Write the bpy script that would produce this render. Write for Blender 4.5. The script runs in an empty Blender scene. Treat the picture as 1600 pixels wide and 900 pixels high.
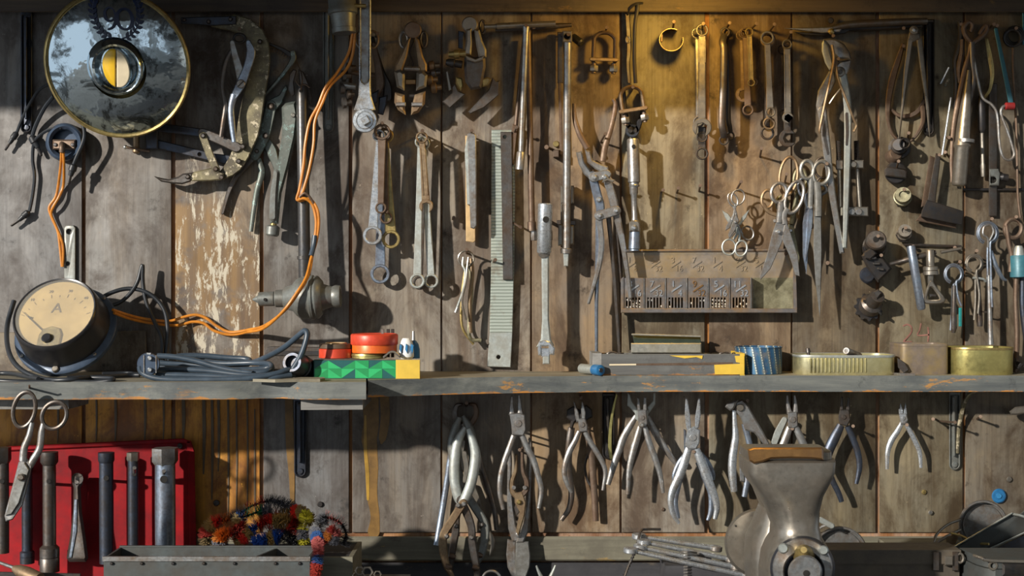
import bpy, bmesh, math, random
from math import sin, cos, pi, radians
from mathutils import Vector, Matrix
from mathutils.geometry import tessellate_polygon

S = bpy.context.scene
COL = S.collection
random.seed(7)
CZ = 1.45                                   # eye height

# ------------------------------------------------------------------ camera, sky, sun, exposure
cam_d = bpy.data.cameras.new('camera')
cam_d.lens = 45.0; cam_d.sensor_width = 36.0
cam_d.clip_start = 0.05
cam = bpy.data.objects.new('camera', cam_d); COL.objects.link(cam)
cam.location = (0, -2.0, CZ); cam.rotation_euler = (radians(90), 0, 0)
S.camera = cam

world = bpy.data.worlds.new('sky'); S.world = world; world.use_nodes = True
wn = world.node_tree.nodes; wl = world.node_tree.links
wn['Background'].inputs['Color'].default_value = (0.80, 0.90, 1.0, 1)
wn['Background'].inputs['Strength'].default_value = 0.8

sun_d = bpy.data.lights.new('sun', 'SUN'); sun_d.energy = 4.6; sun_d.angle = radians(1.6)
sun_d.color = (1.0, 0.93, 0.83)
sun = bpy.data.objects.new('sun', sun_d); COL.objects.link(sun)
sun.location = (-3, -3, 3)
sun.rotation_euler = Vector((0.95, 1.0, -0.44)).to_track_quat('-Z', 'Y').to_euler()

S.view_settings.view_transform = 'Standard'; S.view_settings.look = 'None'
S.view_settings.gamma = 1.0; S.view_settings.use_curve_mapping = False
S.view_settings.exposure = 0.22

# ------------------------------------------------------------------ helpers
DOFF = 0.0                                  # extra distance of a whole thing from the wall
def W(px, py, d=0.0):
    """a spot seen at (px, py) that stands d millimetres out from the plank wall"""
    d += DOFF
    k = (2000.0 - d) / 2.0e6
    return Vector(((px - 800) * k, -d / 1000.0, CZ + (450 - py) * k))

def K(d): return (2000.0 - d - DOFF) / 2.0e6

def cat(pts, n=6, closed=False):
    """Catmull-Rom through tuples of any length"""
    m = len(pts)
    if m < 3 and not closed: 
        if m < 2: return list(pts)
    out = []
    dim = len(pts[0])
    rng = range(m if closed else m - 1)
    for i in rng:
        p1, p2 = pts[i], pts[(i + 1) % m]
        p0 = pts[i - 1] if (i > 0 or closed) else tuple(2 * a - b for a, b in zip(p1, p2))
        p3 = pts[(i + 2) % m] if (i + 2 < m or closed) else tuple(2 * b - a for a, b in zip(p1, p2))
        for j in range(n):
            t = j / n
            out.append(tuple(0.5 * (2 * p1[c] + (p2[c] - p0[c]) * t + (2 * p0[c] - 5 * p1[c] + 4 * p2[c] - p3[c]) * t * t
                       + (3 * p1[c] - p0[c] - 3 * p2[c] + p3[c]) * t ** 3) for c in range(dim)))
    if not closed: out.append(tuple(pts[-1]))
    return out

def area2(p): return sum(p[i][0] * p[(i + 1) % len(p)][1] - p[(i + 1) % len(p)][0] * p[i][1] for i in range(len(p)))

def inset(p, b):
    """move a counter-clockwise loop b inwards"""
    n = len(p); out = []
    for i in range(n):
        a, c, e = p[i - 1], p[i], p[(i + 1) % n]
        u = (c[0] - a[0], c[1] - a[1]); v = (e[0] - c[0], e[1] - c[1])
        lu = math.hypot(*u) or 1e-9; lv = math.hypot(*v) or 1e-9
        n1 = (-u[1] / lu, u[0] / lu); n2 = (-v[1] / lv, v[0] / lv)
        q = max(0.35, 1 + n1[0] * n2[0] + n1[1] * n2[1])
        out.append((c[0] + b * (n1[0] + n2[0]) / q, c[1] + b * (n1[1] + n2[1]) / q))
    return out

def circ(px, py, r, n=24, sq=1.0, rot=0.0, star=0.0):
    pts = []
    for i in range(n):
        a = rot + 2 * pi * i / n
        q = r * (1 - (star if i % 2 else 0))
        pts.append((px + q * cos(a), py + q * sq * sin(a)))
    return pts

class G:
    """collects geometry of ONE mesh"""
    def __init__(s): s.v = []; s.f = []; s.uv = None
    def add(s, vs, fs):
        o = len(s.v); s.v.extend(vs); s.f.extend([[o + i for i in f] for f in fs]); return s
    def plate(s, pts, d0, d1, bev=1.0, holes=(), sm=0):
        """flat piece cut to an outline, from depth d0 to d1, front edge chamfered"""
        F0 = d0 if callable(d0) else (lambda x, y: d0)
        F1 = d1 if callable(d1) else (lambda x, y: d1)
        if sm: pts = cat(pts, sm, True)
        loops = [list(pts)] + [list(h) for h in holes]
        for i, L in enumerate(loops):
            if (area2(L) > 0) != (i == 0): L.reverse()
        vs = []; fs = []; front = []; back = []
        for L in loops:
            n = len(L); I = inset(L, bev) if bev else L
            o = len(vs)
            for (x, y) in I: vs.append(W(x, y, F1(x, y)))
            if bev:
                for (x, y) in L: vs.append(W(x, y, F1(x, y) - min(bev, abs(F1(x, y) - F0(x, y)) * .45)))
            for (x, y) in L: vs.append(W(x, y, F0(x, y)))
            rows = 3 if bev else 2
            for r in range(rows - 1):
                for i in range(n):
                    j = (i + 1) % n
                    fs.append([o + r * n + i, o + r * n + j, o + (r + 1) * n + j, o + (r + 1) * n + i])
            front.append((o, I)); back.append((o + (rows - 1) * n, L))
        for part, flip in ((front, 0), (back, 1)):
            if len(part) == 1:
                o, L = part[0]; fs.append([o + i for i in range(len(L))])
            else:
                idx = [o + i for o, L in part for i in range(len(L))]
                for t in tessellate_polygon([[Vector((x, y, 0)) for x, y in L] for _, L in part]):
                    fs.append([idx[i] for i in t])
        return s.add(vs, fs)
    def box(s, x0, y0, x1, y1, d0, d1, bev=1.0):
        return s.plate([(x0, y0), (x1, y0), (x1, y1), (x0, y1)], d0, d1, bev)
    def bar(s, path, w, d0, d1, bev=1.0, sm=6, ends=(1, 1), holes=()):
        """flat strip along a path; w one width or one for each point"""
        ws = w if isinstance(w, (list, tuple)) else [w] * len(path)
        p = [(a[0], a[1], q) for a, q in zip(path, ws)]
        if sm and len(p) > 2: p = cat(p, sm)
        n = len(p); L = []; R = []
        for i in range(n):
            a = p[max(0, i - 1)]; b = p[min(n - 1, i + 1)]
            dx, dy = b[0] - a[0], b[1] - a[1]; l = math.hypot(dx, dy) or 1e-9
            nx, ny = -dy / l, dx / l; h = p[i][2] / 2
            L.append((p[i][0] + nx * h, p[i][1] + ny * h)); R.append((p[i][0] - nx * h, p[i][1] - ny * h))
        def cap(c, frm, to, rnd):
            if not rnd: return []
            a0 = math.atan2(frm[1] - c[1], frm[0] - c[0]); r = math.hypot(frm[0] - c[0], frm[1] - c[1])
            return [(c[0] + r * cos(a0 - pi * k / 6), c[1] + r * sin(a0 - pi * k / 6)) for k in range(1, 6)]
        out = L + cap(p[-1], L[-1], R[-1], ends[1]) + R[::-1] + cap(p[0], R[0], L[0], ends[0])
        return s.plate(out, d0, d1, bev, holes)
    def tube(s, path, r, seg=8, sm=5, flat=1.0, closed=False):
        """round rod through (px, py, depth) points"""
        rs = r if isinstance(r, (list, tuple)) else [r] * len(path)
        p = [(a[0], a[1], a[2], q) for a, q in zip(path, rs)]
        if sm and (len(p) > 2): p = cat(p, sm, closed)
        P = [W(a, b, c) for a, b, c, _ in p]; R = [q * K(c) for _, _, c, q in p]
        n = len(P); vs = []; fs = []; N = None
        for i in range(n):
            t = (P[(i + 1) % n] - P[i - 1]) if closed else (P[min(n - 1, i + 1)] - P[max(0, i - 1)])
            t = t.normalized() if t.length > 1e-9 else Vector((0, 0, 1))
            if N is None:
                N = Vector((0, 1, 0)) - t * t.y
                if N.length < 1e-3: N = Vector((1, 0, 0))
            N = (N - t * N.dot(t)).normalized(); B = t.cross(N)
            for k in range(seg):
                a = 2 * pi * k / seg
                o = (N * cos(a) + B * sin(a)) * R[i]; o.y *= flat
                vs.append(P[i] + o)
        for i in range(n if closed else n - 1):
            for k in range(seg):
                a, b = i * seg, ((i + 1) % n) * seg; j = (k + 1) % seg
                fs.append([a + k, a + j, b + j, b + k])
        if not closed:
            fs.append(list(range(seg))); fs.append([(n - 1) * seg + k for k in range(seg)])
        return s.add(vs, fs)
    def ring(s, px, py, ro, ri, d0, d1, bev=1.2, n=28, sq=1.0, star=0.0):
        return s.plate(circ(px, py, ro, n, sq), d0, d1, bev, [circ(px, py, ri, 24, sq, 0, star)])
    def cyl(s, px, py, r, d0, d1, bev=1.0, n=20, sq=1.0, rot=0.0):
        return s.plate(circ(px, py, r, n, sq, rot), d0, d1, bev)
    def loop(s, px, py, rx, ry, d, r, rot=0.0, seg=8, n=20, gap=0.0):
        """wire loop facing the room, rx by ry, turned by rot; gap leaves it open"""
        pts = []
        m = n if gap == 0 else n + 1
        for i in range(m):
            a = (2 * pi * i / n) if gap == 0 else gap / 2 + (2 * pi - gap) * i / n
            x, y = rx * cos(a), ry * sin(a)
            pts.append((px + x * cos(rot) - y * sin(rot), py + x * sin(rot) + y * cos(rot), d))
        return s.tube(pts, r, seg, 0, 1.0, gap == 0)
    def lathe(s, A, B, prof, n=20, sq=1.0):
        """turned body between two points; prof = [(share of the way, radius in mm)]"""
        a, b = W(*A), W(*B); ax = (b - a); t = ax.normalized()
        N = Vector((0, 1, 0)) - t * t.y
        if A[0] == B[0] and A[1] == B[1]: N = Vector((1, 0, 0)); M = Vector((0, 0, 1))
        else:
            N = N.normalized(); M = t.cross(N)
        vs = []; fs = []
        for (q, r) in prof:
            c = a + ax * q
            kk = K(A[2] + (B[2] - A[2]) * q)
            for i in range(n):
                g = 2 * pi * i / n
                vs.append(c + (N * cos(g) + M * sin(g) * sq) * max(r, .02) * kk)
        for i in range(len(prof) - 1):
            for j in range(n):
                k = (j + 1) % n
                fs.append([i * n + j, i * n + k, (i + 1) * n + k, (i + 1) * n + j])
        fs.append(list(range(n))); fs.append([(len(prof) - 1) * n + j for j in range(n)])
        return s.add(vs, fs)
    def ball(s, px, py, d, r, n=12, sq=1.0):
        pr = [(0.5 - 0.5 * cos(pi * i / 8), r * sin(pi * i / 8)) for i in range(9)]
        return s.lathe((px, py + r * sq, d), (px, py - r * sq, d), pr, n)
    def text(s, txt, px, py, size, d, th=0.6, rot=0.0, sx=1.0):
        c = bpy.data.curves.new('lettering', 'FONT'); c.body = txt; c.align_x = 'CENTER'; c.align_y = 'CENTER'
        c.size = 1.0; c.extrude = 0.0; c.resolution_u = 3
        o = bpy.data.objects.new('lettering', c); COL.objects.link(o)
        dg = bpy.context.evaluated_depsgraph_get(); me = o.evaluated_get(dg).to_mesh()
        vs = [v.co.copy() for v in me.vertices]; fs = [list(p.vertices) for p in me.polygons]
        edges = {}
        for f in fs:
            for i in range(len(f)): edges.setdefault(frozenset((f[i], f[(i + 1) % len(f)])), []).append(1)
        out = []; n = len(vs)
        for dd in (d + th, d - .3):
            for v in vs:
                x, y = v.x * size * sx, -v.y * size
                out.append(W(px + x * cos(rot) - y * sin(rot), py + x * sin(rot) + y * cos(rot), dd))
        side = [[*e][0:2] + [[*e][1] + n, [*e][0] + n] for e, c_ in edges.items() if len(c_) == 1]
        s.add(out, fs + side)
        bpy.data.objects.remove(o); bpy.data.curves.remove(c)
        return s
    def mesh(s, name, origin):
        me = bpy.data.meshes.new(name)
        me.from_pydata([v - origin for v in s.v], [], s.f)
        bm = bmesh.new(); bm.from_mesh(me); bmesh.ops.recalc_face_normals(bm, faces=bm.faces); bm.to_mesh(me); bm.free()
        me.shade_smooth(); me.set_sharp_from_angle(angle=radians(38))
        return me
    def part(s, name, mat, parent, label=None, stuff=False):
        r = parent
        org = ORG[parent.name]
        me = s.mesh(name, org); o = bpy.data.objects.new(name, me); COL.objects.link(o)
        mats = mat if isinstance(mat, (list, tuple)) else [mat]
        for m in mats: me.materials.append(M[m])
        o.parent = r; ORG[o.name] = org
        if label: o['label'] = label
        if stuff: o['kind'] = 'stuff'
        return o
    def thing(s, name, mat, label, catg, group=None, kind=None):
        c = sum(s.v, Vector()) / len(s.v); lo = min(v.z for v in s.v); c.z = lo
        me = s.mesh(name, c); o = bpy.data.objects.new(name, me); COL.objects.link(o); o.location = c
        me.materials.append(M[mat]); ORG[o.name] = c
        if kind: o['kind'] = kind
        else: o['label'] = label; o['category'] = catg
        if group: o['group'] = group
        return o

ORG = {}
def T(name, label, catg, px, py, d=0, group=None):
    o = bpy.data.objects.new(name, None); COL.objects.link(o)
    o.location = W(px, py, d); o.empty_display_size = .02; ORG[o.name] = o.location.copy()
    o['label'] = label; o['category'] = catg
    if group: o['group'] = group
    return o

def copy_tree(o, dv, label, parent=None):
    c = o.copy(); COL.objects.link(c); ORG[c.name] = ORG[o.name]
    if parent is None:
        c.location = o.location + dv; c['label'] = label
    else: c.parent = parent
    for ch in list(o.children): copy_tree(ch, dv, label, c)
    return c

# ------------------------------------------------------------------ materials
M = {}
def mat(name):
    m = bpy.data.materials.new(name); m.use_nodes = True; M[name] = m
    nt = m.node_tree; b = nt.nodes['Principled BSDF']
    return m, nt, b
def node(nt, t, **kw):
    n = nt.nodes.new(t)
    for k, v in kw.items():
        if k in n.inputs: n.inputs[k].default_value = v
        else: setattr(n, k, v)
    return n
def ramp(nt, fac, stops, interp='LINEAR'):
    r = nt.nodes.new('ShaderNodeValToRGB'); r.color_ramp.interpolation = interp
    e = r.color_ramp.elements
    while len(e) < len(stops): e.new(0.5)
    for q, (p, c) in zip(e, stops):
        q.position = p; q.color = (*c, 1) if len(c) == 3 else c
    nt.links.new(fac, r.inputs['Fac']); return r.outputs['Color']
def mix(nt, fac, a, b, mode='MIX'):
    n = nt.nodes.new('ShaderNodeMix'); n.data_type = 'RGBA'; n.blend_type = mode
    def put(sock, v):
        if isinstance(v, (int, float)): sock.default_value = v
        elif isinstance(v, tuple): sock.default_value = (*v, 1) if len(v) == 3 else v
        else: nt.links.new(v, sock)
    put(n.inputs[0], fac); put(n.inputs[6], a); put(n.inputs[7], b)
    return n.outputs[2]
def noise(nt, vec, scale, detail=5, rough=.6, dist=0.0):
    n = node(nt, 'ShaderNodeTexNoise', Scale=scale, Detail=detail, Roughness=rough, Distortion=dist)
    nt.links.new(vec, n.inputs['Vector']); return n.outputs['Fac']
def objco(nt, scale=(1, 1, 1), kind='Object', loc=(0, 0, 0)):
    t = nt.nodes.new('ShaderNodeTexCoord'); mp = nt.nodes.new('ShaderNodeMapping')
    mp.inputs['Scale'].default_value = scale; mp.inputs['Location'].default_value = loc
    nt.links.new(t.outputs[kind], mp.inputs['Vector']); return mp.outputs['Vector']
def bump(nt, b, h, strength=.3, dist=.001):
    n = node(nt, 'ShaderNodeBump', Strength=strength, Distance=dist)
    nt.links.new(h, n.inputs['Height']); nt.links.new(n.outputs['Normal'], b.inputs['Normal'])
BL, WH = (0, 0, 0), (1, 1, 1)

def metal(name, col, rust, amt=.45, rough=.38, metallic=.9, sc=55, bmp=.11, spot=None):
    """worn metal: bare colour, grime or rust in patches, fine scratches"""
    m, nt, b = mat(name); v = objco(nt)
    n1 = noise(nt, v, sc, 8, .7); n2 = noise(nt, v, sc * 5, 5, .7)
    f = ramp(nt, n1, [(max(0, .62 - amt * .55), BL), (min(1, .80 - amt * .3), WH)])
    dark = tuple(c * .74 for c in col)
    c0 = mix(nt, ramp(nt, n2, [(.30, BL), (.66, WH)]), dark, col)
    c = mix(nt, f, c0, rust)
    if spot:
        n3 = noise(nt, v, sc * 2.2, 6, .75)
        c = mix(nt, ramp(nt, n3, [(.56, BL), (.60, WH)]), c, spot)
    nt.links.new(c, b.inputs['Base Color'])
    met = ramp(nt, n1, [(.3, (metallic,) * 3), (.8, (metallic * .6,) * 3)])
    nt.links.new(met, b.inputs['Metallic'])
    r = ramp(nt, n2, [(.25, (max(.05, rough - .06),) * 3), (.75, (min(1, rough + .14),) * 3)])
    nt.links.new(r, b.inputs['Roughness'])
    if bmp: bump(nt, b, n2, bmp, .00028)
    return m
metal('steel_bright', (.62, .66, .70), (.30, .26, .21), .28, .26)
metal('steel', (.42, .43, .43), (.20, .15, .11), .42, .34)
metal('steel_blue', (.33, .40, .50), (.16, .15, .16), .38, .30)
metal('steel_pale', (.55, .60, .58), (.36, .36, .32), .45, .42, .75)
metal('steel_dark', (.16, .155, .15), (.10, .07, .05), .5, .38)
metal('iron_black', (.055, .057, .064), (.06, .048, .038), .5, .42, .8)
metal('iron_blue', (.07, .09, .13), (.05, .045, .045), .5, .36, .8)
metal('rust_brown', (.22, .165, .125), (.12, .075, .05), .55, .5, .75)
metal('rust_warm', (.38, .28, .17), (.19, .12, .07), .5, .42, .8)
metal('brass_old', (.55, .42, .16), (.24, .18, .08), .45, .34, .9)
metal('tin_gold', (.62, .56, .22), (.36, .32, .12), .40, .30, .92, 30)
metal('olive_mottle', (.34, .30, .17), (.10, .085, .06), .62, .5, .55, 40, .4, (.48, .42, .30))
metal('green_patina', (.20, .205, .185), (.11, .13, .115), .6, .45, .75, 50, .4, (.22, .30, .28))
metal('grey_paint', (.23, .25, .24), (.15, .14, .12), .45, .4, .5)
metal('pipe_grey', (.10, .105, .115), (.075, .068, .06), .5, .36, .8)
metal('steel_worn', (.36, .335, .29), (.21, .18, .145), .5, .30, .88, 22)
metal('tray_grey', (.105, .125, .13), (.075, .072, .065), .55, .5, .6, 20)
metal('box_brown', (.11, .095, .08), (.15, .125, .09), .35, .5, .5, 20)
metal('tin_back', (.36, .31, .26), (.36, .25, .11), .38, .42, .7, 16)
metal('tin_dark', (.23, .22, .22), (.26, .16, .07), .35, .4, .7, 30)
metal('tin_stain', (.40, .38, .25), (.10, .09, .05), .55, .42, .6, 45)
metal('file_green', (.42, .47, .42), (.30, .32, .27), .5, .5, .5, 40)
metal('red_board', (.36, .006, .010), (.13, .006, .010), .50, .62, .0, 11, .15, None)
metal('red_tin', (.72, .07, .03), (.45, .05, .02), .35, .35, .1, 30, .1)
metal('orange_tin', (.80, .17, .02), (.62, .09, .02), .35, .35, .1, 30, .1)
metal('teal_tape', (.02, .30, .30), (.02, .20, .20), .3, .5, 0)
metal('cyan_paint', (.045, .17, .22), (.04, .12, .15), .3, .4, .1)
metal('tin_silver', (.60, .58, .50), (.36, .33, .25), .45, .36, .9, 30)
metal('tin_pale', (.74, .70, .44), (.52, .47, .22), .42, .30, .9, 22)
metal('brown_tin', (.26, .21, .17), (.30, .22, .09), .35, .5, .55, 24)
metal('blade_mottle', (.40, .41, .40), (.16, .15, .13), .5, .40, .8, 40)
metal('copper_jaw', (.42, .23, .085), (.20, .11, .05), .40, .32, .9, 25)

def plain(name, col, rough=.5, metallic=0.0, var=.25, sc=60, bmp=0.0, coat=0.0):
    m, nt, b = mat(name); v = objco(nt); n = noise(nt, v, sc, 6, .65)
    c = ramp(nt, n, [(.3, tuple(x * (1 - var) for x in col)), (.7, tuple(min(1, x * (1 + var)) for x in col))])
    nt.links.new(c, b.inputs['Base Color']); b.inputs['Roughness'].default_value = rough
    b.inputs['Metallic'].default_value = metallic
    if coat: b.inputs['Coat Weight'].default_value = coat
    if bmp: bump(nt, b, n, bmp, .0008)
    return m
plain('green_black', (.035, .05, .035), .5, .3)
plain('black_rubber', (.020, .022, .026), .42)
plain('blue_rubber', (.035, .060, .085), .38)
plain('cable_blue', (.040, .060, .085), .36)
plain('cable_black', (.016, .020, .026), .40)
plain('wire_orange', (.55, .20, .02), .42)
plain('bakelite', (.022, .022, .025), .30)
plain('bakelite_blue', (.05, .075, .12), .34, .2)
plain('dial_cream', (.43, .30, .115), .55, 0, .30, 14)
plain('ink', (.02, .017, .015), .6)
plain('ink_brown', (.10, .07, .04), .6)
plain('ink_navy', (.008, .016, .05), .35)
plain('yellow_enamel', (.72, .44, .015), .35, 0, .12, 40, 0, .3)
plain('cream_enamel', (.66, .57, .40), .4, 0, .10)
plain('green_print', (.010, .25, .075), .42, 0, .1)
plain('green_light', (.022, .40, .13), .42, 0, .1)
plain('teal_print', (.008, .085, .085), .42, 0, .1)
plain('yellow_card', (.62, .42, .05), .55, 0, .15, 30)
plain('white_plastic', (.75, .76, .74), .35, 0, .06)
plain('blue_plastic', (.03, .17, .36), .35)
plain('blue_cap', (.02, .13, .30), .35)
plain('tape_cream', (.52, .36, .18), .6)
plain('tape_brown', (.10, .065, .04), .5)
plain('silver_bead', (.75, .74, .70), .25, .9, .1)
plain('white_bead', (.80, .78, .70), .35, 0, .1)
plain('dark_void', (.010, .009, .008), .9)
plain('dust', (.20, .17, .12), .95, 0, .4, 200, .6)
plain('red_plastic', (.22, .02, .02), .4)
plain('bristle_red', (.42, .045, .03), .7); plain('bristle_blue', (.03, .10, .30), .7)
plain('bristle_green', (.02, .20, .09), .7); plain('bristle_yellow', (.50, .46, .03), .7)
plain('bristle_grey', (.12, .125, .15), .7); plain('bristle_tan', (.30, .22, .10), .7)
plain('bristle_orange', (.55, .19, .03), .7); plain('bristle_pink', (.50, .13, .12), .7)
plain('faded_red', (.24, .11, .085), .8, 0, .35, 90)
plain('resin', (.165, .09, .022), .5, 0, .5, 30)
plain('resin_gold', (.34, .20, .03), .4, 0, .35, 30)
plain('plaster', (.55, .54, .52), .9, 0, .15, 6)
plain('concrete', (.16, .15, .14), .9, 0, .25, 5)
plain('frame_dark', (.06, .05, .045), .6)

def chrome():
    m, nt, b = mat('chrome'); v = objco(nt)
    n1 = noise(nt, v, 22, 7, .72, .6); n2 = noise(nt, v, 140, 4, .6)
    c = mix(nt, ramp(nt, n1, [(.52, BL), (.60, WH)]), (.52, .62, .68), (.10, .115, .12))
    nt.links.new(c, b.inputs['Base Color']); b.inputs['Metallic'].default_value = 1.0
    nt.links.new(ramp(nt, n1, [(.45, (.06,) * 3), (.62, (.28,) * 3)]), b.inputs['Roughness'])
    bump(nt, b, noise(nt, v, 26, 3, .5), .32, .006)
chrome()
M['red_board'].node_tree.nodes['Principled BSDF'].inputs['Specular IOR Level'].default_value = .18

def plank(name, base, dark, fresh, streak=.35, peel=0.0, grey=(.30, .31, .31), tint=None):
    """weathered plank: long vertical grain, dirt, patches of bare wood, flaked paint"""
    q_ = .66 if name in ('plank_ash', 'plank_grey') else .80 if name not in ('plank_orange', 'groove_wood') else 1.0
    base = tuple(x * q_ for x in base); dark = tuple(x * q_ for x in dark); fresh = tuple(x * q_ for x in fresh); grey = tuple(x * q_ for x in grey)
    m, nt, b = mat(name); seed = sum(map(ord, name)) % 97 * .731
    v = objco(nt, (1, 1, 1), 'Object', (seed, seed * .7, seed * .3)); g = objco(nt, (38, 38, 1.3), 'Object', (seed, 0, seed))
    f = objco(nt, (260, 260, 6), 'Object', (seed, 0, seed)); w = objco(nt, (9, 9, 1.1), 'Object', (seed, 0, seed))
    grain = noise(nt, g, 1.0, 7, .68, .25); fine = noise(nt, f, 1.0, 4, .7)
    big = noise(nt, v, 5.5, 6, .62); mid = noise(nt, v, 26, 7, .7); stk = noise(nt, w, 1.6, 5, .6)
    c = mix(nt, ramp(nt, grain, [(.22, BL), (.66, WH)]), mix(nt, .45, dark, base), base)
    c = mix(nt, ramp(nt, big, [(.36, BL), (.64, WH)]), c, mix(nt, .55, c, grey))
    c = mix(nt, ramp(nt, stk, [(.66 - streak * .35, BL), (.78 - streak * .2, WH)]), c, mix(nt, .6, c, fresh))
    drip = noise(nt, objco(nt, (17, 17, 2.6), 'Object', (seed * 3, 0, seed)), 1.0, 7, .66, .5)
    c = mix(nt, ramp(nt, drip, [(.47, BL), (.64, (.9,) * 3)]), c, tuple(x * y for x, y in zip(dark, (1.0, .92, .82))))
    blot = noise(nt, objco(nt, (1, 1, .6), 'Object', (seed, 5, seed)), 15, 8, .72, .4)
    c = mix(nt, ramp(nt, blot, [(.47, BL), (.62, (.9,) * 3)]), c, tuple(x * y for x, y in zip(dark, (.66, .58, .50))))
    c = mix(nt, ramp(nt, blot, [(.30, (.7,) * 3), (.44, BL)]), c, tuple(min(1, x * 1.28) for x in base))
    c = mix(nt, ramp(nt, mid, [(.60, BL), (.72, WH)]), c, tuple(x * .40 for x in dark))
    c = mix(nt, ramp(nt, fine, [(.28, (.45,) * 3), (.52, BL)]), c, tuple(x * .6 for x in dark))
    v2 = objco(nt, (1, 1, 1), 'Object', (seed * 2, 3, seed))
    sp = noise(nt, v2, 85, 6, .75)
    c = mix(nt, ramp(nt, sp, [(.685, BL), (.70, WH)]), c, tuple(min(1, x * 1.75) for x in base))
    c = mix(nt, ramp(nt, sp, [(.285, WH), (.30, BL)]), c, tuple(x * .22 for x in dark))
    if peel:
        pv = objco(nt, (85, 85, 24), 'Object', (seed, 0, 1.0))
        pn = noise(nt, pv, 1.0, 8, .75, .4)
        pz = objco(nt); sx = nt.nodes.new('ShaderNodeSeparateXYZ'); nt.links.new(pz, sx.inputs[0])
        up = noise(nt, v, 9, 5, .6)
        add = nt.nodes.new('ShaderNodeMath'); add.operation = 'MULTIPLY_ADD'
        nt.links.new(sx.outputs['Z'], add.inputs[0]); add.inputs[1].default_value = -2.2; ad2 = nt.nodes.new('ShaderNodeMath'); ad2.operation = 'ADD'; nt.links.new(up, ad2.inputs[0]); ad2.inputs[1].default_value = 3.60; nt.links.new(ad2.outputs[0], add.inputs[2])
        zone = ramp(nt, add.outputs[0], [(.50, BL), (.66, WH)])
        br = mix(nt, ramp(nt, noise(nt, g, 1.3, 5, .6), [(.35, BL), (.66, WH)]), (.105, .068, .042), (.26, .155, .058))
        c = mix(nt, mix(nt, 1.0, zone, ramp(nt, noise(nt, v, 14, 5, .65), [(.40, BL), (.52, WH)]), 'MULTIPLY'), c, br)
        c = mix(nt, mix(nt, 1.0, zone, ramp(nt, pn, [(.53, BL), (.565, WH)]), 'MULTIPLY'), c, (.50, .45, .35))
    nt.links.new(c, b.inputs['Base Color'])
    nt.links.new(ramp(nt, mid, [(.3, (.50,) * 3), (.7, (.75,) * 3)]), b.inputs['Roughness'])
    h = mix(nt, .5, grain, fine)
    bump(nt, b, mix(nt, .5, h, blot), .35, .0012)
plank('plank_grey', (.27, .235, .195), (.115, .093, .078), (.32, .235, .14), .25)
plank('plank_ash', (.25, .235, .22), (.11, .098, .095), (.26, .21, .16), .18, 0, (.25, .27, .29))
plank('plank_peel', (.27, .235, .195), (.12, .095, .08), (.33, .20, .07), .35, 1.0)
plank('plank_tan', (.325, .265, .185), (.14, .105, .078), (.36, .25, .14), .30)
plank('plank_brown', (.30, .205, .11), (.12, .078, .045), (.36, .21, .07), .45, 0, (.24, .21, .18))
plank('plank_olive', (.29, .24, .150), (.115, .085, .048), (.30, .23, .12), .30, 0, (.24, .24, .20))
plank('plank_dark', (.235, .185, .118), (.095, .066, .040), (.26, .17, .07), .30, 0, (.17, .17, .16))
plank('plank_orange', (.60, .28, .025), (.25, .09, .010), (.62, .31, .05), .4, 0, (.52, .24, .03))
plank('plank_honey', (.36, .245, .13), (.17, .105, .055), (.40, .24, .09), .4, 0, (.30, .27, .22))
plank('groove_wood', (.36, .15, .03), (.20, .075, .015), (.42, .20, .04), .4)

def board(name, base, dark, edge, amt=.4, lip=False):
    """painted shelf board, long way grain, paint rubbed off"""
    m, nt, b = mat(name)
    g = objco(nt, (2.2, 40, 40)); v = objco(nt); p = objco(nt, (7, 26, 26))
    grain = noise(nt, g, 1.0, 7, .7, .3); mid = noise(nt, v, 30, 7, .7); pt = noise(nt, p, 1.5, 7, .72)
    c = mix(nt, ramp(nt, grain, [(.35, BL), (.62, WH)]), dark, base)
    c = mix(nt, ramp(nt, pt, [(.70 - amt * .22, BL), (.73 - amt * .2, WH)]), c, edge)
    if lip:
        sx = nt.nodes.new('ShaderNodeSeparateXYZ'); nt.links.new(objco(nt), sx.inputs[0])
        ma = nt.nodes.new('ShaderNodeMath'); ma.operation = 'MULTIPLY_ADD'; nt.links.new(sx.outputs['Z'], ma.inputs[0]); ma.inputs[1].default_value = -52.0
        nt.links.new(noise(nt, objco(nt, (14, 14, 40)), 1.5, 6, .7), ma.inputs[2])
        c = mix(nt, ramp(nt, ma.outputs[0], [(.43, BL), (.50, WH)]), c, (.42, .18, .035))
    c = mix(nt, ramp(nt, mid, [(.60, BL), (.75, WH)]), c, tuple(x * .5 for x in dark))
    blo = noise(nt, v, 12, 7, .72); c = mix(nt, ramp(nt, blo, [(.50, BL), (.66, (.8,) * 3)]), c, dark)
    nt.links.new(c, b.inputs['Base Color']); b.inputs['Roughness'].default_value = .7
    bump(nt, b, mix(nt, .5, grain, mid), .5, .002)
board('shelf_paint', (.17, .18, .165), (.065, .074, .078), (.36, .19, .06), .40, True)
board('shelf_dust', (.27, .245, .18), (.16, .14, .10), (.34, .28, .18), .4)
board('dark_board', (.09, .065, .04), (.035, .025, .02), (.17, .10, .03), .3)
board('olive_board', (.21, .20, .145), (.11, .10, .075), (.40, .26, .07), .35)
board('grey_offcut', (.27, .265, .25), (.13, .125, .115), (.30, .24, .18), .2)
board('box_wood', (.14, .145, .14), (.075, .075, .075), (.42, .19, .025), .36, True)
board('black_wood', (.05, .05, .055), (.025, .025, .03), (.09, .075, .06), .3)

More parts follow.
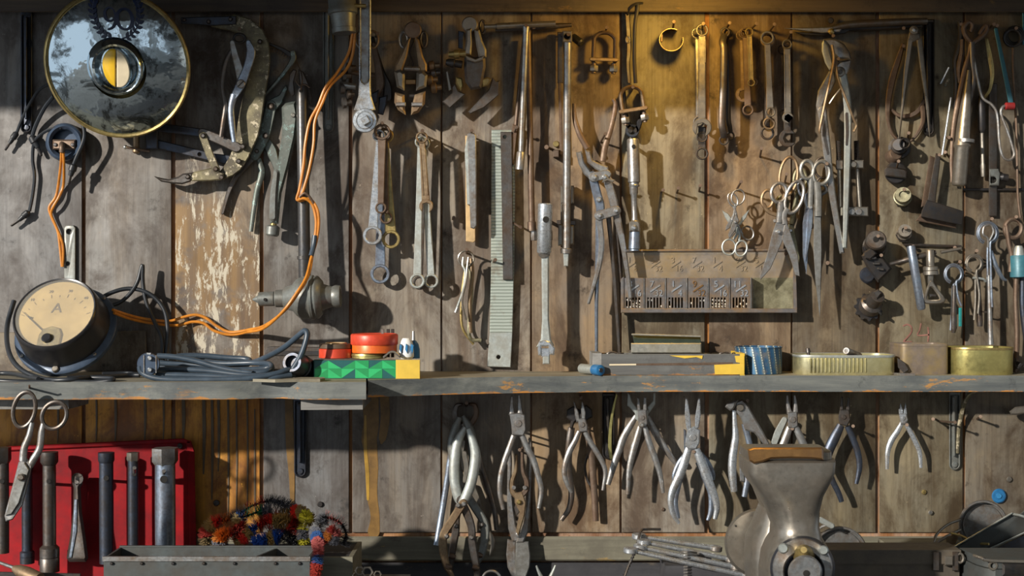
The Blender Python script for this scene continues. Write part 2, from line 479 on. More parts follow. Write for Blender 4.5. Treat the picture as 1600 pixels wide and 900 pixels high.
def stripe_tin():
    m, nt, b = mat('stripe_tin'); v = objco(nt, (1, 1, 1), 'Object')
    gr = nt.nodes.new('ShaderNodeTexGradient'); gr.gradient_type = 'RADIAL'; nt.links.new(v, gr.inputs['Vector'])
    sx = nt.nodes.new('ShaderNodeSeparateXYZ'); nt.links.new(v, sx.inputs[0])
    m1 = nt.nodes.new('ShaderNodeMath'); m1.operation = 'MULTIPLY'; nt.links.new(gr.outputs['Fac'], m1.inputs[0]); m1.inputs[1].default_value = 18.0
    m2 = nt.nodes.new('ShaderNodeMath'); m2.operation = 'MULTIPLY_ADD'; nt.links.new(sx.outputs['Z'], m2.inputs[0]); m2.inputs[1].default_value = 16.0; nt.links.new(m1.outputs[0], m2.inputs[2])
    m3 = nt.nodes.new('ShaderNodeMath'); m3.operation = 'FRACT'; nt.links.new(m2.outputs[0], m3.inputs[0])
    zf = nt.nodes.new('ShaderNodeMath'); zf.operation = 'MULTIPLY'; nt.links.new(sx.outputs['Z'], zf.inputs[0]); zf.inputs[1].default_value = 260.0
    zr_ = nt.nodes.new('ShaderNodeMath'); zr_.operation = 'FRACT'; nt.links.new(zf.outputs[0], zr_.inputs[0])
    c = ramp(nt, m3.outputs[0], [(.20, (.025, .09, .19)), (.50, (.05, .15, .25)), (.60, (.16, .20, .22)), (.80, (.03, .07, .12))])
    line = mix(nt, 1.0, ramp(nt, m3.outputs[0], [(.62, BL), (.64, WH), (.76, WH), (.78, BL)]), ramp(nt, zr_.outputs[0], [(.3, BL), (.36, WH)]), 'MULTIPLY')
    c = mix(nt, line, c, (.52, .54, .46))
    c = mix(nt, ramp(nt, noise(nt, v, 50, 6, .7), [(.52, BL), (.70, WH)]), c, (.20, .18, .14))
    nt.links.new(c, b.inputs['Base Color']); b.inputs['Roughness'].default_value = .42; b.inputs['Metallic'].default_value = .3
stripe_tin()
def file_teeth():
    m, nt, b = mat('file_teeth'); v = objco(nt)
    wv = node(nt, 'ShaderNodeTexWave', Scale=62.0, Distortion=.4, Detail=1.0); wv.bands_direction = 'Z'
    nt.links.new(v, wv.inputs['Vector'])
    c = mix(nt, wv.outputs['Fac'], (.30, .345, .30), (.47, .52, .47))
    c = mix(nt, ramp(nt, noise(nt, v, 40, 6, .7), [(.52, BL), (.72, WH)]), c, (.25, .23, .18))
    nt.links.new(c, b.inputs['Base Color']); b.inputs['Roughness'].default_value = .5; b.inputs['Metallic'].default_value = .5
    bump(nt, b, wv.outputs['Fac'], .5, .001)
file_teeth()
m_, nt_, b_ = mat('glass'); b_.inputs['Base Color'].default_value = (.95, .93, .86, 1)
b_.inputs['Roughness'].default_value = .06; b_.inputs['Alpha'].default_value = .16; b_.inputs['IOR'].default_value = 1.45
m_, nt_, b_ = mat('lamp_glow'); b_.inputs['Base Color'].default_value = (1, .7, .3, 1)
b_.inputs['Emission Color'].default_value = (1.0, .62, .18, 1); b_.inputs['Emission Strength'].default_value = 6.0
# ================================================================== the setting
def world_box(g, x0, x1, y0, y1, z0, z1):
    v = [Vector((x, y, z)) for x in (x0, x1) for y in (y0, y1) for z in (z0, z1)]
    return g.add(v, [[0, 1, 3, 2], [4, 5, 7, 6], [0, 1, 5, 4], [2, 3, 7, 6], [0, 2, 6, 4], [1, 3, 7, 5]])
def prism(g, plan, z0, z1):
    """plan = world (x, y) loop"""
    n = len(plan)
    v = [Vector((x, y, z)) for z in (z0, z1) for x, y in plan]
    return g.add(v, [list(range(n)), [n + i for i in range(n)]] + [[i, (i + 1) % n, n + (i + 1) % n, n + i] for i in range(n)])
def struct(g, name, m): return g.thing(name, m, None, None, None, 'structure')

struct(world_box(G(), -4.5, 4.0, -5.6, 0.3, -.06, 0), 'floor', 'concrete')
struct(world_box(G(), -4.5, 4.0, -5.6, 0.3, 4.4, 4.5), 'ceiling', 'plaster')
struct(world_box(G(), 3.9, 4.0, -5.6, 0.3, 0, 4.4), 'wall_right', 'plaster')
# rear wall behind the viewer, three window openings
g = G()
for x0, x1 in ((-4.0, -3.0), (-1.6, -.9), (.5, 1.2), (2.6, 4.0)): world_box(g, x0, x1, -5.6, -5.45, 0, 4.4)
for x0, x1 in ((-3.0, -1.6), (-.9, .5), (1.2, 2.6)):
    world_box(g, x0, x1, -5.6, -5.45, 0, .9); world_box(g, x0, x1, -5.6, -5.45, 2.7, 4.4)
struct(g, 'wall_rear', 'plaster')
for i, x0 in enumerate((-3.0, -.9, 1.2)):
    g = G()
    for q in (0, .45, .9, 1.35): world_box(g, x0 + q, x0 + q + .05, -5.56, -5.5, .9, 2.7)
    for q in (.9, 1.5, 2.1, 2.65): world_box(g, x0, x0 + 1.4, -5.55, -5.51, q, q + .05)
    struct(g, 'window_%d' % (i + 1), 'frame_dark')

ZS = CZ - .130                                    # top of the shelf
ZB = CZ - .470                                    # top of the bench
# plank wall: backing, planks
g = world_box(G(), -1.25, 1.25, .006, .03, 0, 2.6)
wall = struct(g, 'wall_back', 'groove_wood')
SEAM = [(-420, 3), (-284, 3), (-146, 3), (-8, 4), (131, 5.5), (271, 6), (409, 5.5), (548, 5), (690, 2.5), (830, 2.5), (970, 3), (1104.5, 6.5),
        (1237, 2.2), (1371, 5.5), (1506, 3.5), (1640, 3), (1775, 3), (1910, 3)]
UP = ['plank_ash', 'plank_ash', 'plank_ash', 'plank_ash', 'plank_grey', 'plank_peel', 'plank_grey', 'plank_tan', 'plank_tan', 'plank_brown',
      'plank_olive', 'plank_brown', 'plank_dark', 'plank_olive', 'plank_dark', 'plank_dark', 'plank_dark']
DN = ['plank_orange', 'plank_orange', 'plank_orange', 'plank_orange', 'plank_orange', 'plank_orange', 'plank_ash', 'plank_grey', 'plank_tan', 'plank_honey',
      'plank_tan', 'plank_olive', 'plank_olive', 'plank_olive', 'plank_dark', 'plank_dark', 'plank_dark']
rp = random.Random(3)
for i in range(len(SEAM) - 1):
    a = SEAM[i][0] + SEAM[i][1] / 2; b = SEAM[i + 1][0] - SEAM[i + 1][1] / 2
    dz = rp.uniform(-.7, .2)
    for (y0, y1, mt) in ((-500, 597, UP[i]), (599, 832, DN[i])):
        G().box(a, y0, b, y1, -7, dz, .9).part('plank', mt, wall)
# below the planks: rail and a dark board down to the bench
struct(G().box(-300, 838, 1900, 876, -8, 16, 2), 'trim_1', 'olive_board')
struct(G().box(-300, 879, 1900, 1350, -8, 5, 1), 'trim_2', 'black_wood')
struct(G().box(-420, -16, 1900, 19, 0, 24, 2), 'trim_3', 'dark_board')

# upper shelf, out of the picture but for its underside
g = world_box(G(), -1.25, 1.25, -.43, 0, CZ + .466, CZ + .50)
g.thing('upper_shelf', 'dark_board', 'dark deep plank shelf above the tool wall', 'shelf')
# main shelf: two boards end to end
def X(px, d): return W(px, 0, d).x
def shelf(name, label, plan):
    g = prism(G(), plan, ZS - .024, ZS)
    o = g.thing(name, 'shelf_paint', label, 'shelf', 'boards of the long wall shelf')
    o.data.materials.append(M['shelf_dust'])
    for p in o.data.polygons:
        if p.normal.z > .7: p.material_index = 1
    return o
rs = random.Random(11)
pl = [(-1.25, 0), (X(572, 0), 0)]
for k in range(24):
    px = 572 - k * 34
    pl.append((X(px, 232), -.232 - rs.uniform(-.003, .003) + (.018 if k in (4, 5) else 0)))
pl.append((-1.25, -.232))
shelf('wall_shelf', 'deep left shelf board carrying the ammeter and cable coil', pl)
pl = [(1.25, 0), (X(572, 0) + .001, 0)]
for px, d in ((575, 195), (610, 180), (650, 166), (700, 150), (760, 134), (830, 120), (900, 110), (980, 103)): pl.append((X(px, d), -d / 1000 + rs.uniform(-.002, .002)))
for k in range(24): pl.append((X(1020 + k * 38, 100), -.100 + rs.uniform(-.002, .002)))
shelf('wall_shelf', 'shallow right shelf board carrying the tins', pl)
# shelf underside offcuts
g = G(); x0 = X(470, 215); x1 = X(566, 215)
prism(g, [(x0, -.215), (x1, -.210), (x1 - .004, -.07), (x0 + .002, -.07)], ZS - .040, ZS - .0245)
g.thing('board_offcut', 'grey_offcut', 'short grey end grain offcut fixed under the left shelf end', 'board')
g = G(); x0 = X(-60, 200); x1 = X(109, 200)
prism(g, [(x0, -.205), (x1, -.205), (x1, -.12), (x0, -.12)], ZS - .040, ZS - .0245)
g.thing('board_offcut', 'grey_offcut', 'pale grey batten fixed under shelf above the red panel', 'board')
# splintered strip lying on the shelf edge
g = G(); pts = [(395, 605, 225), (440, 598, 225), (470, 590, 190), (505, 589, 190), (508, 594, 205), (500, 599, 225), (470, 600, 228), (430, 606, 240)]
xy = [(X(p[0], p[2]), -p[2] / 1000) for p in pts]
prism(g, xy, ZS, ZS + .004)
g.thing('wood_splinter', 'shelf_dust', 'thin torn splinter lying on shelf before the cable coil', 'splinter')

# workbench
t = T('workbench', 'dark wooden workbench top under the tool wall', 'bench', 800, 930, 300); 
g = world_box(G(), -1.22, 1.22, -.74, -.006, ZB - .05, ZB); g.part('top', 'black_wood', t)
for x in (-1.15, 1.05):
    for y in (-.70, -.12):
        world_box(G(), x, x + .09, y, y + .09, 0, ZB - .05).part('leg', 'black_wood', t)

# lamp out of the picture under the upper shelf
t = T('shelf_lamp', 'small warm bulb lamp screwed under the upper shelf', 'lamp', 1090, -60, 190)
g = G(); c = Vector((X(1090, 190), -.19, CZ + .466))
for a, b, r in ((.0, -.018, .02),):
    n = 16; vs = [c + Vector((r * cos(2 * pi * i / n), r * sin(2 * pi * i / n), z)) for z in (a, b) for i in range(n)]
    g.add(vs, [list(range(n)), [n + i for i in range(n)]] + [[i, (i + 1) % n, n + (i + 1) % n, n + i] for i in range(n)])
g.part('socket', 'bakelite', t)
ld = bpy.data.lights.new('shelf_lamp_light', 'POINT'); ld.energy = 2.3; ld.color = (1, .58, .10); ld.shadow_soft_size = .02
lo = bpy.data.objects.new('shelf_lamp_light', ld); COL.objects.link(lo); lo.location = c + Vector((0, 0, -.04))

# ------------------------------------------------------------------ nails
def nail(px, py, what, L=52, up=9, dx=2, r=1.7, bent=0):
    """driven into the wall at (px, py); the shaft sticks out L mm and rises"""
    g = G()
    if bent: g.tube([(px, py, -4), (px + dx * .5, py - up * .2, L * .75), (px + dx, py - up * .6, L), (px + dx, py - up - 8, L + 3)], r, 6, 3)
    else:
        g.tube([(px, py, -4), (px + dx, py - up, L)], r, 6, 0)
        g.lathe((px + dx, py - up, L - 1), (px + dx * 1.02, py - up - .2, L + 1.2), [(0, r * 1.7), (1, r * 1.6)], 8)
    return g.thing('nail', 'iron_black' if bent else 'rust_brown', what, 'nail', 'nails in the plank wall')
# ================================================================== generic tools
def open_jaw(cx, cy, r, ang, w=.48, deep=-.25):
    """outline of an open spanner end, mouth towards ang (screen angle, y down)"""
    d0 = math.asin(w)
    P = [(cx + r * cos(ang + d0 + (2 * pi - 2 * d0) * i / 22), cy + r * sin(ang + d0 + (2 * pi - 2 * d0) * i / 22)) for i in range(23)]
    ux, uy = cos(ang), sin(ang); vx, vy = -uy, ux
    h = w * r
    for (a, b) in ((.1, -1), (deep, -1), (deep - .22, 0), (deep, 1), (.1, 1)):
        P.append((cx + ux * r * a + vx * h * b, cy + uy * r * a + vy * h * b))
    return P

def spanner(name, label, top, bot, w, d, m, group, catg='wrench', th=5, groove=None, m_end=None, nailp=None):
    """top / bot = (x, y, r, kind, angle); kinds ring, open"""
    t = T(name, label, catg, top[0], top[1], d, group)
    me = m_end or m
    ux, uy = bot[0] - top[0], bot[1] - top[1]; l = math.hypot(ux, uy); ux /= l; uy /= l
    g = G(); a = (top[0] + ux * top[2] * .8, top[1] + uy * top[2] * .8); b = (bot[0] - ux * bot[2] * .8, bot[1] - uy * bot[2] * .8)
    w0, w1 = w
    mid = ((a[0] + b[0]) / 2, (a[1] + b[1]) / 2)
    g.bar([a, mid, b], [w0, (w0 + w1) / 2 * .94, w1], d - th / 2, d + th / 2, 1.2, 4, (0, 0))
    if groove:
        q0, q1 = groove
        for sgn in (-1, 1):
            ox, oy = -uy * sgn * w0 * .38, ux * sgn * w0 * .38
            g.bar([(a[0] + (b[0] - a[0]) * q0 + ox, a[1] + (b[1] - a[1]) * q0 + oy), (a[0] + (b[0] - a[0]) * q1 + ox, a[1] + (b[1] - a[1]) * q1 + oy)], w0 * .2, d, d + th / 2 + 1.1, .5, 0)
    g.part('shank', m, t)
    for e in (top, bot):
        g = G(); tt = th * .5 + 1.5
        if e[3] == 'ring': g.ring(e[0], e[1], e[2], e[2] * .68, d - tt, d + tt, 1.3, 28, 1.0, .05); g.part('ring_end', me, t)
        else: g.plate(open_jaw(e[0], e[1], e[2], e[4]), d - tt * .8, d + tt * .8, 1.2); g.part('open_end', me, t)
    return t

def plier(name, label, jaws, head, handles, pivot, d, m, group='pliers hanging under the shelf', hm=None, nose=None, catg='pliers', th=9):
    """jaws = outlines; head = outline; handles = [(path, radii)]; pivot (x, y, r)"""
    t = T(name, label, catg, pivot[0], pivot[1], d, group)
    for j in jaws: G().plate(j, d - th / 2, d + th / 2, 1.3).part('jaw', m, t)
    if nose:
        for p, r in nose: G().tube(p, r, 8, 4, .8).part('jaw', m, t)
    if head: G().plate(head, d - th / 2 - 1, d + th / 2 + 1.5, 1.6).part('joint', m, t)
    for p, r in handles: G().tube([(x, y, (z[0] if z else d)) for x, y, *z in p], r, 10, 5, .75).part('handle', hm or m, t)
    g = G().cyl(pivot[0], pivot[1], pivot[2], d, d + th / 2 + 3, .8, 16)
    g.part('pivot', m, t)
    return t

def bows(t, path_bow, d, m, r):
    G().tube(path_bow, r, 8, 5).part('bow', m, t)

# ================================================================== upper left
# round chromed cover with 90 in a laurel wreath
t = T('headlamp_cover', 'big round chromed cover with 90 in a laurel wreath', 'cover', 183, 212, 20)
DC = (183, 102, 92)
def tilt(g, deg=17):
    c = W(*DC); R = Matrix.Rotation(radians(deg), 3, 'X')
    g.v = [c + R @ (v - c) for v in g.v]; return g
n = 56
def dome(rr, lo=0): # bulge in mm over the rim plane
    q = min(1, rr / 111); return 25 * (1 - q ** 2.6)
g = G(); prof = [0.05, 20, 33, 45, 58, 72, 86, 97, 104, 108, 111]
g.lathe((DC[0], DC[1], DC[2]), (DC[0], DC[1], DC[2] + 1), [(dome(p), p) for p in prof[3:]][::-1], n)
g.f = g.f[:-2]
dome_part = tilt(g).part('dome', 'chrome', t)
g = G(); g.lathe((DC[0], DC[1], 66), (DC[0], DC[1], 96), [(-.1, 96), (.1, 106), (.3, 109), (.55, 113), (.8, 115), (.95, 114), (1.0, 111.5), (.92, 109)], n)
tilt(g).part('rim', 'brass_old', t, 'dull brass rim around the chrome dome')
# moulded ring and knob in the middle
g = G(); zc = DC[2] + dome(45)
g.lathe((181, 97, zc - 4), (181, 97, zc + 11), [(0, 46), (.35, 45), (.75, 42), (1, 38), (.85, 34), (.4, 31), (.2, 30)], 40)
g.f = g.f[:-2]; tilt(g).part('centre_ring', 'chrome', t)
g = G().plate(circ(181, 97, 32, 36), zc - 10, zc + 2, .5); tilt(g).part('centre_plate', 'chrome', t)
ov = [(181 + 24 * cos(a) + 2 * sin(a), 100 + 33 * sin(a)) for a in [2 * pi * i / 32 for i in range(32)]]
ov = [(x, 97 + (y - 100)) for x, y in ov]
g = G(); o2 = inset(ov if area2(ov) > 0 else ov[::-1], 3)
def cut(s_): # half of the oval, split by a slightly leaning line
    P = [p for p in o2 if s_ * (p[0] - 181 + (p[1] - 97) * .09) > 1.2]
    return P + [(181 - y * .09 + s_ * 1.0, 97 + y) for y in (-29, -15, 0, 15, 29)]
L = cut(-1); R_ = cut(1)
def hull_sort(P):
    cx = sum(p[0] for p in P) / len(P); cy = sum(p[1] for p in P) / len(P)
    return sorted(P, key=lambda p: math.atan2(p[1] - cy, p[0] - cx))
G_ = G().plate(ov, zc, zc + 7, 1.5); tilt(G_).part('knob_rim', 'chrome', t)
g = G().plate(hull_sort(L), zc + 5, zc + 10, 1.5); tilt(g).part('knob_half', 'yellow_enamel', t, 'yellow half of the knob')
g = G().plate(hull_sort(R_), zc + 5, zc + 10, 1.5); tilt(g).part('knob_half', 'cream_enamel', t, 'cream half of the knob')
# figures and wreath wrapped on the dome
def on_dome(g):
    for i, v in enumerate(g.v):
        k = K(-v.y * 1000)
        px = v.x / k + 800; py = 450 - (v.z - CZ) / k
        rr = math.hypot(px - DC[0], py - DC[1]) ; lift = DC[2] + dome(rr) + .6 + (1.2 if -v.y * 1000 > 60.5 else 0)
        g.v[i] = W(px, py, lift)
    return tilt(g)
def stroke(path, ws):
    g = G()
    g.bar(path, ws, 60, 61, 0, 5, (1, 1)); return g
g = stroke([(187, 20), (184, 12), (177, 10), (171, 16), (172, 25), (179, 28), (186, 23), (188, 17), (187, 28), (181, 37), (174, 40)], [3, 2, 2, 4, 5, 2, 2, 4.5, 5, 3, 2])
on_dome(g).part('figure_nine', 'ink_navy', dome_part)
g = G(); g.plate(circ(201, 26, 15, 28, 1.05), 60, 61, 0, [[(201 + 9.0 * cos(a), 26 + 13 * sin(a)) for a in [2 * pi * i / 24 for i in range(24)]]])
on_dome(g).part('figure_zero', 'ink_navy', dome_part)
for s_ in (-1, 1):
    g = G(); cx = 189
    pts = [(cx + s_ * 4, 54), (cx + s_ * 18, 49), (cx + s_ * 29, 39), (cx + s_ * 35, 26), (cx + s_ * 36, 12), (cx + s_ * 33, 1)]
    g.bar(pts, [1.5] * 6, 60, 61, 0, 4, (0, 0))
    P = cat(pts, 4)
    for i in range(2, len(P), 2):
        a = P[i - 1]; b = P[i]; an = math.atan2(b[1] - a[1], b[0] - a[0])
        for q in (-.75, .75):
            l = 9.5; c = (b[0] + l * .55 * cos(an + q), b[1] + l * .55 * sin(an + q)); e = an + q
            leaf = [(c[0] + x * cos(e) - y * sin(e), c[1] + x * sin(e) + y * cos(e)) for x, y in ((-l / 2, 0), (-1, 2.3), (2, 1.8), (l / 2, 0), (2, -1.8), (-1, -2.3))]
            g.plate(leaf, 60, 61, 0)
    on_dome(g).part('laurel_branch', 'ink_navy', dome_part)
# spokes that fix it to the wall
for a in (.6, 2.2, 3.9, 5.4):
    G().tube([(DC[0] + 60 * cos(a), DC[1] + 60 * sin(a), 0), (DC[0] + 66 * cos(a), DC[1] + 66 * sin(a), 78 + 24 * -sin(a) * 1.0 - 14)], 5, 8, 0).part('stud', 'iron_black', t)

# shelf brackets: pressed strips
def bracket(label, x, y0, y1, w, m='iron_blue', d=6):
    t = T('shelf_bracket', label, 'bracket', x, y1, 0, 'pressed metal shelf brackets')
    h = w / 2
    out = [(x - h, y0), (x + h, y0)] + [(x + h * cos(pi * i / 10), y1 - h + h * sin(pi * i / 10)) for i in range(11)]
    q = h - 3
    ch = [(x - q, y0 + 6), (x + q, y0 + 6)] + [(x + q * cos(pi * i / 10), y1 - h + q * sin(pi * i / 10)) for i in range(11)]
    G().plate(out, 0, d, 1.5, [ch]).part('flange', m, t)
    G().plate(ch, 0, d - 3.2, .3).part('channel', m, t)
    G().bar([(x - q * .25, y0 + 10), (x - q * .1, y1 - h * 2.6)], [q * .9, q * .6], d - 3.2, d + 7, 1.5, 0).part('rib', m, t)
    G().cyl(x, y1 - h, h * .5, d - 3.2, d, .8, 14).part('screw', m, t)
bracket('pressed metal bracket strip left of the chromed cover', 41, 18, 208, 18)
bracket('pressed metal bracket strip behind the dangling orange wires', 513, 8, 207, 17, 'grey_paint')
bracket('pressed metal bracket strip under shelf beside the small offcut', 469, 622, 746, 19, 'iron_blue')
bracket('dark bracket strip behind the pair of dividers', 1451, 30, 212, 18, 'iron_black')
bracket('dark bracket strip between plier heads under the shelf', 951, 614, 718, 20, 'iron_black')
bracket('greenish bracket strip behind the bent rod, lower right', 1492, 612, 735, 18, 'grey_paint')

# octopus of black leads and their round socket
t = T('wall_socket', 'round dark blue socket with orange wires leaving its hub', 'socket', 101, 222, 0)
g = G(); g.lathe((101, 222, 0), (101, 222, 26), [(0, 30), (.5, 30), (.9, 28), (1, 25), (.8, 20), (.5, 19)], 32); g.f = g.f[:-1]; g.part('rim', 'bakelite_blue', t)
G().cyl(101, 222, 20, 0, 10, 1, 28).part('dish', 'bakelite_blue', t)
G().box(82, 218, 118, 234, 10, 24, 2.5).part('clamp_bar', 'rust_brown', t)
g = G(); g.tube([(97, 225, 22), (97, 229, 34), (97, 238, 34)], 4.5, 10, 3); g.part('cable_gland', 'rust_brown', t)
for q in (86, 113): G().cyl(q, 226, 3, 23, 26, .6, 10).part('screw', 'iron_black', t)
g = G().tube([(96, 238, 33), (95, 258, 24), (91, 290, 10), (87, 308, 7), (77, 324, 6), (81, 340, 6), (90, 360, 6), (93, 378, 6), (97, 417, 8)], 2.2, 8, 8)
g.part('wire', 'wire_orange', t)
g = G().tube([(99, 238, 33), (100, 262, 24), (99, 290, 9), (92, 308, 11), (84, 322, 11), (80, 334, 7), (86, 350, 6), (96, 374, 6), (99, 390, 6), (98, 417, 8)], 2.2, 8, 8)
g.part('wire', 'wire_orange', t)
def lead(label, path, r, boot, tip):
    t = T('test_lead', label, 'cable', path[-1][0], path[-1][1], 0, 'black leads hanging beside the chromed cover')
    G().tube(path, r, 8, 6).part('cable', 'cable_black', t)
    a, b, c = boot
    g = G().lathe(a, b, [(0, r * .9), (.15, r * 2.0), (.55, r * 2.1), (.6, r * 1.6), (1, r * 1.2)], 10); g.part('boot', 'black_rubber', t)
    G().lathe(b, tip, [(0, r * .9), (.9, r * .8), (1, r * .4)], 8).part('plug_pin', 'iron_black', t)
lead('black lead curving left from behind the chromed cover to a plug', [(80, 130, 30), (62, 140, 22), (48, 160, 14), (35, 185, 10), (26, 208, 9)], 2.4, ((27, 206, 9), (15, 224, 9), 0), (8, 235, 9))
lead('black lead running down left to a plug beside the socket', [(84, 150, 30), (70, 168, 18), (56, 196, 9), (50, 214, 8)], 3.2, ((49, 212, 8), (59, 231, 8), 0), (65, 244, 8))
lead('long black lead hanging lowest with bent end at the wall edge', [(96, 200, 22), (78, 202, 20), (62, 212, 14), (53, 224, 10), (51, 250, 7), (54, 275, 7), (51, 305, 7), (46, 330, 8)], 2.6, ((46, 330, 8), (30, 344, 9), 0), (17, 353, 10))
lead('black lead crossing the right side of the round socket', [(126, 180, 30), (132, 205, 32), (130, 222, 32), (120, 245, 30), (115, 258, 28)], 3.0, ((116, 256, 28), (110, 275, 27), 0), (107, 288, 27))

# strap iron behind the ammeter
t = T('iron_strap', 'drilled grey iron strap standing behind the ammeter', 'strap', 110, 460, 0)
G().plate([(100, 356), (103, 352), (115, 352), (118, 356), (118, 470), (100, 470)], 0, 5, 1, [circ(108, 362, 4, 14), circ(106, 412, 3.2, 14)]).part('bar', 'grey_paint', t)

# ------------------------------------------------------------------ big locking C clamp
t = T('locking_clamp', 'large mottled C shaped locking clamp with riveted linkage', 'clamp', 365, 40, 20)
C_ = [(330, 29), (367, 22), (391, 29), (411, 46), (420, 66), (423, 93), (420, 120), (415, 147), (408, 196), (403, 215), (396, 230), (389, 246), (376, 266), (364, 275), (347, 281),
      (337, 273), (347, 264), (357, 248), (367, 226), (371, 195), (374, 178), (379, 152), (389, 112), (391, 81), (386, 61), (367, 50), (330, 42)]
G().plate(C_, 14, 26, 2).part('frame', 'olive_mottle', t)
G().plate([(283, 27), (369, 25), (369, 38), (331, 40), (283, 37)], 26, 32, 1.2).part('fixed_jaw', 'iron_blue', t, 'blue steel bar riveted along the upper arm')
for x, y, r in ((326, 34, 3.6), (360, 30, 3.6), (288, 31, 3), (406, 65, 4), (379, 229, 5), (373, 252, 4.5), (346, 277, 4.5), (317, 212, 4.5), (337, 264, 4.5), (293, 276, 4.2)):
    G().lathe((x, y, 30), (x, y, 37), [(0, r), (.5, r), (1, r * .5)], 12).part('rivet', 'steel_dark', t)
G().bar([(243, 198), (318, 208)], [13, 13], 14, 20, 1.3, 0).part('upper_link', 'iron_blue', t)
G().bar([(316, 207), (345, 219), (369, 230)], [14, 15, 16], 20, 30, 1.3, 4).part('upper_link', 'steel_dark', t)
G().bar([(243, 224), (332, 246), (358, 250)], [13, 13, 15], 8, 14, 1.3, 0, (1, 1), [circ(312, 241, 2.5, 12)]).part('lower_link', 'iron_blue', t)
G().bar([(317, 212), (327, 240), (338, 265)], [12, 12, 12], 28, 33, 1.3, 0).part('cross_link', 'olive_mottle', t)
G().plate([(298, 270), (330, 262), (350, 271), (350, 281), (325, 283), (300, 283), (292, 278)], 20, 32, 2).part('lower_jaw', 'olive_mottle', t)
G().plate([(240, 275), (252, 278), (264, 280), (278, 276), (286, 271), (303, 269), (298, 284), (285, 288), (270, 287), (252, 284)], 20, 33, 2.5).part('jaw_tip', 'steel_dark', t)
G().box(228, 196, 247, 233, 3, 20, 2).part('end_block', 'iron_blue', t)
G().lathe((213, 205, 12), (213, 232, 12), [(0, 5), (.9, 5), (1, 3.5)], 12).part('screw', 'rust_warm', t)
G().lathe((213, 228, 12), (213, 240, 12), [(0, 4.5), (.3, 6), (.8, 6), (1, 3)], 12).part('screw_nut', 'rust_warm', t)
G().tube([(196, 230, 16), (234, 236, 16)], 2.2, 8, 0).part('cross_pin', 'rust_brown', t)
G().ball(196, 230, 16, 3.5).part('pin_knob', 'silver_bead', t)
nail(372, 49, 'bent nail under the bend of the large C clamp', 46, 4)

# snips hanging inside the clamp
t = T('tin_snips', 'blue grey tin snips hanging inside the large clamp', 'snips', 376, 131, 40)
G().bar([(388, 66), (392, 82), (386, 106), (376, 131), (366, 150)], [8, 14, 13, 15, 11], 40, 45, 1.3).part('blade', 'steel_blue', t)
G().bar([(363, 66), (368, 88), (374, 110), (377, 131)], [8, 11, 13, 12], 34, 39, 1.3).part('blade', 'steel', t)
G().tube([(366, 148, 42), (361, 168, 42), (362, 190, 42), (366, 222, 42)], [6, 5, 5, 4], 10, 5, .7).part('handle', 'steel_blue', t)
G().tube([(365, 72, 36), (352, 98, 36), (347, 132, 36), (352, 165, 36), (349, 190, 36), (345, 214, 36)], [2.5, 4, 4, 4, 4, 3], 10, 5, .7).part('handle', 'steel_dark', t)
g = G().cyl(376, 131, 7, 40, 49, 1.2, 20); ps = g.part('pivot_screw', 'steel', t)
G().bar([(372, 135), (380, 127)], 1.6, 49, 49.5, 0, 0).part('screw_slot', 'ink', ps)
G().loop(374, 60, 9, 7, 36, 2.2).part('spring_loop', 'iron_black', t)

# sprung hook arm sticking out right of the clamp
t = T('hook_arm', 'toothed sprung arm sticking out right behind the clamp', 'tool', 455, 88, 8)
G().bar([(420, 68), (440, 77), (454, 86)], [4, 6, 8], 8, 12, 1).part('toothed_arm', 'iron_black', t)
for i in range(7): G().plate([(424 + i * 4, 74 + i * 2), (427 + i * 4, 75 + i * 2), (424 + i * 4, 79 + i * 2)], 8, 11, .3).part('tooth', 'iron_black', t)
G().bar([(457, 82), (458, 92), (448, 108), (434, 126), (414, 148)], [8, 9, 7, 6, 4], 8, 14, 1.2).part('curved_arm', 'green_patina', t)

# locking pliers, green patina
t = T('locking_pliers', 'patinated locking pliers with spread dark handles beside the clamp', 'pliers', 424, 165, 12)
G().plate([(416, 158), (436, 148), (446, 132), (450, 138), (440, 162), (428, 176), (416, 176)], 1, 11, 1.5).part('jaw', 'green_patina', t)
G().bar([(424, 165), (418, 190), (411, 214), (398, 244)], [17, 18, 19, 15], 3, 12, 1.5).part('body', 'green_patina', t)
G().bar([(402, 236), (388, 254), (372, 272), (358, 298), (348, 333)], [14, 11, 9, 7, 5], 3, 11, 1.5).part('handle', 'steel_dark', t)
G().bar([(413, 216), (424, 236), (432, 262), (430, 272)], [12, 16, 10, 6], 1, 6, 1.2, 4).part('toggle_link', 'green_patina', t)
G().tube([(404, 248, 7), (409, 270, 7), (402, 296, 7), (397, 325, 7), (392, 362, 7)], [4, 5, 4.5, 4, 3.5], 10, 5, .7).part('release_lever', 'green_patina', t)
for x, y, r in ((423, 166, 6), (415, 212, 5), (401, 236, 3.5)): G().lathe((x, y, 11), (x, y, 17), [(0, r), (.6, r), (1, r * .5)], 12).part('rivet', 'steel_dark', t)

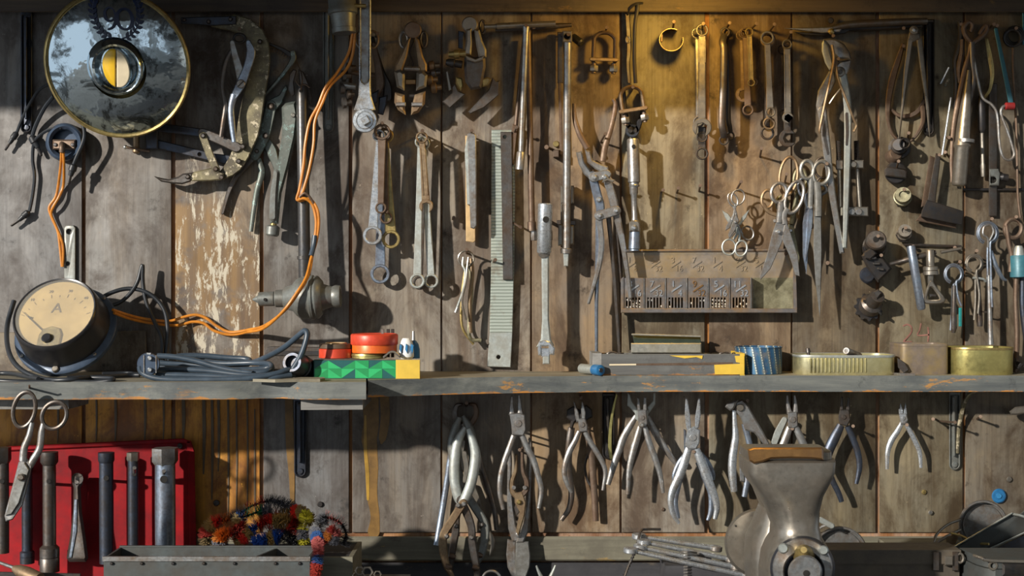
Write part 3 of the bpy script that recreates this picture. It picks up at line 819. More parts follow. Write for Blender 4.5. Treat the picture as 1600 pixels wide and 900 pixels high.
# locking pliers with knurled screw
t = T('locking_pliers', 'locking pliers with a knurled adjusting screw hanging beside the pipe', 'pliers', 452, 120, 20)
G().plate([(452, 116), (458, 108), (464, 110), (459, 128), (461, 148), (456, 151), (450, 140)], 18, 30, 1.5).part('jaw', 'steel_dark', t)
G().plate([(466, 108), (474, 112), (482, 130), (488, 152), (486, 166), (478, 150), (468, 130)], 12, 24, 1.5).part('jaw', 'steel_dark', t)
G().plate([(440, 168), (446, 161), (462, 158), (466, 180), (462, 215), (452, 258), (440, 302), (435, 350), (422, 349), (428, 300), (433, 261), (440, 214), (441, 190)], 14, 32, 4).part('body', 'green_patina', t)
G().bar([(432, 270), (428, 305), (427, 340)], [10, 12, 13], 24, 36, 4).part('grip', 'grey_paint', t)
G().lathe((428, 346, 24), (427, 354, 24), [(0, 5), (1, 5)], 12).part('screw', 'brass_old', t)
G().lathe((427, 352, 24), (425, 369, 24), [(0, 7), (.15, 10.5), (.85, 10.5), (1, 8)], 14).part('knurled_knob', 'grey_paint', t)
G().lathe((458, 180, 28), (458, 180, 36), [(0, 5), (1, 2.5)], 12).part('rivet', 'steel_worn', t)

# iron pipe on a twist of wire
t = T('iron_pipe', 'long grey iron pipe hung by wire above the chuck', 'pipe', 474, 440, 34)
G().lathe((472, 132, 38), (476, 436, 46), [(0, 8.2), (.01, 9), (.99, 9.5), (1, 9)], 18).part('tube', 'pipe_grey', t)
G().lathe((475, 400, 45), (475.2, 405, 45), [(0, 11), (1, 11)], 16).part('collar', 'pipe_grey', t)
G().tube([(470, 141, 49), (472, 120, 40), (462, 92, 6), (460, 88, -2)], .9, 6, 4).part('hanging_wire', 'rust_brown', t)
G().tube([(462, 126, 47), (468, 134, 50), (476, 132, 49), (484, 137, 49)], .9, 6, 4).part('hanging_wire', 'rust_brown', t)
G().cyl(470, 142, 2.6, 46.2, 47.8, .3, 12).part('hole', 'dark_void', t)
# big chuck
t = T('drill_chuck', 'fat dull grey drill chuck with a pointed nose against the wall', 'chuck', 470, 495, 40)
A = (394, 468, 62); B = (532, 463, 62)
def seg(a, b, pr, nm, m='grey_paint', q=24):
    pa = tuple(A[i] + (B[i] - A[i]) * a for i in range(3)); pb = tuple(A[i] + (B[i] - A[i]) * b for i in range(3))
    G().lathe(pa, pb, pr, q).part(nm, m, t)
seg(0, .09, [(0, .5), (.4, 4), (1, 8)], 'nose')
seg(.07, .25, [(0, 8), (.05, 11), (1, 11.5)], 'sleeve')
seg(.26, .36, [(0, 12), (.1, 13.5), (1, 14)], 'sleeve')
seg(.355, .66, [(0, 14), (.05, 17), (.35, 21), (.5, 29), (.7, 33), (1, 33)], 'body')
seg(.655, .80, [(0, 33), (.1, 35), (.3, 35), (.34, 33), (.5, 33), (.55, 34), (.7, 33), (1, 26)], 'ring_nut')
seg(.79, .93, [(0, 22), (.2, 20), (1, 15)], 'neck')
seg(.91, 1.0, [(0, 16), (.4, 18), (1, 17), (1, 12), (.9, 12)], 'flange')
for x, y in ((414, 468), (434, 467)): G().cyl(x, y, 2.6, 72, 75, .4, 10).part('key_hole', 'dark_void', t)
G().lathe((470, 462, 0), (470, 462, 50), [(0, 6), (1, 6)], 10).part('mount_stud', 'iron_black', t)

# lamp holder at the top edge
t = T('lamp_holder', 'grey stepped lamp holder hanging from the top edge', 'socket', 536, 50, 70)
G().lathe((532, -28, 70), (538, 52, 70), [(0, 22), (.50, 21.5), (.53, 23), (.62, 23), (.64, 20), (.90, 17.5), (.91, 19), (1, 18.5), (1, 14)], 28).part('shell', 'grey_paint', t)
G().lathe((548, 9, 74), (572, 9, 74), [(0, 3), (.2, 4.5), (.4, 3), (1, 3)], 10).part('clamp_screw', 'brass_old', t)


# twin orange wire from the lamp holder to the ammeter
t = T('twin_wire', 'orange twin wire looping from the lamp holder to the ammeter', 'wire', 470, 313, 40)
pa = [(551, 50, 62), (545, 82, 58), (528, 112, 56), (509, 136, 58), (497, 165, 58), (484, 190, 60), (477, 225, 62), (474, 260, 62), (468, 295, 60), (464, 312, 58),
      (476, 310, 62), (488, 320, 60), (494, 345, 60), (492, 372, 60), (488, 400, 66), (482, 430, 86), (468, 455, 100), (445, 485, 98), (415, 508, 60), (390, 515, 24), (360, 519, 10), (340, 510, 8), (322, 497, 8), (305, 492, 8), (285, 496, 10), (262, 502, 14), (225, 498, 26), (200, 492, 50), (176, 484, 80)]
pb = [(555, 50, 62), (551, 85, 58), (540, 110, 56), (516, 134, 55), (504, 160, 58), (492, 190, 60), (490, 225, 62), (483, 265, 62), (473, 300, 60), (467, 314, 56),
      (484, 311, 58), (496, 328, 60), (498, 352, 60), (494, 378, 60), (486, 404, 70), (478, 434, 92), (462, 460, 106), (440, 489, 102), (412, 513, 56), (386, 519, 20), (360, 523, 8), (335, 517, 7), (318, 505, 7), (300, 503, 7), (282, 508, 9), (262, 508, 12), (225, 503, 24), (200, 497, 48), (178, 489, 76)]
G().tube(pa, 2.3, 8, 6).part('wire', 'wire_orange', t)
G().tube(pb, 2.3, 8, 6).part('wire', 'wire_orange', t)
G().tube([(492, 368, 60), (490, 384, 62), (486, 400, 68)], 4, 10, 4).part('sleeve', 'cable_blue', t)
G().tube([(468, 308, 62), (476, 302, 64), (484, 308, 62), (490, 318, 60)], 2, 8, 4).part('tie', 'rust_brown', t)
# ================================================================== upper middle
# chrome ratchet
t = T('ratchet_handle', 'long chrome ratchet with a square drive, hanging head down from the top', 'ratchet', 570, 0, 60)
hole = [(564, -16), (576, -16), (576, 122), (574, 128), (570, 131), (566, 128), (564, 122)]
G().plate([(560, -24), (580, -24), (579, 130), (580, 150), (587, 172), (553, 172), (560, 150), (561, 130)], 56, 66, 2, [hole]).part('shank', 'steel_bright', t)
G().plate(hole, 56, 62.5, .2).part('shank_recess', 'steel', t)
g_ = G().lathe((570, 188, 52), (570, 188, 72), [(0, 17), (.1, 19.5), (.85, 19.5), (.97, 18), (1, 12)], 36); hd = g_.part('head', 'steel_bright', t)
G().ring(570, 188, 14, 12.6, 71, 73, .5).part('cover_ring', 'steel', hd)
G().plate(circ(571, 188, 8.5, 4, 1, .25), 70, 86, 1.2).part('square_drive', 'steel_bright', hd)
G().tube([(570, -10, 61), (570, -10, 0)], 3, 8, 0).part('hang_pin', 'iron_black', t)

# gear pullers
def knob(t, x, y, d, r, m='steel_dark'): G().lathe((x - r, y, d), (x + r, y + 2, d), [(0, r * .5), (.1, r), (.5, r * .8), (.55, r * .5), (.9, r), (1, r * .7)], 12).part('wing_nut', m, t)
t = T('gear_puller', 'dark gear puller half hidden behind the chrome ratchet', 'puller', 588, 70, 10, 'gear pullers on nails')
G().loop(566, 62, 10, 13, 30, 2.2).part('ring', 'steel_dark', t); G().loop(583, 62, 8, 13, 34, 2.2).part('ring', 'rust_warm', t)
G().bar([(584, 70), (591, 105), (594, 130), (588, 148)], [9, 12, 14, 9], 20, 34, 2).part('arm', 'rust_brown', t)
G().bar([(582, 60), (596, 110), (605, 134), (606, 152)], [6, 9, 13, 15], 14, 26, 2).part('arm', 'iron_black', t)
G().plate([(592, 152), (606, 148), (604, 164), (599, 180), (590, 178)], 16, 30, 2).part('claw', 'iron_blue', t)
G().plate([(580, 146), (592, 140), (590, 160), (582, 164)], 26, 38, 2).part('claw', 'iron_blue', t)
for x, y, r in ((548, 107, 9), (540, 119, 9), (538, 138, 10), (547, 148, 7), (541, 161, 9)):
    G().lathe((x - r * .8, y, 40), (x + r * .9, y - 1, 36), [(0, r * .6), (.1, r), (.45, r * .95), (.5, r * .55), (1, r * .5)], 10).part('wing_nut', 'steel_dark', t)
G().lathe((531, 132, 42), (556, 136, 40), [(0, 4), (.1, 5), (1, 5)], 10).part('screw', 'steel', t)
G().lathe((544, 112, 30), (586, 118, 28), [(0, 4), (1, 4)], 8).part('crossbar', 'rust_brown', t)
nail(588, 58, 'nail holding the gear puller behind the chrome ratchet', 44, 6)

t = T('gear_puller', 'bronze brown three legged gear puller, middle one of three', 'puller', 645, 48, 10, 'gear pullers on nails')
G().cyl(645, 47, 13.5, 40, 48, 1.5, 26).part('cap_disc', 'rust_brown', t)
G().loop(631, 62, 6, 12, 30, 2.4).part('ring', 'steel', t); G().loop(662, 62, 5, 12, 30, 2.4).part('ring', 'steel_dark', t)
G().plate([(636, 62), (642, 58), (636, 88), (628, 112), (617, 112), (617, 102), (626, 86)], 34, 52, 2.5).part('arm', 'rust_warm', t)
G().plate([(648, 58), (655, 62), (661, 88), (667, 101), (667, 112), (655, 112), (652, 88)], 38, 54, 2.5).part('arm', 'rust_warm', t)
G().plate([(616, 112), (625, 108), (633, 114), (632, 142), (620, 136)], 26, 56, 4).part('jaw_block', 'steel_worn', t)
G().plate([(651, 113), (660, 110), (668, 117), (666, 136), (650, 142)], 26, 56, 4).part('jaw_block', 'steel_worn', t)
G().lathe((632, 107, 58), (656, 108, 58), [(0, 2.5), (.1, 3.4), (.9, 3.4), (1, 2.5)], 12).part('cross_screw', 'steel', t)
G().box(633, 124, 650, 132, 30, 40, 1).part('spacer', 'copper_jaw', t)
G().tube([(648, 62, 34), (640, 82, 34), (646, 100, 34), (638, 110, 34)], 1.2, 6, 4).part('spring_wire', 'steel_dark', t)
G().plate([(617, 144), (632, 148), (633, 168), (634, 180), (622, 172), (616, 160)], 22, 50, 4).part('foot', 'rust_warm', t)
G().plate([(648, 148), (665, 142), (664, 162), (654, 176), (642, 180), (643, 168)], 22, 50, 4).part('foot', 'rust_warm', t)
G().box(618, 160, 634, 166, 46, 54, 1.5).part('foot_band', 'steel', t)
G().box(643, 160, 661, 166, 46, 54, 1.5).part('foot_band', 'steel', t)
G().lathe((640, 150, 40), (650, 150, 40), [(0, 4), (1, 4)], 10).part('lower_screw', 'iron_black', t)
for x, y, r in ((678, 104, 9), (680, 115, 8), (675, 126, 9), (681, 138, 9)):
    G().lathe((x - r, y, 30), (x + r, y - 2, 30), [(0, r * .5), (.12, r * .9), (.5, r), (.6, r * .5), (1, r * .45)], 10).part('wing_nut', 'rust_warm' if r == 9 else 'steel_dark', t)
G().lathe((664, 112, 30), (680, 112, 30), [(0, 3), (1, 3)], 8).part('side_screw', 'rust_brown', t)
nail(645, 62, 'nail behind the middle bronze gear puller', 44, 6)

t = T('gear_puller', 'grey brown gear puller with two splayed flat claws, rightmost of three', 'puller', 733, 37, 10, 'gear pullers on nails')
G().cyl(734, 38, 12.5, 36, 44, 1.5, 26).part('cap_disc', 'steel_worn', t)
G().loop(754, 42, 4, 10, 26, 2).part('ring', 'steel_dark', t)
G().plate([(728, 46), (737, 44), (738, 66), (736, 86), (724, 86), (728, 64)], 32, 48, 2.5).part('arm', 'steel_worn', t)
G().plate([(741, 46), (749, 46), (754, 64), (760, 78), (760, 90), (748, 90), (744, 70)], 34, 50, 2.5).part('arm', 'steel_worn', t)
G().plate([(726, 84), (743, 90), (758, 84), (759, 104), (755, 124), (752, 138), (736, 141), (727, 128), (725, 104)], 24, 46, 4).part('body_block', 'steel_dark', t)
G().plate([(727, 86), (743, 92), (757, 86), (754, 94), (742, 98), (730, 94)], 44, 52, 1.5).part('collar', 'steel_worn', t)
G().lathe((701, 85, 44), (728, 84, 44), [(0, 4), (.3, 5), (.32, 7), (.6, 7), (.62, 5), (1, 6)], 14).part('screw', 'brass_old', t)
G().lathe((697, 97, 42), (722, 101, 42), [(0, 4), (.12, 6), (.5, 7.5), (.55, 5.5), (1, 6)], 12).part('wing_nut', 'iron_black', t)
G().plate([(716, 48), (725, 50), (724, 77), (716, 75)], 12, 18, 1).part('blue_tag', 'iron_blue', t)
G().plate([(696, 112), (700, 110), (706, 140), (701, 143)], 20, 26, 1).part('claw_strip', 'steel_worn', t)
G().plate([(691, 159), (706, 146), (706, 136), (711, 130), (716, 142), (728, 147), (703, 169)], 30, 38, 1.5).part('claw', 'steel_dark', t)
G().plate([(712, 120), (722, 122), (724, 134), (720, 142), (712, 130)], 26, 40, 2).part('claw_joint', 'brass_old', t)
G().plate([(731, 175), (749, 156), (764, 139), (770, 120), (776, 127), (781, 126), (779, 149), (757, 168), (735, 178)], 30, 38, 1.5).part('claw', 'steel_dark', t)
G().plate([(752, 124), (762, 120), (768, 124), (762, 134), (753, 136)], 26, 40, 2).part('claw_joint', 'brass_old', t)
nail(738, 52, 'nail behind the rightmost gear puller', 40, 6)

# T handled socket wrenches
t = T('t_handle_wrench', 'T handled steel socket wrench, shorter of the crossed pair', 'wrench', 822, 45, 30, 'T handled socket wrenches')
G().lathe((757, 42, 42), (868, 37, 42), [(0, 3.5), (.17, 3.6), (.175, 5), (1, 4.6)], 14).part('crossbar', 'steel_worn', t)
G().lathe((822, 42, 42), (814, 240, 34), [(0, 6), (.04, 5), (.98, 4.4), (1, 4.4)], 12).part('shaft', 'steel', t)
G().lathe((814.2, 237, 34), (812, 265, 33), [(0, 5.5), (.05, 6.6), (1, 6.6), (1, 4)], 14).part('socket', 'steel', t)
t = T('t_handle_wrench', 'T handled socket wrench with a longer reddish shaft and hex tip', 'wrench', 826, 45, 20, 'T handled socket wrenches')
G().lathe((774, 47, 24), (893, 39, 24), [(0, 3.5), (.15, 4.4), (.85, 4.4), (1, 3)], 12).part('crossbar', 'steel_dark', t)
G().lathe((825, 44, 24), (831, 348, 24), [(0, 6), (.03, 4.6), (1, 5)], 12).part('shaft', 'rust_brown', t)
G().lathe((830.6, 346, 24), (831, 361, 24), [(0, 6), (.1, 7), (1, 7)], 14).part('socket', 'rust_brown', t)
G().lathe((834, 358, 22), (834.6, 376, 22), [(0, 5.5), (.9, 5.5), (1, 4.5)], 6).part('hex_tip', 'steel', t)
t = T('steel_punch', 'thin dark rod punch leaning behind the T wrenches', 'punch', 812, 60, 6)
G().lathe((819, 60, 10), (806, 196, 10), [(0, 3), (.6, 3.4), (1, 3.4)], 10).part('rod', 'rust_brown', t)
G().plate([(801, 194), (810, 197), (803, 258), (791, 255)], 6, 16, 1.5).part('tip_block', 'rust_brown', t)
nail(820, 38, 'nail under the T handle crossbars', 52, -2)
nail(832, 41, 'nail under the right side of the T handle crossbars', 40, -2)
nail(801, 213, 'hook nail at the corner of the pale file', 34, 14, 6)

# long socket extension bar
t = T('extension_bar', 'long grey extension bar with a drilled square head', 'extension bar', 885, 57, 30)
G().plate([(879, 48), (894, 48), (894, 66), (879, 66)], 28, 44, 1.5, [circ(886, 57, 4.6, 16)]).part('head', 'steel_worn', t)
G().cyl(886, 57, 4.7, 28, 34, 0, 14).part('head_hole', 'dark_void', t)
G().lathe((887, 65, 36), (885, 392, 34), [(0, 7), (.01, 6.3), (1, 6)], 14).part('shaft', 'steel', t)
G().lathe((884.8, 388, 34), (884.6, 396, 34), [(0, 8), (.2, 9.5), (1, 9)], 14).part('collar', 'steel', t)
G().plate([(880, 394), (889, 394), (888, 416), (881, 416)], 29, 39, 1.2).part('square_drive', 'steel_pale', t)
nail(886, 57, 'nail through the drilled head of the long extension bar', 58, 3)
t = T('flat_bar', 'dark flat strip hanging behind the long extension bar', 'bar', 876, 50, 8)
G().box(871, 50, 880, 130, 10, 16, 1).part('strip', 'steel_dark', t)
G().bar([(875, 130), (876, 180), (877, 240)], [6, 5, 5], 10, 16, 1).part('lower_strip', 'rust_brown', t)
nail(876, 56, 'nail holding the strip behind the extension bar', 20, 2)
t = T('socket_rail', 'row of old sockets and clips behind the extension bar', 'sockets', 886, 290, 4)
for y0, y1, x0, x1 in ((290, 318, 876, 881), (290, 318, 892, 897), (318, 350, 876, 880), (350, 384, 872, 880), (352, 382, 891, 897)):
    G().box(x0, y0, x1, y1, 4, 20, 2).part('clip', 'steel_worn', t)
G().box(870, 344, 900, 352, 0, 8, 1).part('rail', 'steel_dark', t)
t = T('bolt_stub', 'short dark rod stub leaning right of the extension bar head', 'bolt', 905, 62, 4)
G().lathe((896, 58, 14), (909, 68, 24), [(0, 6), (.9, 6.5), (1, 4)], 12).part('rod', 'iron_black', t)
G().lathe((892, 56, 0), (898, 59, 16), [(0, 3), (1, 4)], 8).part('pin', 'iron_black', t)
nail(864, 234, 'bent black nail left of the extension bar', 30, 4, -10, 2.2)
t = T('bolt_stub', 'square bolt stub with yellow washer left of the extension bar', 'bolt', 870, 238, 2)
G().box(864, 234, 874, 246, 0, 24, 1.5).part('shaft', 'rust_brown', t)
G().cyl(869, 225, 5, 0, 5, 1, 16).part('washer', 'brass_old', t)

# exhaust clamps
def u_clamp(name, label, cx, top, w, h, d, m, rot=0.0, extra=None):
    t = T(name, label, 'clamp', cx, top, d, 'U bolt clamps')
    def r(x, y): return (cx + (x - cx) * cos(rot) - (y - top) * sin(rot), top + (x - cx) * sin(rot) + (y - top) * cos(rot))
    h2 = w / 2
    p = [(*r(cx - h2, top + h), d)] + [(*r(cx + h2 * cos(a) * .98, top + h2 * .8 + h2 * .8 * sin(a)), d) for a in [pi + pi * i / 8 for i in range(9)]] + [(*r(cx + h2, top + h), d)]
    G().tube(p, 3.2, 8, 3, 2.0).part('u_bolt', m, t)
    a = r(cx - h2 - 3, top + h - 4); b = r(cx + h2 + 3, top + h - 4)
    G().bar([a, b], 6, d - 6, d + 7, 1.2, 0).part('saddle', 'rust_warm' if m == 'rust_brown' else m, t)
    for q in (-.45, .45):
        c = r(cx + w * q, top + h + 1); e = r(cx + w * q, top + h + 18)
        G().lathe((*c, d - 2), (*e, d - 2), [(0, 3.5), (1, 3.5)], 8).part('thread', 'rust_brown', t)
        c = r(cx + w * q, top + h + 6); e = r(cx + w * q, top + h + 15)
        G().lathe((*c, d - 2), (*e, d - 2), [(0, 6.5), (.1, 7), (.9, 7), (1, 6.5)], 6).part('nut', 'steel_worn', t)
    return t
u_clamp('exhaust_clamp', 'small rusty U bolt clamp hanging on a nail near the top', 945, 51, 34, 46, 22, 'rust_brown', 0.03)
nail(946, 51, 'nail carrying the small rusty U bolt clamp', 40, 8)
u_clamp('exhaust_clamp', 'bigger tilted U bolt clamp with steel nuts below the black rods', 984, 136, 34, 40, 34, 'rust_warm', -0.16)
t = T('pipe_bracket', 'dark looped bracket hanging behind the tilted U bolt clamp', 'bracket', 985, 145, 8)
G().bar([(975, 142), (978, 180), (985, 204)], [5, 7, 10], 8, 22, 1.5).part('strap', 'iron_black', t)
G().bar([(1000, 142), (1004, 176), (994, 204)], [5, 7, 10], 8, 22, 1.5).part('strap', 'iron_black', t)
G().ring(988, 204, 11, 6, 8, 22, 1).part('ring', 'iron_blue', t)
nail(987, 142, 'nail carrying the tilted U bolt clamp', 56, 6)
t = T('black_rod', 'pair of flat black rods hanging from the top board', 'rods', 985, 4, 10)
G().tube([(996, 4, 26), (996, 14, 26), (992, 40, 24), (991, 90, 20), (993, 130, 18)], 3, 8, 4).part('rod', 'iron_black', t)
G().bar([(980, 22), (983, 70), (981, 100), (983, 128)], [7, 8, 6, 6], 10, 16, 1.2).part('rod', 'steel_dark', t)
G().tube([(1004, 5, 24), (994, 6, 30), (984, 14, 26), (980, 24, 14)], 2, 6, 4).part('hook', 'iron_black', t)
G().loop(981, 62, 3, 5, 16, 1.4).part('link', 'steel', t)

# broken ring collar
t = T('hose_clamp', 'broken dark ring collar hanging on a nail in the glow', 'clamp', 1050, 45, 10)
g = G()
P = [(1048 + 19 * cos(a), 66 + 18 * sin(a)) for a in [-.35 + 5.3 * i / 30 + .9 for i in range(31)]]
g = G()
outer = [(1049 + 19.5 * cos(a), 62 + 18.5 * sin(a)) for a in [-.25 + 5.5 * i / 32 for i in range(33)]]
inner = [(1049 + 17.5 * cos(a), 62 + 16.5 * sin(a)) for a in [-.25 + 5.5 * i / 32 for i in range(33)]]
g.plate(outer + inner[::-1], 4, 40, .5); g.part('band', 'rust_warm', t)
G().bar([(1034, 54), (1034, 64)], 4, 12, 34, 1, 0).part('lug', 'rust_brown', t)
nail(1051, 48, 'nail carrying the broken ring collar', 56, 14, 2)

# ------------------------------------------------------------------ hanging spanners under the warm lamp
gp = 'spanners hanging in the warm light'
spanner('combination_wrench', 'bright combination wrench with open jaw down, under the warm lamp', (1097, 47, 10, 'ring', 0), (1097, 199, 15, 'open', pi / 2 + .15), (12, 12), 46, 'steel_worn', gp, groove=(.05, .32))
spanner('combination_wrench', 'dark wrench hanging behind the bright combination wrench', (1089, 52, 9, 'ring', 0), (1092, 190, 9, 'ring', 0), (7, 8), 30, 'steel', gp)
t = spanner('combination_wrench', 'short dark ring wrench below the bright open jaw', (1097, 214, 9, 'ring', 0), (1097, 240, 10, 'ring', 0), (12, 13), 34, 'steel_dark', gp)
G().box(1091, 198, 1103, 226, 31, 37, 1.2).part('shank', 'iron_black', t)
nail(1097, 45, 'nail holding the bright combination wrench', 60, 8)
def offset_ring(label, x0, y0, x1, y1, d, m, r=8, w=9):
    t = T('offset_ring_wrench', label, 'wrench', x0, y0, d, gp)
    G().tube([(x0 - 2, y0 + 6, d + 2), (x0 - 4, y0 + 16, d + 10), (x0 - 2, y0 + 30, d + 12), ((x0 + x1) / 2 - 2, (y0 + y1) / 2, d + 12), (x1 - 3, y1 - 28, d + 12), (x1 - 1, y1 - 14, d + 9), (x1, y1 - 6, d + 3)], [w * .5] * 7, 10, 5, .8).part('shank', m, t)
    G().ring(x0, y0, r, r * .6, d - 4, d + 4, 1.2).part('ring_end', m, t)
    G().ring(x1, y1, r, r * .6, d - 4, d + 4, 1.2).part('ring_end', m, t)
    return t
offset_ring('dark cranked ring wrench, nearer one of a pair on its nail', 1133, 50, 1131, 219, 34, 'steel_dark', 8, 11)
offset_ring('dark cranked ring wrench hanging behind its twin', 1138, 52, 1141, 212, 18, 'iron_black', 7, 8)
nail(1134, 46, 'nail holding the pair of cranked ring wrenches', 56, 10, 6)
spanner('ring_wrench', 'small brass coloured ring wrench in front on the third nail', (1171, 50, 7, 'ring', 0), (1174, 129, 6, 'ring', 0), (8, 8), 52, 'brass_old', gp, groove=(0, 1))
spanner('ring_wrench', 'rusty brown ring wrench behind the brass coloured one', (1165, 51, 8, 'ring', 0), (1169, 172, 9, 'ring', 0), (10, 11), 40, 'rust_brown', gp)
spanner('ring_wrench', 'brown open ended wrench leaning left behind the brass one', (1158, 55, 8, 'ring', 0), (1161, 148, 12, 'open', -.2), (6, 7), 26, 'rust_warm', gp)
spanner('ring_wrench', 'little ring wrench whose end peeks beside the brass one', (1162, 52, 8, 'ring', 0), (1178, 128, 6, 'ring', 0), (4, 4), 33, 'rust_warm', gp)
nail(1173, 46, 'nail holding the brass coloured wrench group', 60, 9, 9)
spanner('ring_wrench', 'grey brown ring wrench, front one on the fourth nail', (1199, 59, 11, 'ring', 0), (1204, 175, 8, 'ring', 0), (10, 11), 52, 'steel_worn', gp)
spanner('ring_wrench', 'ring wrench whose middle sized end shows below the front one', (1200, 62, 12, 'ring', 0), (1202, 193, 10, 'ring', 0), (9, 9), 40, 'rust_warm', gp)
spanner('ring_wrench', 'lowest hanging ring wrench of the fourth nail', (1198, 63, 11, 'ring', 0), (1199, 208, 11, 'ring', 0), (8, 8), 28, 'steel_dark', gp)
nail(1202, 50, 'nail holding the group with stacked ring ends', 62, 12, 8)
spanner('ring_wrench', 'slim grooved ring wrench, front one on the fifth nail', (1230, 69, 8, 'ring', 0), (1231, 184, 9, 'open', .6), (11, 11), 50, 'steel_worn', gp, groove=(.1, .9))
spanner('combination_wrench', 'wrench with big open jaw hanging lowest on the fifth nail', (1230, 72, 8, 'ring', 0), (1231, 216, 14, 'open', 0), (10, 11), 34, 'steel_dark', gp)
spanner('ring_wrench', 'thin ring wrench hanging behind the fifth nail group', (1222, 78, 8, 'ring', 0), (1224, 178, 7, 'ring', 0), (5, 5), 22, 'steel_dark', gp)
nail(1231, 62, 'nail holding the wrench group beside the channel pliers', 58, 12, 5)

# ------------------------------------------------------------------ ring spanners, left middle
gq = 'ring spanners in the left middle bunches'
spanner('ring_wrench', 'dark brown ring wrench, front one of the left bunch', (597, 206, 13, 'ring', 0), (595, 325, 9, 'ring', 0), (13, 10), 54, 'rust_brown', gq)
spanner('ring_wrench', 'chromed ring wrench with big bright ring at lower left', (592, 212, 10, 'ring', 0), (582, 368, 15, 'ring', 0), (8, 15), 44, 'steel_bright', gq)
spanner('ring_wrench', 'brassy ring wrench with large ring at lower right of left bunch', (603, 212, 12, 'ring', 0), (611, 374, 14.5, 'ring', 0), (8, 17), 32, 'brass_old', gq)
spanner('ring_wrench', 'brown ring wrench with small end between the two big rings', (602, 210, 11, 'ring', 0), (603, 340, 10, 'ring', 0), (9, 9), 40, 'rust_brown', gq)
spanner('ring_wrench', 'blue grey ring wrench hanging lowest in left bunch', (596, 214, 10, 'ring', 0), (594, 428, 15.5, 'ring', 0), (11, 16), 22, 'steel_blue', gq)
nail(597, 200, 'nail holding the left ring wrench bunch', 64, 8, 0)
spanner('combination_wrench', 'brown combination wrench, front one of the middle bunch', (659, 215, 9.5, 'ring', 0), (666, 322, 11, 'open', pi / 2 + .1), (9, 13), 54, 'rust_warm', gq, groove=(.1, .9))
spanner('ring_wrench', 'pale green grey ring wrench, left one of the middle bunch', (657, 222, 9, 'ring', 0), (652, 439, 12, 'ring', 0), (9, 13), 40, 'steel_pale', gq)
spanner('ring_wrench', 'pale ring wrench with groove, right one of the middle bunch', (661, 224, 11, 'ring', 0), (674, 439, 11.5, 'ring', 0), (9, 12), 30, 'steel_pale', gq, groove=(.5, .75))
spanner('ring_wrench', 'dark ring wrench almost hidden behind the pale pair', (664, 222, 10, 'ring', 0), (656, 442, 11, 'ring', 0), (7, 9), 18, 'steel_dark', gq)
nail(660, 210, 'nail holding the middle wrench bunch', 64, 6, 0)

# flat bars on a nail
t = T('flat_bar', 'dark steel bar, front one of the strips left of the file', 'bar', 737, 206, 36, 'bars and strips left of the file')
G().plate([(730, 210), (733, 207), (741, 208), (744, 212), (745, 352), (741, 358), (735, 356)], 34, 44, 1.6).part('bar', 'steel', t)
t = T('flat_bar', 'pale wooden strip, longest of the strips left of the file', 'bar', 735, 208, 14, 'bars and strips left of the file')
G().plate([(727, 212), (742, 212), (743, 376), (740, 379), (728, 377)], 14, 22, 1).part('strip', 'box_card' if False else 'tape_cream', t)
t = T('flat_bar', 'thin pale strip sandwiched behind the dark steel bar', 'bar', 733, 210, 24, 'bars and strips left of the file')
G().plate([(726, 235), (730, 212), (740, 212), (738, 320), (730, 320)], 24, 32, 1).part('strip', 'steel_pale', t)
nail(736, 214, 'nail holding the flat strips', 58, 10, 1)

# hooks and split pins on a ring
t = T('wire_ring', 'wire ring with split pins hanging left of the file', 'ring', 728, 402, 30)
G().loop(728, 404, 12, 12, 34, 1.5).part('ring', 'steel_worn', t)
for i, (pa, m, r) in enumerate(((((724, 402, 38), (723, 414, 40), (727, 425, 40), (724, 452, 38), (713, 484, 30)), 'steel_pale', 2.0),
              (((732, 402, 40), (730, 418, 42), (728, 440, 42), (722, 470, 36), (728, 500, 32)), 'steel_worn', 1.8),
              (((736, 404, 30), (738, 430, 30), (734, 470, 26), (735, 520, 22)), 'rust_warm', 3.2),
              (((728, 412, 22), (722, 460, 20), (722, 510, 18), (740, 538, 18)), 'brass_old', 2.2),
              (((733, 410, 26), (737, 452, 24), (733, 524, 22), (752, 532, 22)), 'tin_stain', 3.0))):
    G().tube(list(pa), r, 8, 5).part('split_pin', m, t)
G().lathe((715, 480, 32), (712, 488, 30), [(0, 2.4), (1, 3)], 8).part('pin_tip', 'silver_bead', t)
nail(729, 396, 'nail holding the wire ring of split pins', 48, 6, 0)
nail(768, 412, 'bent nail at the left edge of the pale file', 30, 6, 6, 1.8)

# big file
t = T('flat_file', 'wide pale green hand file with fine teeth standing on shelf', 'file', 783, 210, 4)
G().plate([(768, 203), (804, 203), (805, 300), (803, 430), (801, 520), (765, 520), (767, 430)], 4, 12, 1).part('blade', 'file_teeth', t)
G().plate([(765, 519), (801, 519), (798, 574), (761, 573)], 4, 12, 1, [circ(779, 558, 3.2, 14)]).part('tang_end', 'steel_pale', t, 'smooth grey end of the file with one hole')
t = T('flat_bar', 'dark flat steel strip hung over the pale file', 'bar', 794, 206, 12)
G().plate([(782, 206), (800, 206), (802, 437), (786, 437)], 13, 19, 1, [circ(789, 214, 2.6, 12)]).part('strip', 'steel_dark', t)
nail(797, 345, 'long slanted nail beside the pale file', 40, -10, 16)

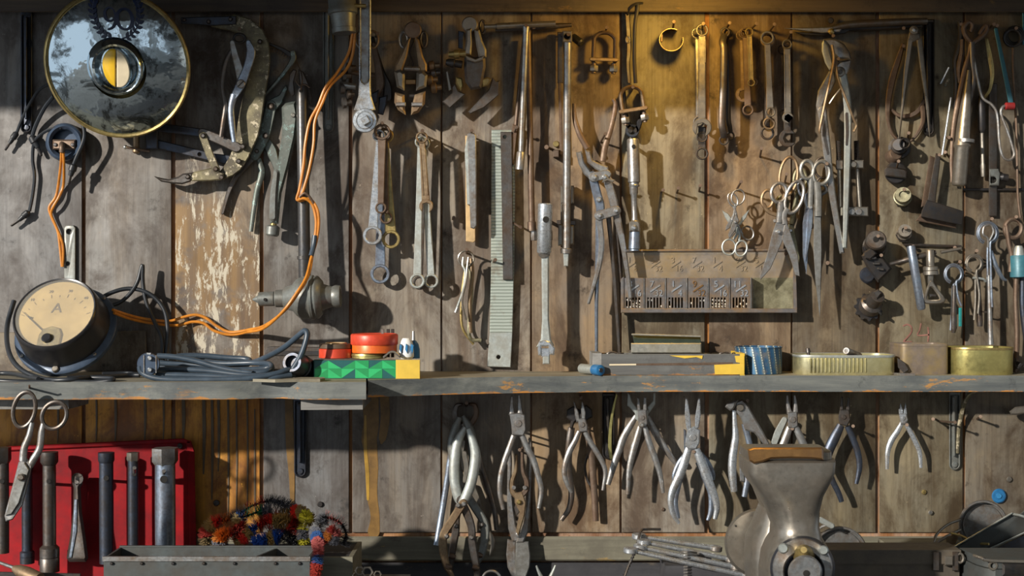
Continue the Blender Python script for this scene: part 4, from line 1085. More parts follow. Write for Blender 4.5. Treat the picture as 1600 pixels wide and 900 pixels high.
# bright breaker bar
t = T('breaker_bar', 'bright swivel head breaker bar with drilled tube handle', 'breaker bar', 851, 320, 44)
G().lathe((852, 318, 52), (850, 396, 52), [(0, 10), (.02, 11.4), (.97, 11.2), (1, 9.5)], 24).part('grip', 'steel_bright', t)
G().cyl(853, 343, 5, 60, 64, .4, 16).part('hole', 'dark_void', t)
G().lathe((850, 394, 50), (853, 402, 50), [(0, 10), (1, 7)], 16).part('neck', 'steel', t)
G().plate([(846, 398), (858, 398), (858, 500), (861, 530), (866, 540), (838, 542), (845, 530), (847, 500)], 42, 54, 2.5).part('shank', 'steel_pale', t)
G().plate([(842, 534), (850, 531), (860, 534), (867, 544), (866, 555), (859, 554), (857, 541), (846, 541), (846, 556), (841, 555), (840, 545)], 40, 58, 2).part('fork', 'steel_bright', t)
G().box(846, 544, 859, 558, 44, 56, 1.5).part('swivel_block', 'steel_bright', t)
G().box(848, 556, 859, 569, 43, 56, 1.5).part('square_drive', 'steel_pale', t)
G().lathe((853, 343, 0), (853, 343, 46), [(0, 3), (1, 3)], 8).part('hang_pin', 'iron_black', t)

# fence pliers with link plates
t = T('fencing_pliers', 'long jointed pliers with two riveted link plates and open jaws up', 'pliers', 945, 270, 20)
G().tube([(897, 162, 30), (898, 185, 30), (906, 210, 30), (918, 232, 30)], [3, 4, 5, 5], 10, 5, .7).part('jaw_arm', 'rust_brown', t)
G().tube([(958, 155, 28), (962, 165, 28), (955, 200, 28), (946, 228, 28), (942, 252, 28)], [3, 4, 4, 5, 5], 10, 5, .7).part('jaw_arm', 'rust_brown', t)
G().plate([(900, 238), (909, 236), (913, 254), (922, 266), (930, 278), (924, 282), (912, 272), (904, 256)], 26, 36, 2).part('lower_plate', 'steel', t)
G().plate([(914, 234), (922, 236), (926, 250), (938, 256), (950, 260), (952, 278), (944, 272), (930, 264), (918, 254)], 34, 44, 2).part('upper_plate', 'steel', t)
G().bar([(927, 277), (948, 272)], [15, 14], 40, 46, 1.4, 0).part('link_plate', 'steel', t)
G().bar([(936, 337), (963, 329)], [15, 15], 44, 50, 1.4, 0).part('link_plate', 'steel', t)
G().bar([(926, 274), (932, 300), (938, 324), (936, 350), (934, 410), (932, 470), (932, 553)], [13, 14, 14, 11, 8, 6, 5], 30, 40, 2).part('long_leg', 'steel_blue', t)
G().bar([(936, 340), (940, 380), (935, 420), (920, 473)], [10, 9, 8, 5], 38, 46, 2).part('short_leg', 'steel', t)
G().bar([(948, 280), (956, 305), (962, 330), (972, 375), (981, 430), (985, 465)], [12, 13, 12, 9, 7, 6], 32, 42, 2).part('short_leg', 'steel', t)
G().bar([(951, 340), (956, 390), (962, 460), (968, 552)], [8, 7, 6, 5], 22, 30, 1.6).part('long_leg', 'steel_dark', t)
G().bar([(962, 345), (966, 390), (970, 440)], [4, 4, 4], 16, 22, 1).part('spring', 'steel_dark', t)
for x, y, d in ((929, 277, 46), (936, 312, 40), (937, 337, 50), (963, 329, 50), (945, 277, 46)): G().lathe((x, y, d), (x, y, d + 6), [(0, 4.5), (.5, 4.5), (1, 2)], 12).part('rivet', 'steel_bright', t)
G().plate([(946, 272), (952, 279), (962, 281), (957, 285), (949, 282), (940, 286)], 46, 50, .8).part('catch', 'steel_worn', t)
nail(938, 223, 'slanted nail between the open jaws of the jointed pliers', 56, 14, 8)

# universal joint extension
t = T('joint_extension', 'steel socket extension with a swivelling lower joint, right of jointed pliers', 'socket', 990, 218, 30)
G().lathe((989, 217, 40), (991, 292, 40), [(0, 8.5), (.03, 9.6), (.9, 9.6), (.92, 7.6), (.95, 7.6), (.97, 8.6), (1, 8)], 20).part('socket', 'steel', t)
G().lathe((990, 286, 40), (992, 350, 40), [(0, 7), (.25, 6.6), (.3, 4.8), (.85, 4.8), (1, 7)], 16).part('shaft', 'steel', t)
G().plate([(983, 348), (987, 344), (996, 344), (1000, 348), (1000, 362), (983, 362)], 32, 50, 2).part('yoke', 'steel_worn', t)
G().lathe((991, 356, 48), (991, 356, 55), [(0, 5), (.5, 5), (1, 2)], 12).part('rivet', 'steel_bright', t)
G().lathe((992, 356, 40), (991, 392, 40), [(0, 8.4), (.9, 9.2), (.94, 8), (1, 8)], 18).part('lower_socket', 'steel_blue', t)
G().cyl(990, 229, 3.4, 47, 50.4, .3, 12).part('hole', 'dark_void', t)
G().lathe((990, 229, 0), (990, 229, 34), [(0, 3), (1, 3)], 8).part('hang_pin', 'iron_black', t)

# loose nails of the middle field
for x, y, wt, L, up, dx in ((1033, 300, 'loose nail, left one of a row of three', 30, 3, 3), (1057, 302, 'loose nail, middle one of a row of three', 32, 8, 3), (1092, 300, 'loose nail, right one of a row beside the orange groove', 34, 10, 2),
        (1187, 246, 'loose upright nail between the spanners and the scissors', 40, 14, 3), (707, 343, 'loose nail right of the pale ring wrenches', 20, 3, 2)):
    nail(x, y, wt, L, up, dx)
# ================================================================== right upper
# cutter lying along the top
t = T('bolt_cutter', 'dark long handled cutter lying level on pins at the top right', 'cutter', 1330, 42, 10)
G().plate([(1224, 44), (1262, 43), (1300, 42), (1316, 44), (1312, 50), (1285, 52), (1250, 48)], 20, 28, 1.5).part('blade', 'steel', t)
G().plate([(1240, 50), (1275, 51), (1310, 46), (1330, 46), (1320, 53), (1280, 56), (1255, 55)], 12, 20, 1.5).part('blade', 'iron_black', t)
G().tube([(1300, 44, 26), (1325, 39, 26), (1370, 36, 26), (1448, 33, 26)], [4, 6, 6, 5.5], 12, 4).part('handle', 'steel_dark', t)
G().tube([(1308, 48, 16), (1330, 44, 16), (1372, 43, 16), (1440, 40, 16)], [4, 5, 5, 4], 10, 4).part('handle', 'iron_black', t)
G().lathe((1299, 49, 26), (1299, 49, 33), [(0, 5), (.6, 5), (1, 2)], 12).part('pivot', 'brass_old', t)
G().lathe((1298, 32, 14), (1298, 32, 20), [(0, 5), (1, 4)], 10).part('stud', 'iron_black', t)
nail(1300, 58, 'nail under the blades of the level cutter', 34, 2)
nail(1410, 46, 'nail under the handles of the level cutter', 34, 2)

# big channel pliers
t = T('channel_pliers', 'large slip joint pliers with rounded jaws and long channelled handles', 'pliers', 1313, 111, 20)
G().plate([(1286, 61), (1296, 60), (1306, 61), (1319, 69), (1328, 82), (1331, 94), (1322, 92), (1310, 92), (1302, 84), (1295, 72)], 36, 48, 2.5).part('jaw', 'steel', t)
G().plate([(1287, 62), (1294, 70), (1300, 90), (1304, 108), (1296, 110), (1289, 98), (1284, 80), (1284, 68)], 40, 52, 2.5).part('jaw', 'steel_pale', t)
G().plate([(1331, 92), (1329, 104), (1323, 116), (1316, 122), (1306, 116), (1304, 104), (1312, 96)], 30, 42, 2.5).part('jaw', 'steel', t)
G().plate([(1296, 110), (1304, 112), (1306, 128), (1300, 140), (1288, 158), (1284, 172), (1290, 190), (1280, 190), (1275, 165), (1278, 142)], 28, 38, 2).part('neck', 'steel', t)
G().bar([(1285, 172), (1290, 215), (1300, 300), (1316, 396)], [13, 13, 11, 8], 32, 42, 2, 4, (1, 0)).part('handle', 'steel', t)
G().bar([(1285.5, 182), (1289, 215), (1294, 240)], [5, 5, 4], 40, 42.6, .5, 4).part('handle_channel', 'steel_dark', t)
G().bar([(1317, 118), (1321, 140), (1325, 180), (1323, 290), (1320, 388)], [13, 13, 12, 10, 7], 30, 42, 2, 4, (1, 0)).part('handle', 'steel_pale', t)
G().bar([(1323, 178), (1324, 205), (1323, 226)], [5, 5, 4], 40, 42.6, .5, 4).part('handle_channel', 'steel_dark', t)
G().cyl(1313, 112, 8, 40, 48, 1.5, 20).part('pivot', 'steel_worn', t)
G().cyl(1313, 112, 3.5, 47, 50, .8, 12).part('pivot', 'steel_dark', t)
nail(1308, 95, 'nail between the jaws of the large slip joint pliers', 60, 3)
t = T('spring_wire', 'bent bronze wire spring crossing the big slip joint pliers', 'wire', 1305, 100, 50)
G().tube([(1300, 70, 56), (1303, 92, 56), (1298, 120, 56), (1288, 165, 54), (1281, 200, 52), (1281, 208, 50)], 2.2, 8, 5).part('leg', 'rust_warm', t)
G().tube([(1306, 90, 52), (1309, 120, 54), (1322, 155, 52), (1334, 186, 46), (1338, 196, 44), (1334, 206, 44)], 2, 8, 5).part('leg', 'rust_warm', t)
G().tube([(1316, 135, 52), (1304, 150, 52), (1296, 162, 50)], 1.4, 6, 3).part('link', 'steel_worn', t)

# threaded clamp behind the channel pliers
t = T('screw_clamp', 'two threaded rods in steel blocks hanging right of the big pliers', 'clamp', 1330, 220, 10)
for x, xb in ((1310, 1313), (1338, 1344)):
    pr = []
    for i in range(15): pr += [((i + .1) / 15, 4.6), ((i + .5) / 15, 3.4)]
    G().lathe((x, 220, 22), (x + .5, 254, 22), pr, 12).part('thread', 'steel_dark', t)
    G().lathe((x + 1, 262, 22), (xb, 328, 22), [(0, 3.2), (1, 3.2)], 10).part('rod', 'steel_worn', t)
G().box(1306, 250, 1318, 265, 14, 30, 1.5).part('block', 'steel_dark', t)
G().box(1329, 250, 1350, 263, 14, 32, 1.5).part('block', 'steel_worn', t)
G().box(1312, 323, 1357, 338, 12, 28, 1.5).part('lower_block', 'steel_worn', t)
for x in (1331, 1342): G().cyl(x, 331, 5.5, 28, 33, 1, 16).part('disc_nut', 'steel', t)
G().lathe((1334, 257, 30), (1334, 257, 38), [(0, 5.5), (.7, 5.5), (1, 4)], 14).part('nut', 'steel_worn', t)
nail(1338, 244, 'nail behind the threaded rods', 12, 2)

# ------------------------------------------------------------------ scissors
def scissors(label, bow1, bow2, blades, piv, d, m, grp, shanks, r=2.2, name='scissors'):
    """bow = (x, y, rx, ry, rot); blades = outlines; shanks = paths"""
    t = T(name, label, 'scissors', piv[0], piv[1], d, grp)
    for b in (bow1, bow2):
        if b: G().loop(b[0], b[1], b[2], b[3], d, r, b[4], 8, 24).part('bow', m, t)
    for p, rr in shanks: G().tube([(x, y, d) for x, y in p], rr, 8, 4, .8).part('shank', m, t)
    for i, b in enumerate(blades): G().plate(b, d - 3 + 3 * i, d + 3 * i, .9).part('blade', m, t)
    G().lathe((piv[0], piv[1], d), (piv[0], piv[1], d + 7), [(0, piv[2]), (.8, piv[2]), (1, piv[2] * .6)], 12).part('pivot_screw', 'steel_bright', t)
    return t
gs = 'scissors hanging right of the middle'
scissors('small steel scissors hanging upright by one handle loop', (1153, 308, 10, 12, .3), (1145, 312, 7, 11, -.4), [[(1144, 336), (1148, 338), (1141, 356), (1133, 361), (1134, 354)], [(1150, 334), (1155, 344), (1150, 358), (1139, 374), (1138, 366)]], (1149, 347, 2.2), 40, 'steel', gs, [(((1149, 319), (1147, 334), (1144, 344)), 2), (((1146, 322), (1150, 334), (1152, 346)), 2)], 1.5)
scissors('small scissors upside down with two round loops at the bottom', (1139, 386, 10.5, 12, 0), (1158, 388, 9, 12, .2), [[(1133, 340), (1128, 328), (1138, 334), (1149, 350), (1152, 362), (1146, 362)], [(1171, 327), (1166, 340), (1157, 352), (1152, 352), (1160, 338)]], (1152, 352, 2.4), 28, 'steel_pale', gs, [(((1152, 352), (1152, 364), (1146, 374)), 2), (((1148, 354), (1155, 364), (1155, 376)), 2)], 1.5)
scissors('third small scissors with a tilted loop at lower right', (1168, 364, 9, 11, -.5), None, [[(1157, 352), (1150, 350), (1141, 362), (1138, 376), (1150, 364)]], (1154, 353, 2), 18, 'steel', gs, [(((1152, 350), (1156, 358), (1160, 366)), 2)], 1.5)
nail(1150, 298, 'nail holding the small scissors', 56, 14, 8)
# tailor's shears
scissors('big polished tailor shears with a pale purple rimmed loop', (1241, 308, 13, 26, .32), (1217, 301, 12, 15, .2), [[(1213, 345), (1221, 341), (1229, 352), (1222, 378), (1204, 420), (1188, 438), (1187, 432), (1198, 400), (1205, 370)], [(1228, 345), (1234, 360), (1247, 400), (1250, 432), (1243, 430), (1232, 396), (1222, 374)]], (1217, 362, 3.5), 44, 'steel', gs, [(((1220, 316), (1219, 330), (1217, 348)), 5), (((1230, 326), (1225, 336), (1226, 350)), 5)], 2.8, 'tailor_shears')
scissors('dark shears with two loops left, behind the polished pair', (1199, 311, 9, 14, .1), (1232, 275, 14, 30, .12), [[(1211, 340), (1216, 345), (1212, 372), (1206, 380)]], (1211, 345, 3), 26, 'rust_warm', gs, [(((1192, 318), (1200, 330), (1213, 336)), 3.5), (((1226, 304), (1222, 325), (1216, 342)), 4)], 2.6, 'tailor_shears')
scissors('shears with a closed blade hanging behind the polished pair', (1250, 283, 10, 20, 0), (1222, 318, 9, 12, 0), [[(1232, 350), (1240, 352), (1250, 400), (1246, 432), (1240, 420), (1230, 380)]], (1236, 360, 3), 16, 'tin_stain', gs, [(((1246, 302), (1242, 325), (1236, 350)), 4)], 2.4, 'tailor_shears')
scissors('rusty shears with thick brown loops and a long grey blade', (1283, 270, 13, 18, .1), (1261, 265, 10, 14, 0), [[(1272, 338), (1283, 338), (1284, 390), (1283, 440), (1281, 497), (1274, 440), (1271, 390)]], (1267, 324, 3.2), 46, 'blade_mottle', gs, [(((1276, 285), (1278, 305), (1278, 338)), 6), (((1268, 276), (1267, 296), (1266, 324)), 4)], 3.2, 'tailor_shears')
scissors('slim blued shears with pointed blades left of the rusty shears', (1256, 292, 9, 14, 0), (1280, 296, 12, 8, 0), [[(1258, 320), (1264, 324), (1264, 380), (1260, 430), (1254, 400), (1254, 350)], [(1264, 318), (1271, 322), (1270, 352), (1262, 396), (1258, 408), (1261, 350)]], (1266, 323, 3), 32, 'steel_blue', gs, [(((1259, 304), (1260, 314), (1262, 326)), 3.5)], 2.2, 'tailor_shears')
scissors('shears whose double loops show behind the rusty loops', (1285, 262, 12, 16, 0), (1284, 288, 9, 12, .3), [[(1277, 330), (1284, 330), (1282, 400), (1279, 420)]], (1279, 335, 3), 20, 'steel_dark', gs, [(((1283, 300), (1281, 316), (1280, 335)), 3.5)], 2, 'tailor_shears')
nail(1226, 286, 'nail holding the polished tailor shears', 56, 14, 3)
nail(1288, 262, 'nail through the loops of the rusty shears', 60, 6, 4)
nail(1291, 411, 'loose nail with a round head right of the rusty blade', 36, 0, 2, 2)

# ------------------------------------------------------------------ drill index tin
t = T('drill_index', 'hinged metal drill index box with fractions stamped over six compartments', 'drill box', 1105, 490, 0)
G().plate([(972, 394), (1240, 392), (1243, 486), (974, 486)], 6, 8, .5).part('back_panel', 'tin_back', t)
G().plate([(970, 436), (975, 432), (975, 488), (970, 488)], 6, 34, .6).part('side_panel', 'tin_dark', t)
G().plate([(1239, 420), (1244, 418), (1246, 488), (1240, 488)], 6, 34, .6).part('side_panel', 'tin_dark', t)
G().box(970, 482, 1246, 489, 6, 36, 1).part('bottom_tray', 'tin_dark', t)
G().tube([(972, 392, 9), (1240, 391, 9)], 2.4, 8, 0).part('hinge_rod', 'tin_dark', t)
fr = [(1, 8), (5, 32), (3, 16), (7, 32), (1, 4), (9, 32), (5, 16)]
def fraction(g, n, dn, x, y, s, d, th):
    g.text(str(n), x - s * .28, y - s * .36, s * .78, d, th)
    g.text(str(dn), x + s * .30, y + s * .40, s * .78, d, th, 0, .9)
    g.bar([(x - s * .42, y + s * .26), (x + s * .42, y - s * .30)], s * .12, d - .5, d + th, 0, 0, (0, 0))
    return g
for i, (n_, d_) in enumerate(fr):
    g = fraction(G(), n_, d_, (988, 1024, 1056, 1089, 1121, 1157, 1187)[i], 413, 17, 8, 1.3); g.part('stamped_fraction', 'tin_back', t)
fr = [(3, 16), (7, 32), (1, 4), (9, 32), (5, 16), (11, 32)]
rr = random.Random(5)
for i, (n_, d_) in enumerate(fr):
    x0 = 974 + i * 33.4; x1 = x0 + 31.4
    slots = [[(x0 + 4 + k * 4.9, 465), (x0 + 6.6 + k * 4.9, 465), (x0 + 6.6 + k * 4.9, 481), (x0 + 4 + k * 4.9, 481)] for k in range(5)]
    pn = G().plate([(x0, 434), (x1, 434), (x1, 483), (x0, 483)], 30, 32, .5, slots).part('compartment_front', 'tin_dark', t)
    g = fraction(G(), n_, d_, x0 + 16.5, 451, 18.5, 32, 1.3); g.part('stamped_fraction', 'steel_bright' if i != 3 else 'copper_jaw', pn)
    G().plate([(x1 + .2, 434), (x1 + 1.8, 434), (x1 + 1.8, 484), (x1 + .2, 484)], 8, 34, .3).part('divider', 'steel', t)
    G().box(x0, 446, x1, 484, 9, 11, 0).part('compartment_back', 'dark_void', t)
    g = G(); m_ = (1, .35, .08, .15, 1, .5)[i]
    for k in range(5):
        for q in range(3):
            if rr.random() < m_ * (1, .9, .8)[2 - q]: g.ball(x0 + 5.3 + k * 4.9 + rr.uniform(-.8, .8), 479.5 - q * 5 + rr.uniform(-1, 1), 28, 1.9, 8)
    if g.v: g.part('drill_shanks', 'white_bead', t, None, True)
G().box(1177, 434, 1239, 484, 8, 9, 0).part('empty_bay', 'tin_stain', t, 'stained empty end bay')
nail(1226, 400, 'nail at the top right corner of the drill index', 20, 4)

# ------------------------------------------------------------------ on the wall, right
# dividers and calipers
t = T('dividers', 'brown pair of dividers with straight pointed legs and round hinge', 'dividers', 1428, 45, 20)
G().plate([(1421, 50), (1437, 52), (1438, 60), (1426, 66), (1420, 110), (1412, 170), (1405, 225), (1403, 224), (1408, 170), (1412, 110), (1418, 62)], 20, 27, 1.5).part('leg', 'steel_worn', t)
G().plate([(1432, 62), (1441, 58), (1446, 110), (1452, 170), (1453, 218), (1450, 200), (1446, 160), (1438, 110)], 20, 27, 1.5).part('leg', 'steel_worn', t)
G().cyl(1428, 47, 7, 26, 34, 1.2, 20).part('hinge', 'steel_worn', t); G().cyl(1428, 47, 3, 33, 36, .6, 12).part('hinge_screw', 'steel_bright', t)
nail(1430, 54, 'nail behind the hinge of the dividers', 26, 4)
t = T('calipers', 'old brown outside calipers with bowed legs behind the dividers', 'calipers', 1412, 62, 8)
G().bar([(1411, 70), (1404, 92), (1394, 125), (1388, 160), (1388, 190), (1395, 210), (1408, 222)], [6, 9, 11, 9, 6, 5, 4], 8, 14, 1.5).part('bowed_leg', 'rust_brown', t)
G().bar([(1442, 168), (1442, 190), (1434, 208), (1424, 220)], [8, 7, 6, 4], 8, 14, 1.5).part('bowed_leg', 'rust_brown', t)
G().bar([(1394, 172), (1404, 180), (1420, 181), (1434, 174), (1444, 158)], [5, 6, 7, 7, 7], 6, 10, 1.2).part('arc', 'rust_brown', t)
nail(1410, 78, 'nail at the top of the bowed calipers', 22, 6)
# small fittings on nails
t = T('valve_cap', 'dark round cap with a turned collar below the calipers', 'cap', 1405, 235, 8)
G().lathe((1406, 232, 6), (1404, 226, 36), [(0, 17), (.3, 17), (.35, 13), (.7, 12), (.75, 9), (1, 9)], 20).part('body', 'iron_black', t)
G().ring(1414, 224, 9, 6, 32, 44, 1.5).part('collar', 'iron_black', t)
G().lathe((1394, 246, 6), (1400, 240, 20), [(0, 12), (.8, 11), (1, 9)], 16).part('flange', 'rust_brown', t)
nail(1418, 216, 'nail above the dark turned cap', 34, 8)
t = T('threading_die', 'dark split round die with a raised square bar on a nail', 'die', 1399, 272, 4)
G().cyl(1400, 270, 18, 2, 16, 2.5, 30).part('disc', 'iron_black', t)
G().plate([(1382, 264), (1386, 260), (1413, 264), (1417, 268), (1416, 279), (1383, 275)], 16, 24, 2).part('bar', 'steel_dark', t)
nail(1399, 270, 'nail through the dark split die', 48, 18, 5)
t = T('hex_bushing', 'mottled hexagon bushing on a nail right of the orange groove', 'bushing', 1410, 305, 4)
G().lathe((1410, 312, 4), (1411, 304, 34), [(0, 12), (.3, 12), (.32, 14), (.6, 14), (.62, 11), (.7, 13), (1, 12), (1, 6), (.9, 6)], 18).part('body', 'tin_stain', t)
G().ring(1410, 311, 14.5, 9, 10, 16, 1.5, 6).part('flange', 'iron_black', t)
nail(1411, 304, 'nail through the mottled hexagon bushing', 44, 8)
t = T('hex_bushing', 'smaller steel bushing on a nail above the bottle opener', 'bushing', 1413, 362, 4)
G().lathe((1412, 366, 4), (1414, 360, 30), [(0, 12), (.4, 12), (.45, 10), (1, 10), (1, 5), (.85, 5)], 18).part('body', 'steel_worn', t)
G().ring(1412, 367, 13, 9, 8, 14, 1.5, 6).part('hex', 'steel_dark', t)
nail(1413, 362, 'nail through the smaller steel bushing', 40, 6)
t = T('hex_socket', 'large dark hexagon plug with a pale top on a nail', 'socket', 1368, 378, 4)
G().lathe((1365, 390, 4), (1369, 374, 50), [(0, 18), (.4, 18), (.42, 16), (.95, 16), (1, 14)], 22).part('body', 'steel_dark', t)
G().ring(1366, 386, 19, 12, 14, 30, 2, 6).part('hex', 'iron_black', t)
G().plate([(1350, 394), (1362, 386), (1371, 396), (1360, 406), (1352, 404)], 30, 46, 2).part('lug', 'iron_black', t)
G().cyl(1369, 374, 5, 48, 52, 1, 16).part('hole', 'dark_void', t)
nail(1370, 373, 'nail through the large hexagon plug', 60, 4)
t = T('pipe_die_head', 'dark toothed chuck jaw block hanging between plug and cutter', 'jaw block', 1368, 412, 4)
G().plate([(1352, 392), (1362, 390), (1366, 400), (1380, 402), (1394, 420), (1384, 430), (1372, 442), (1366, 434), (1354, 418), (1346, 400)], 10, 36, 3).part('block', 'iron_black', t)
for i in range(4): G().bar([(1352 + i * 7, 396 + i * 8), (1362 + i * 6, 394 + i * 9)], 4, 34, 42, 1.2, 0).part('tooth', 'steel_dark', t)
G().cyl(1356, 430, 13, 2, 22, 3, 24).part('roller', 'iron_blue', t)
nail(1375, 405, 'nail through the dark jaw block', 46, 6)
t = T('gear_cutter', 'dark toothed ring cutter with a stub shaft on a nail', 'cutter', 1360, 478, 4)
g = G(); P = []
for i in range(22):
    a = 2 * pi * i / 22; q = 23 if i % 2 else 19.5
    P += [(1357 + q * cos(a), 480 + q * sin(a) * .98), (1357 + q * cos(a + .14), 480 + q * sin(a + .14) * .98)]
g.plate(P, 6, 18, 1); g.part('toothed_ring', 'iron_black', t)
G().lathe((1358, 479, 14), (1372, 462, 46), [(0, 18), (.3, 17), (.4, 12), (.98, 11), (1, 8)], 20).part('hub', 'steel_dark', t)
for i in range(4): G().bar([(1350 + i * 8, 470 + i * 6), (1356 + i * 7, 476 + i * 5)], 4, 18, 30, 1, 0).part('slot', 'dark_void', t)
G().plate([(1364, 456), (1372, 452), (1378, 458), (1370, 468)], 44, 52, 1.5).part('key_lug', 'steel_dark', t)
nail(1370, 462, 'nail in the stub of the toothed ring cutter', 30, 3)

# try squares
for i, (dx, dy, d, lb, m) in enumerate(((0, 0, 22, 'dark steel L square, front one hanging right of the bushings', 'steel_dark'), (-9, 4, 8, 'thin L square hanging behind the front square', 'rust_brown'))):
    t = T('try_square', lb, 'square', 1462 + dx, 240 + dy, d, 'L shaped squares')
    G().plate([(1462 + dx, 239 + dy), (1470 + dx, 242 + dy), (1461 + dx, 316 + dy), (1448 + dx, 320 + dy)], d, d + 6, 1).part('blade', m, t)
    G().plate([(1448 + dx, 312 + dy), (1462 + dx, 316 + dy), (1506 + dx, 330 + dy), (1505 + dx, 336 + dy), (1503 + dx - i * 3, 352 + dy), (1439 + dx, 339 + dy), (1440 + dx, 330 + dy)] if i == 0 else [(1448 + dx, 330 + dy), (1504 + dx, 346 + dy), (1503 + dx, 353 + dy), (1440 + dx, 341 + dy)], d - 2, d + 12, 1.2).part('stock', 'iron_black' if i == 0 else m, t)
nail(1466, 246, 'nail behind the top of the L squares', 34, 4)
nail(1485, 248, 'slanted loose nail right of the L squares', 26, 10, -8)

# wire bits and tongs in the dark corner
t = T('nippers', 'old farrier tongs with rolled wire jaws at the dark top right', 'tongs', 1518, 66, 14)
G().tube([(1517, 66, 30), (1508, 54, 30), (1506, 42, 30), (1514, 34, 30), (1519, 40, 30), (1516, 50, 30)], [4, 4, 4, 3.5, 3, 2.5], 8, 4).part('jaw', 'rust_brown', t)
G().tube([(1518, 68, 30), (1530, 60, 30), (1540, 50, 30), (1542, 40, 30), (1536, 44, 30), (1530, 54, 30)], [4, 4, 4, 3.5, 3, 2.5], 8, 4).part('jaw', 'rust_brown', t)
G().tube([(1518, 64, 28), (1515, 85, 26), (1508, 110, 24), (1497, 160, 22), (1490, 200, 20), (1487, 250, 18), (1488, 285, 18)], [4, 4, 5, 4.5, 4, 3.5, 3], 10, 5, .8).part('handle', 'rust_brown', t)
G().tube([(1519, 66, 34), (1520, 95, 34), (1523, 125, 32), (1514, 160, 30), (1508, 200, 28)], [4, 4, 4.5, 4, 3], 10, 5, .8).part('handle', 'steel_dark', t)
nail(1545, 44, 'slanted nail by the tongs jaws at the top right', 40, 6, 8)
t = T('grease_gun', 'tapered grey metal tube with a banded end in the dark right corner', 'tube', 1505, 150, 16)
G().lathe((1514, 110, 30), (1498, 290, 36), [(0, 3), (.12, 5), (.35, 9), (.6, 11), (.66, 13), (.68, 11), (.98, 11.5), (1, 9)], 18).part('tube', 'steel_worn', t)
G().lathe((1509, 218, 36), (1508.6, 223, 36), [(0, 13.5), (1, 13.5)], 18).part('band', 'steel', t)
t = T('black_file', 'dark twisted tongs hanging left in the dark top right corner', 'tongs', 1500, 40, 8)
G().tube([(1499, 34, 14), (1501, 58, 14), (1497, 80, 14), (1492, 98, 14), (1494, 130, 14), (1492, 170, 14)], [3, 4, 5, 4, 4, 3], 8, 5).part('leg', 'iron_black', t)
G().tube([(1503, 62, 16), (1502, 84, 16), (1498, 108, 16), (1499, 130, 16)], [4, 5, 5, 3], 8, 5).part('leg', 'rust_brown', t)
nail(1500, 44, 'nail holding the dark twisted tongs', 26, 6)
t = T('wire_coil', 'bundle of thin bent brass wires in the dark right corner', 'wire', 1545, 60, 10)
for k in range(4): G().tube([(1540 + k, 60, 14 + k), (1544 + k * 2, 90, 16 + k), (1548 + k * 1.5, 115, 16 + k), (1545 + k, 140, 14), (1536 + k, 153, 10)], 1.1, 6, 5).part('wire', 'brass_old', t)
t = T('bent_rod', 'bright bent wire rod with a long loop hanging at right', 'rod', 1560, 170, 14)
G().tube([(1521, 88, 34), (1528, 125, 36), (1535, 152, 36), (1550, 164, 38), (1558, 180, 38), (1561, 220, 38), (1566, 243, 38), (1576, 250, 38), (1584, 243, 38), (1582, 230, 38), (1574, 205, 38), (1564, 178, 38), (1566, 168, 38), (1572, 165, 36)], 2.2, 8, 6).part('rod', 'steel', t)
G().lathe((1570, 166, 36), (1584, 166, 36), [(0, 4), (.1, 6), (1, 6)], 12).part('red_cap', 'red_plastic', t)
t = T('turquoise_rod', 'turquoise painted square rod leaning in the right corner', 'rod', 1565, 45, 20)
G().bar([(1556, 46), (1580, 162)], [6, 8], 28, 34, 1, 0).part('rod', 'cyan_paint', t)
nail(1556, 44, 'nail holding the turquoise rod', 40, 4)
for i, (x0, y0, x1, y1, lb) in enumerate(((1483, 105, 1470, 131, 'upper bright wire end left of the tongs'), (1482, 124, 1477, 134, 'tiny bright wire end left of the tongs'), (1486, 152, 1472, 242, 'long slim bright rod leaning left of the tongs'))):
    G().tube([(x0, y0, 20), (x1, y1, 6)], 1.6, 6, 0).thing('wire_rod', 'steel_bright', lb, 'wire')
nail(1479, 215, 'short nail crossing the slim bright rod', 26, 0, 4)
# caliper gauge behind
t = T('height_gauge', 'flat grey vernier slide with square head behind the bent rod', 'gauge', 1552, 260, 2)
G().box(1545, 130, 1558, 338, 4, 9, 1).part('beam', 'steel_dark', t)
G().plate([(1546, 264), (1560, 264), (1563, 272), (1561, 290), (1546, 290)], 8, 18, 1.5, [circ(1552, 281, 5, 16)]).part('slider', 'grey_paint', t)
G().lathe((1562, 276, 14), (1574, 278, 14), [(0, 3), (.3, 6), (1, 6)], 12).part('thumb_screw', 'iron_black', t)
nail(1552, 210, 'nail behind the grey vernier slide', 4, 1)
G().box(1504, 294, 1600, 298, -2, 6, .6).thing('steel_rule', 'iron_black', 'thin dark level strip crossing the wall at far right', 'strip')
t = T('screwdriver', 'thin dark screwdriver hanging upright behind the bent rod', 'screwdriver', 1534, 200, 2)
G().lathe((1533, 150, 12), (1534, 208, 12), [(0, 4), (.2, 6), (.9, 6), (1, 3)], 12).part('handle', 'iron_black', t)
G().lathe((1534, 206, 12), (1536, 276, 12), [(0, 3), (.7, 3), (.75, 4), (1, 3)], 8).part('shaft', 'steel_worn', t)
nail(1533, 152, 'nail holding the thin dark screwdriver', 20, 3)
t = T('coil_tool', 'dark round coil with a hanging handle at the top right edge', 'tool', 1590, 45, 4)
for k in range(3): G().loop(1586 - k * 2, 55 + k * 2, 13, 13, 12 + k * 6, 2.4).part('coil', 'iron_black', t)
G().tube([(1583, 70, 14), (1583, 110, 14), (1588, 200, 14), (1590, 300, 14), (1594, 340, 14)], 2, 8, 4).part('rod', 'rust_brown', t)
nail(1586, 48, 'nail carrying the dark coil at the top right edge', 40, 4)
t = T('turquoise_post', 'narrow turquoise strip at the extreme right edge', 'strip', 1598, 100, 2)
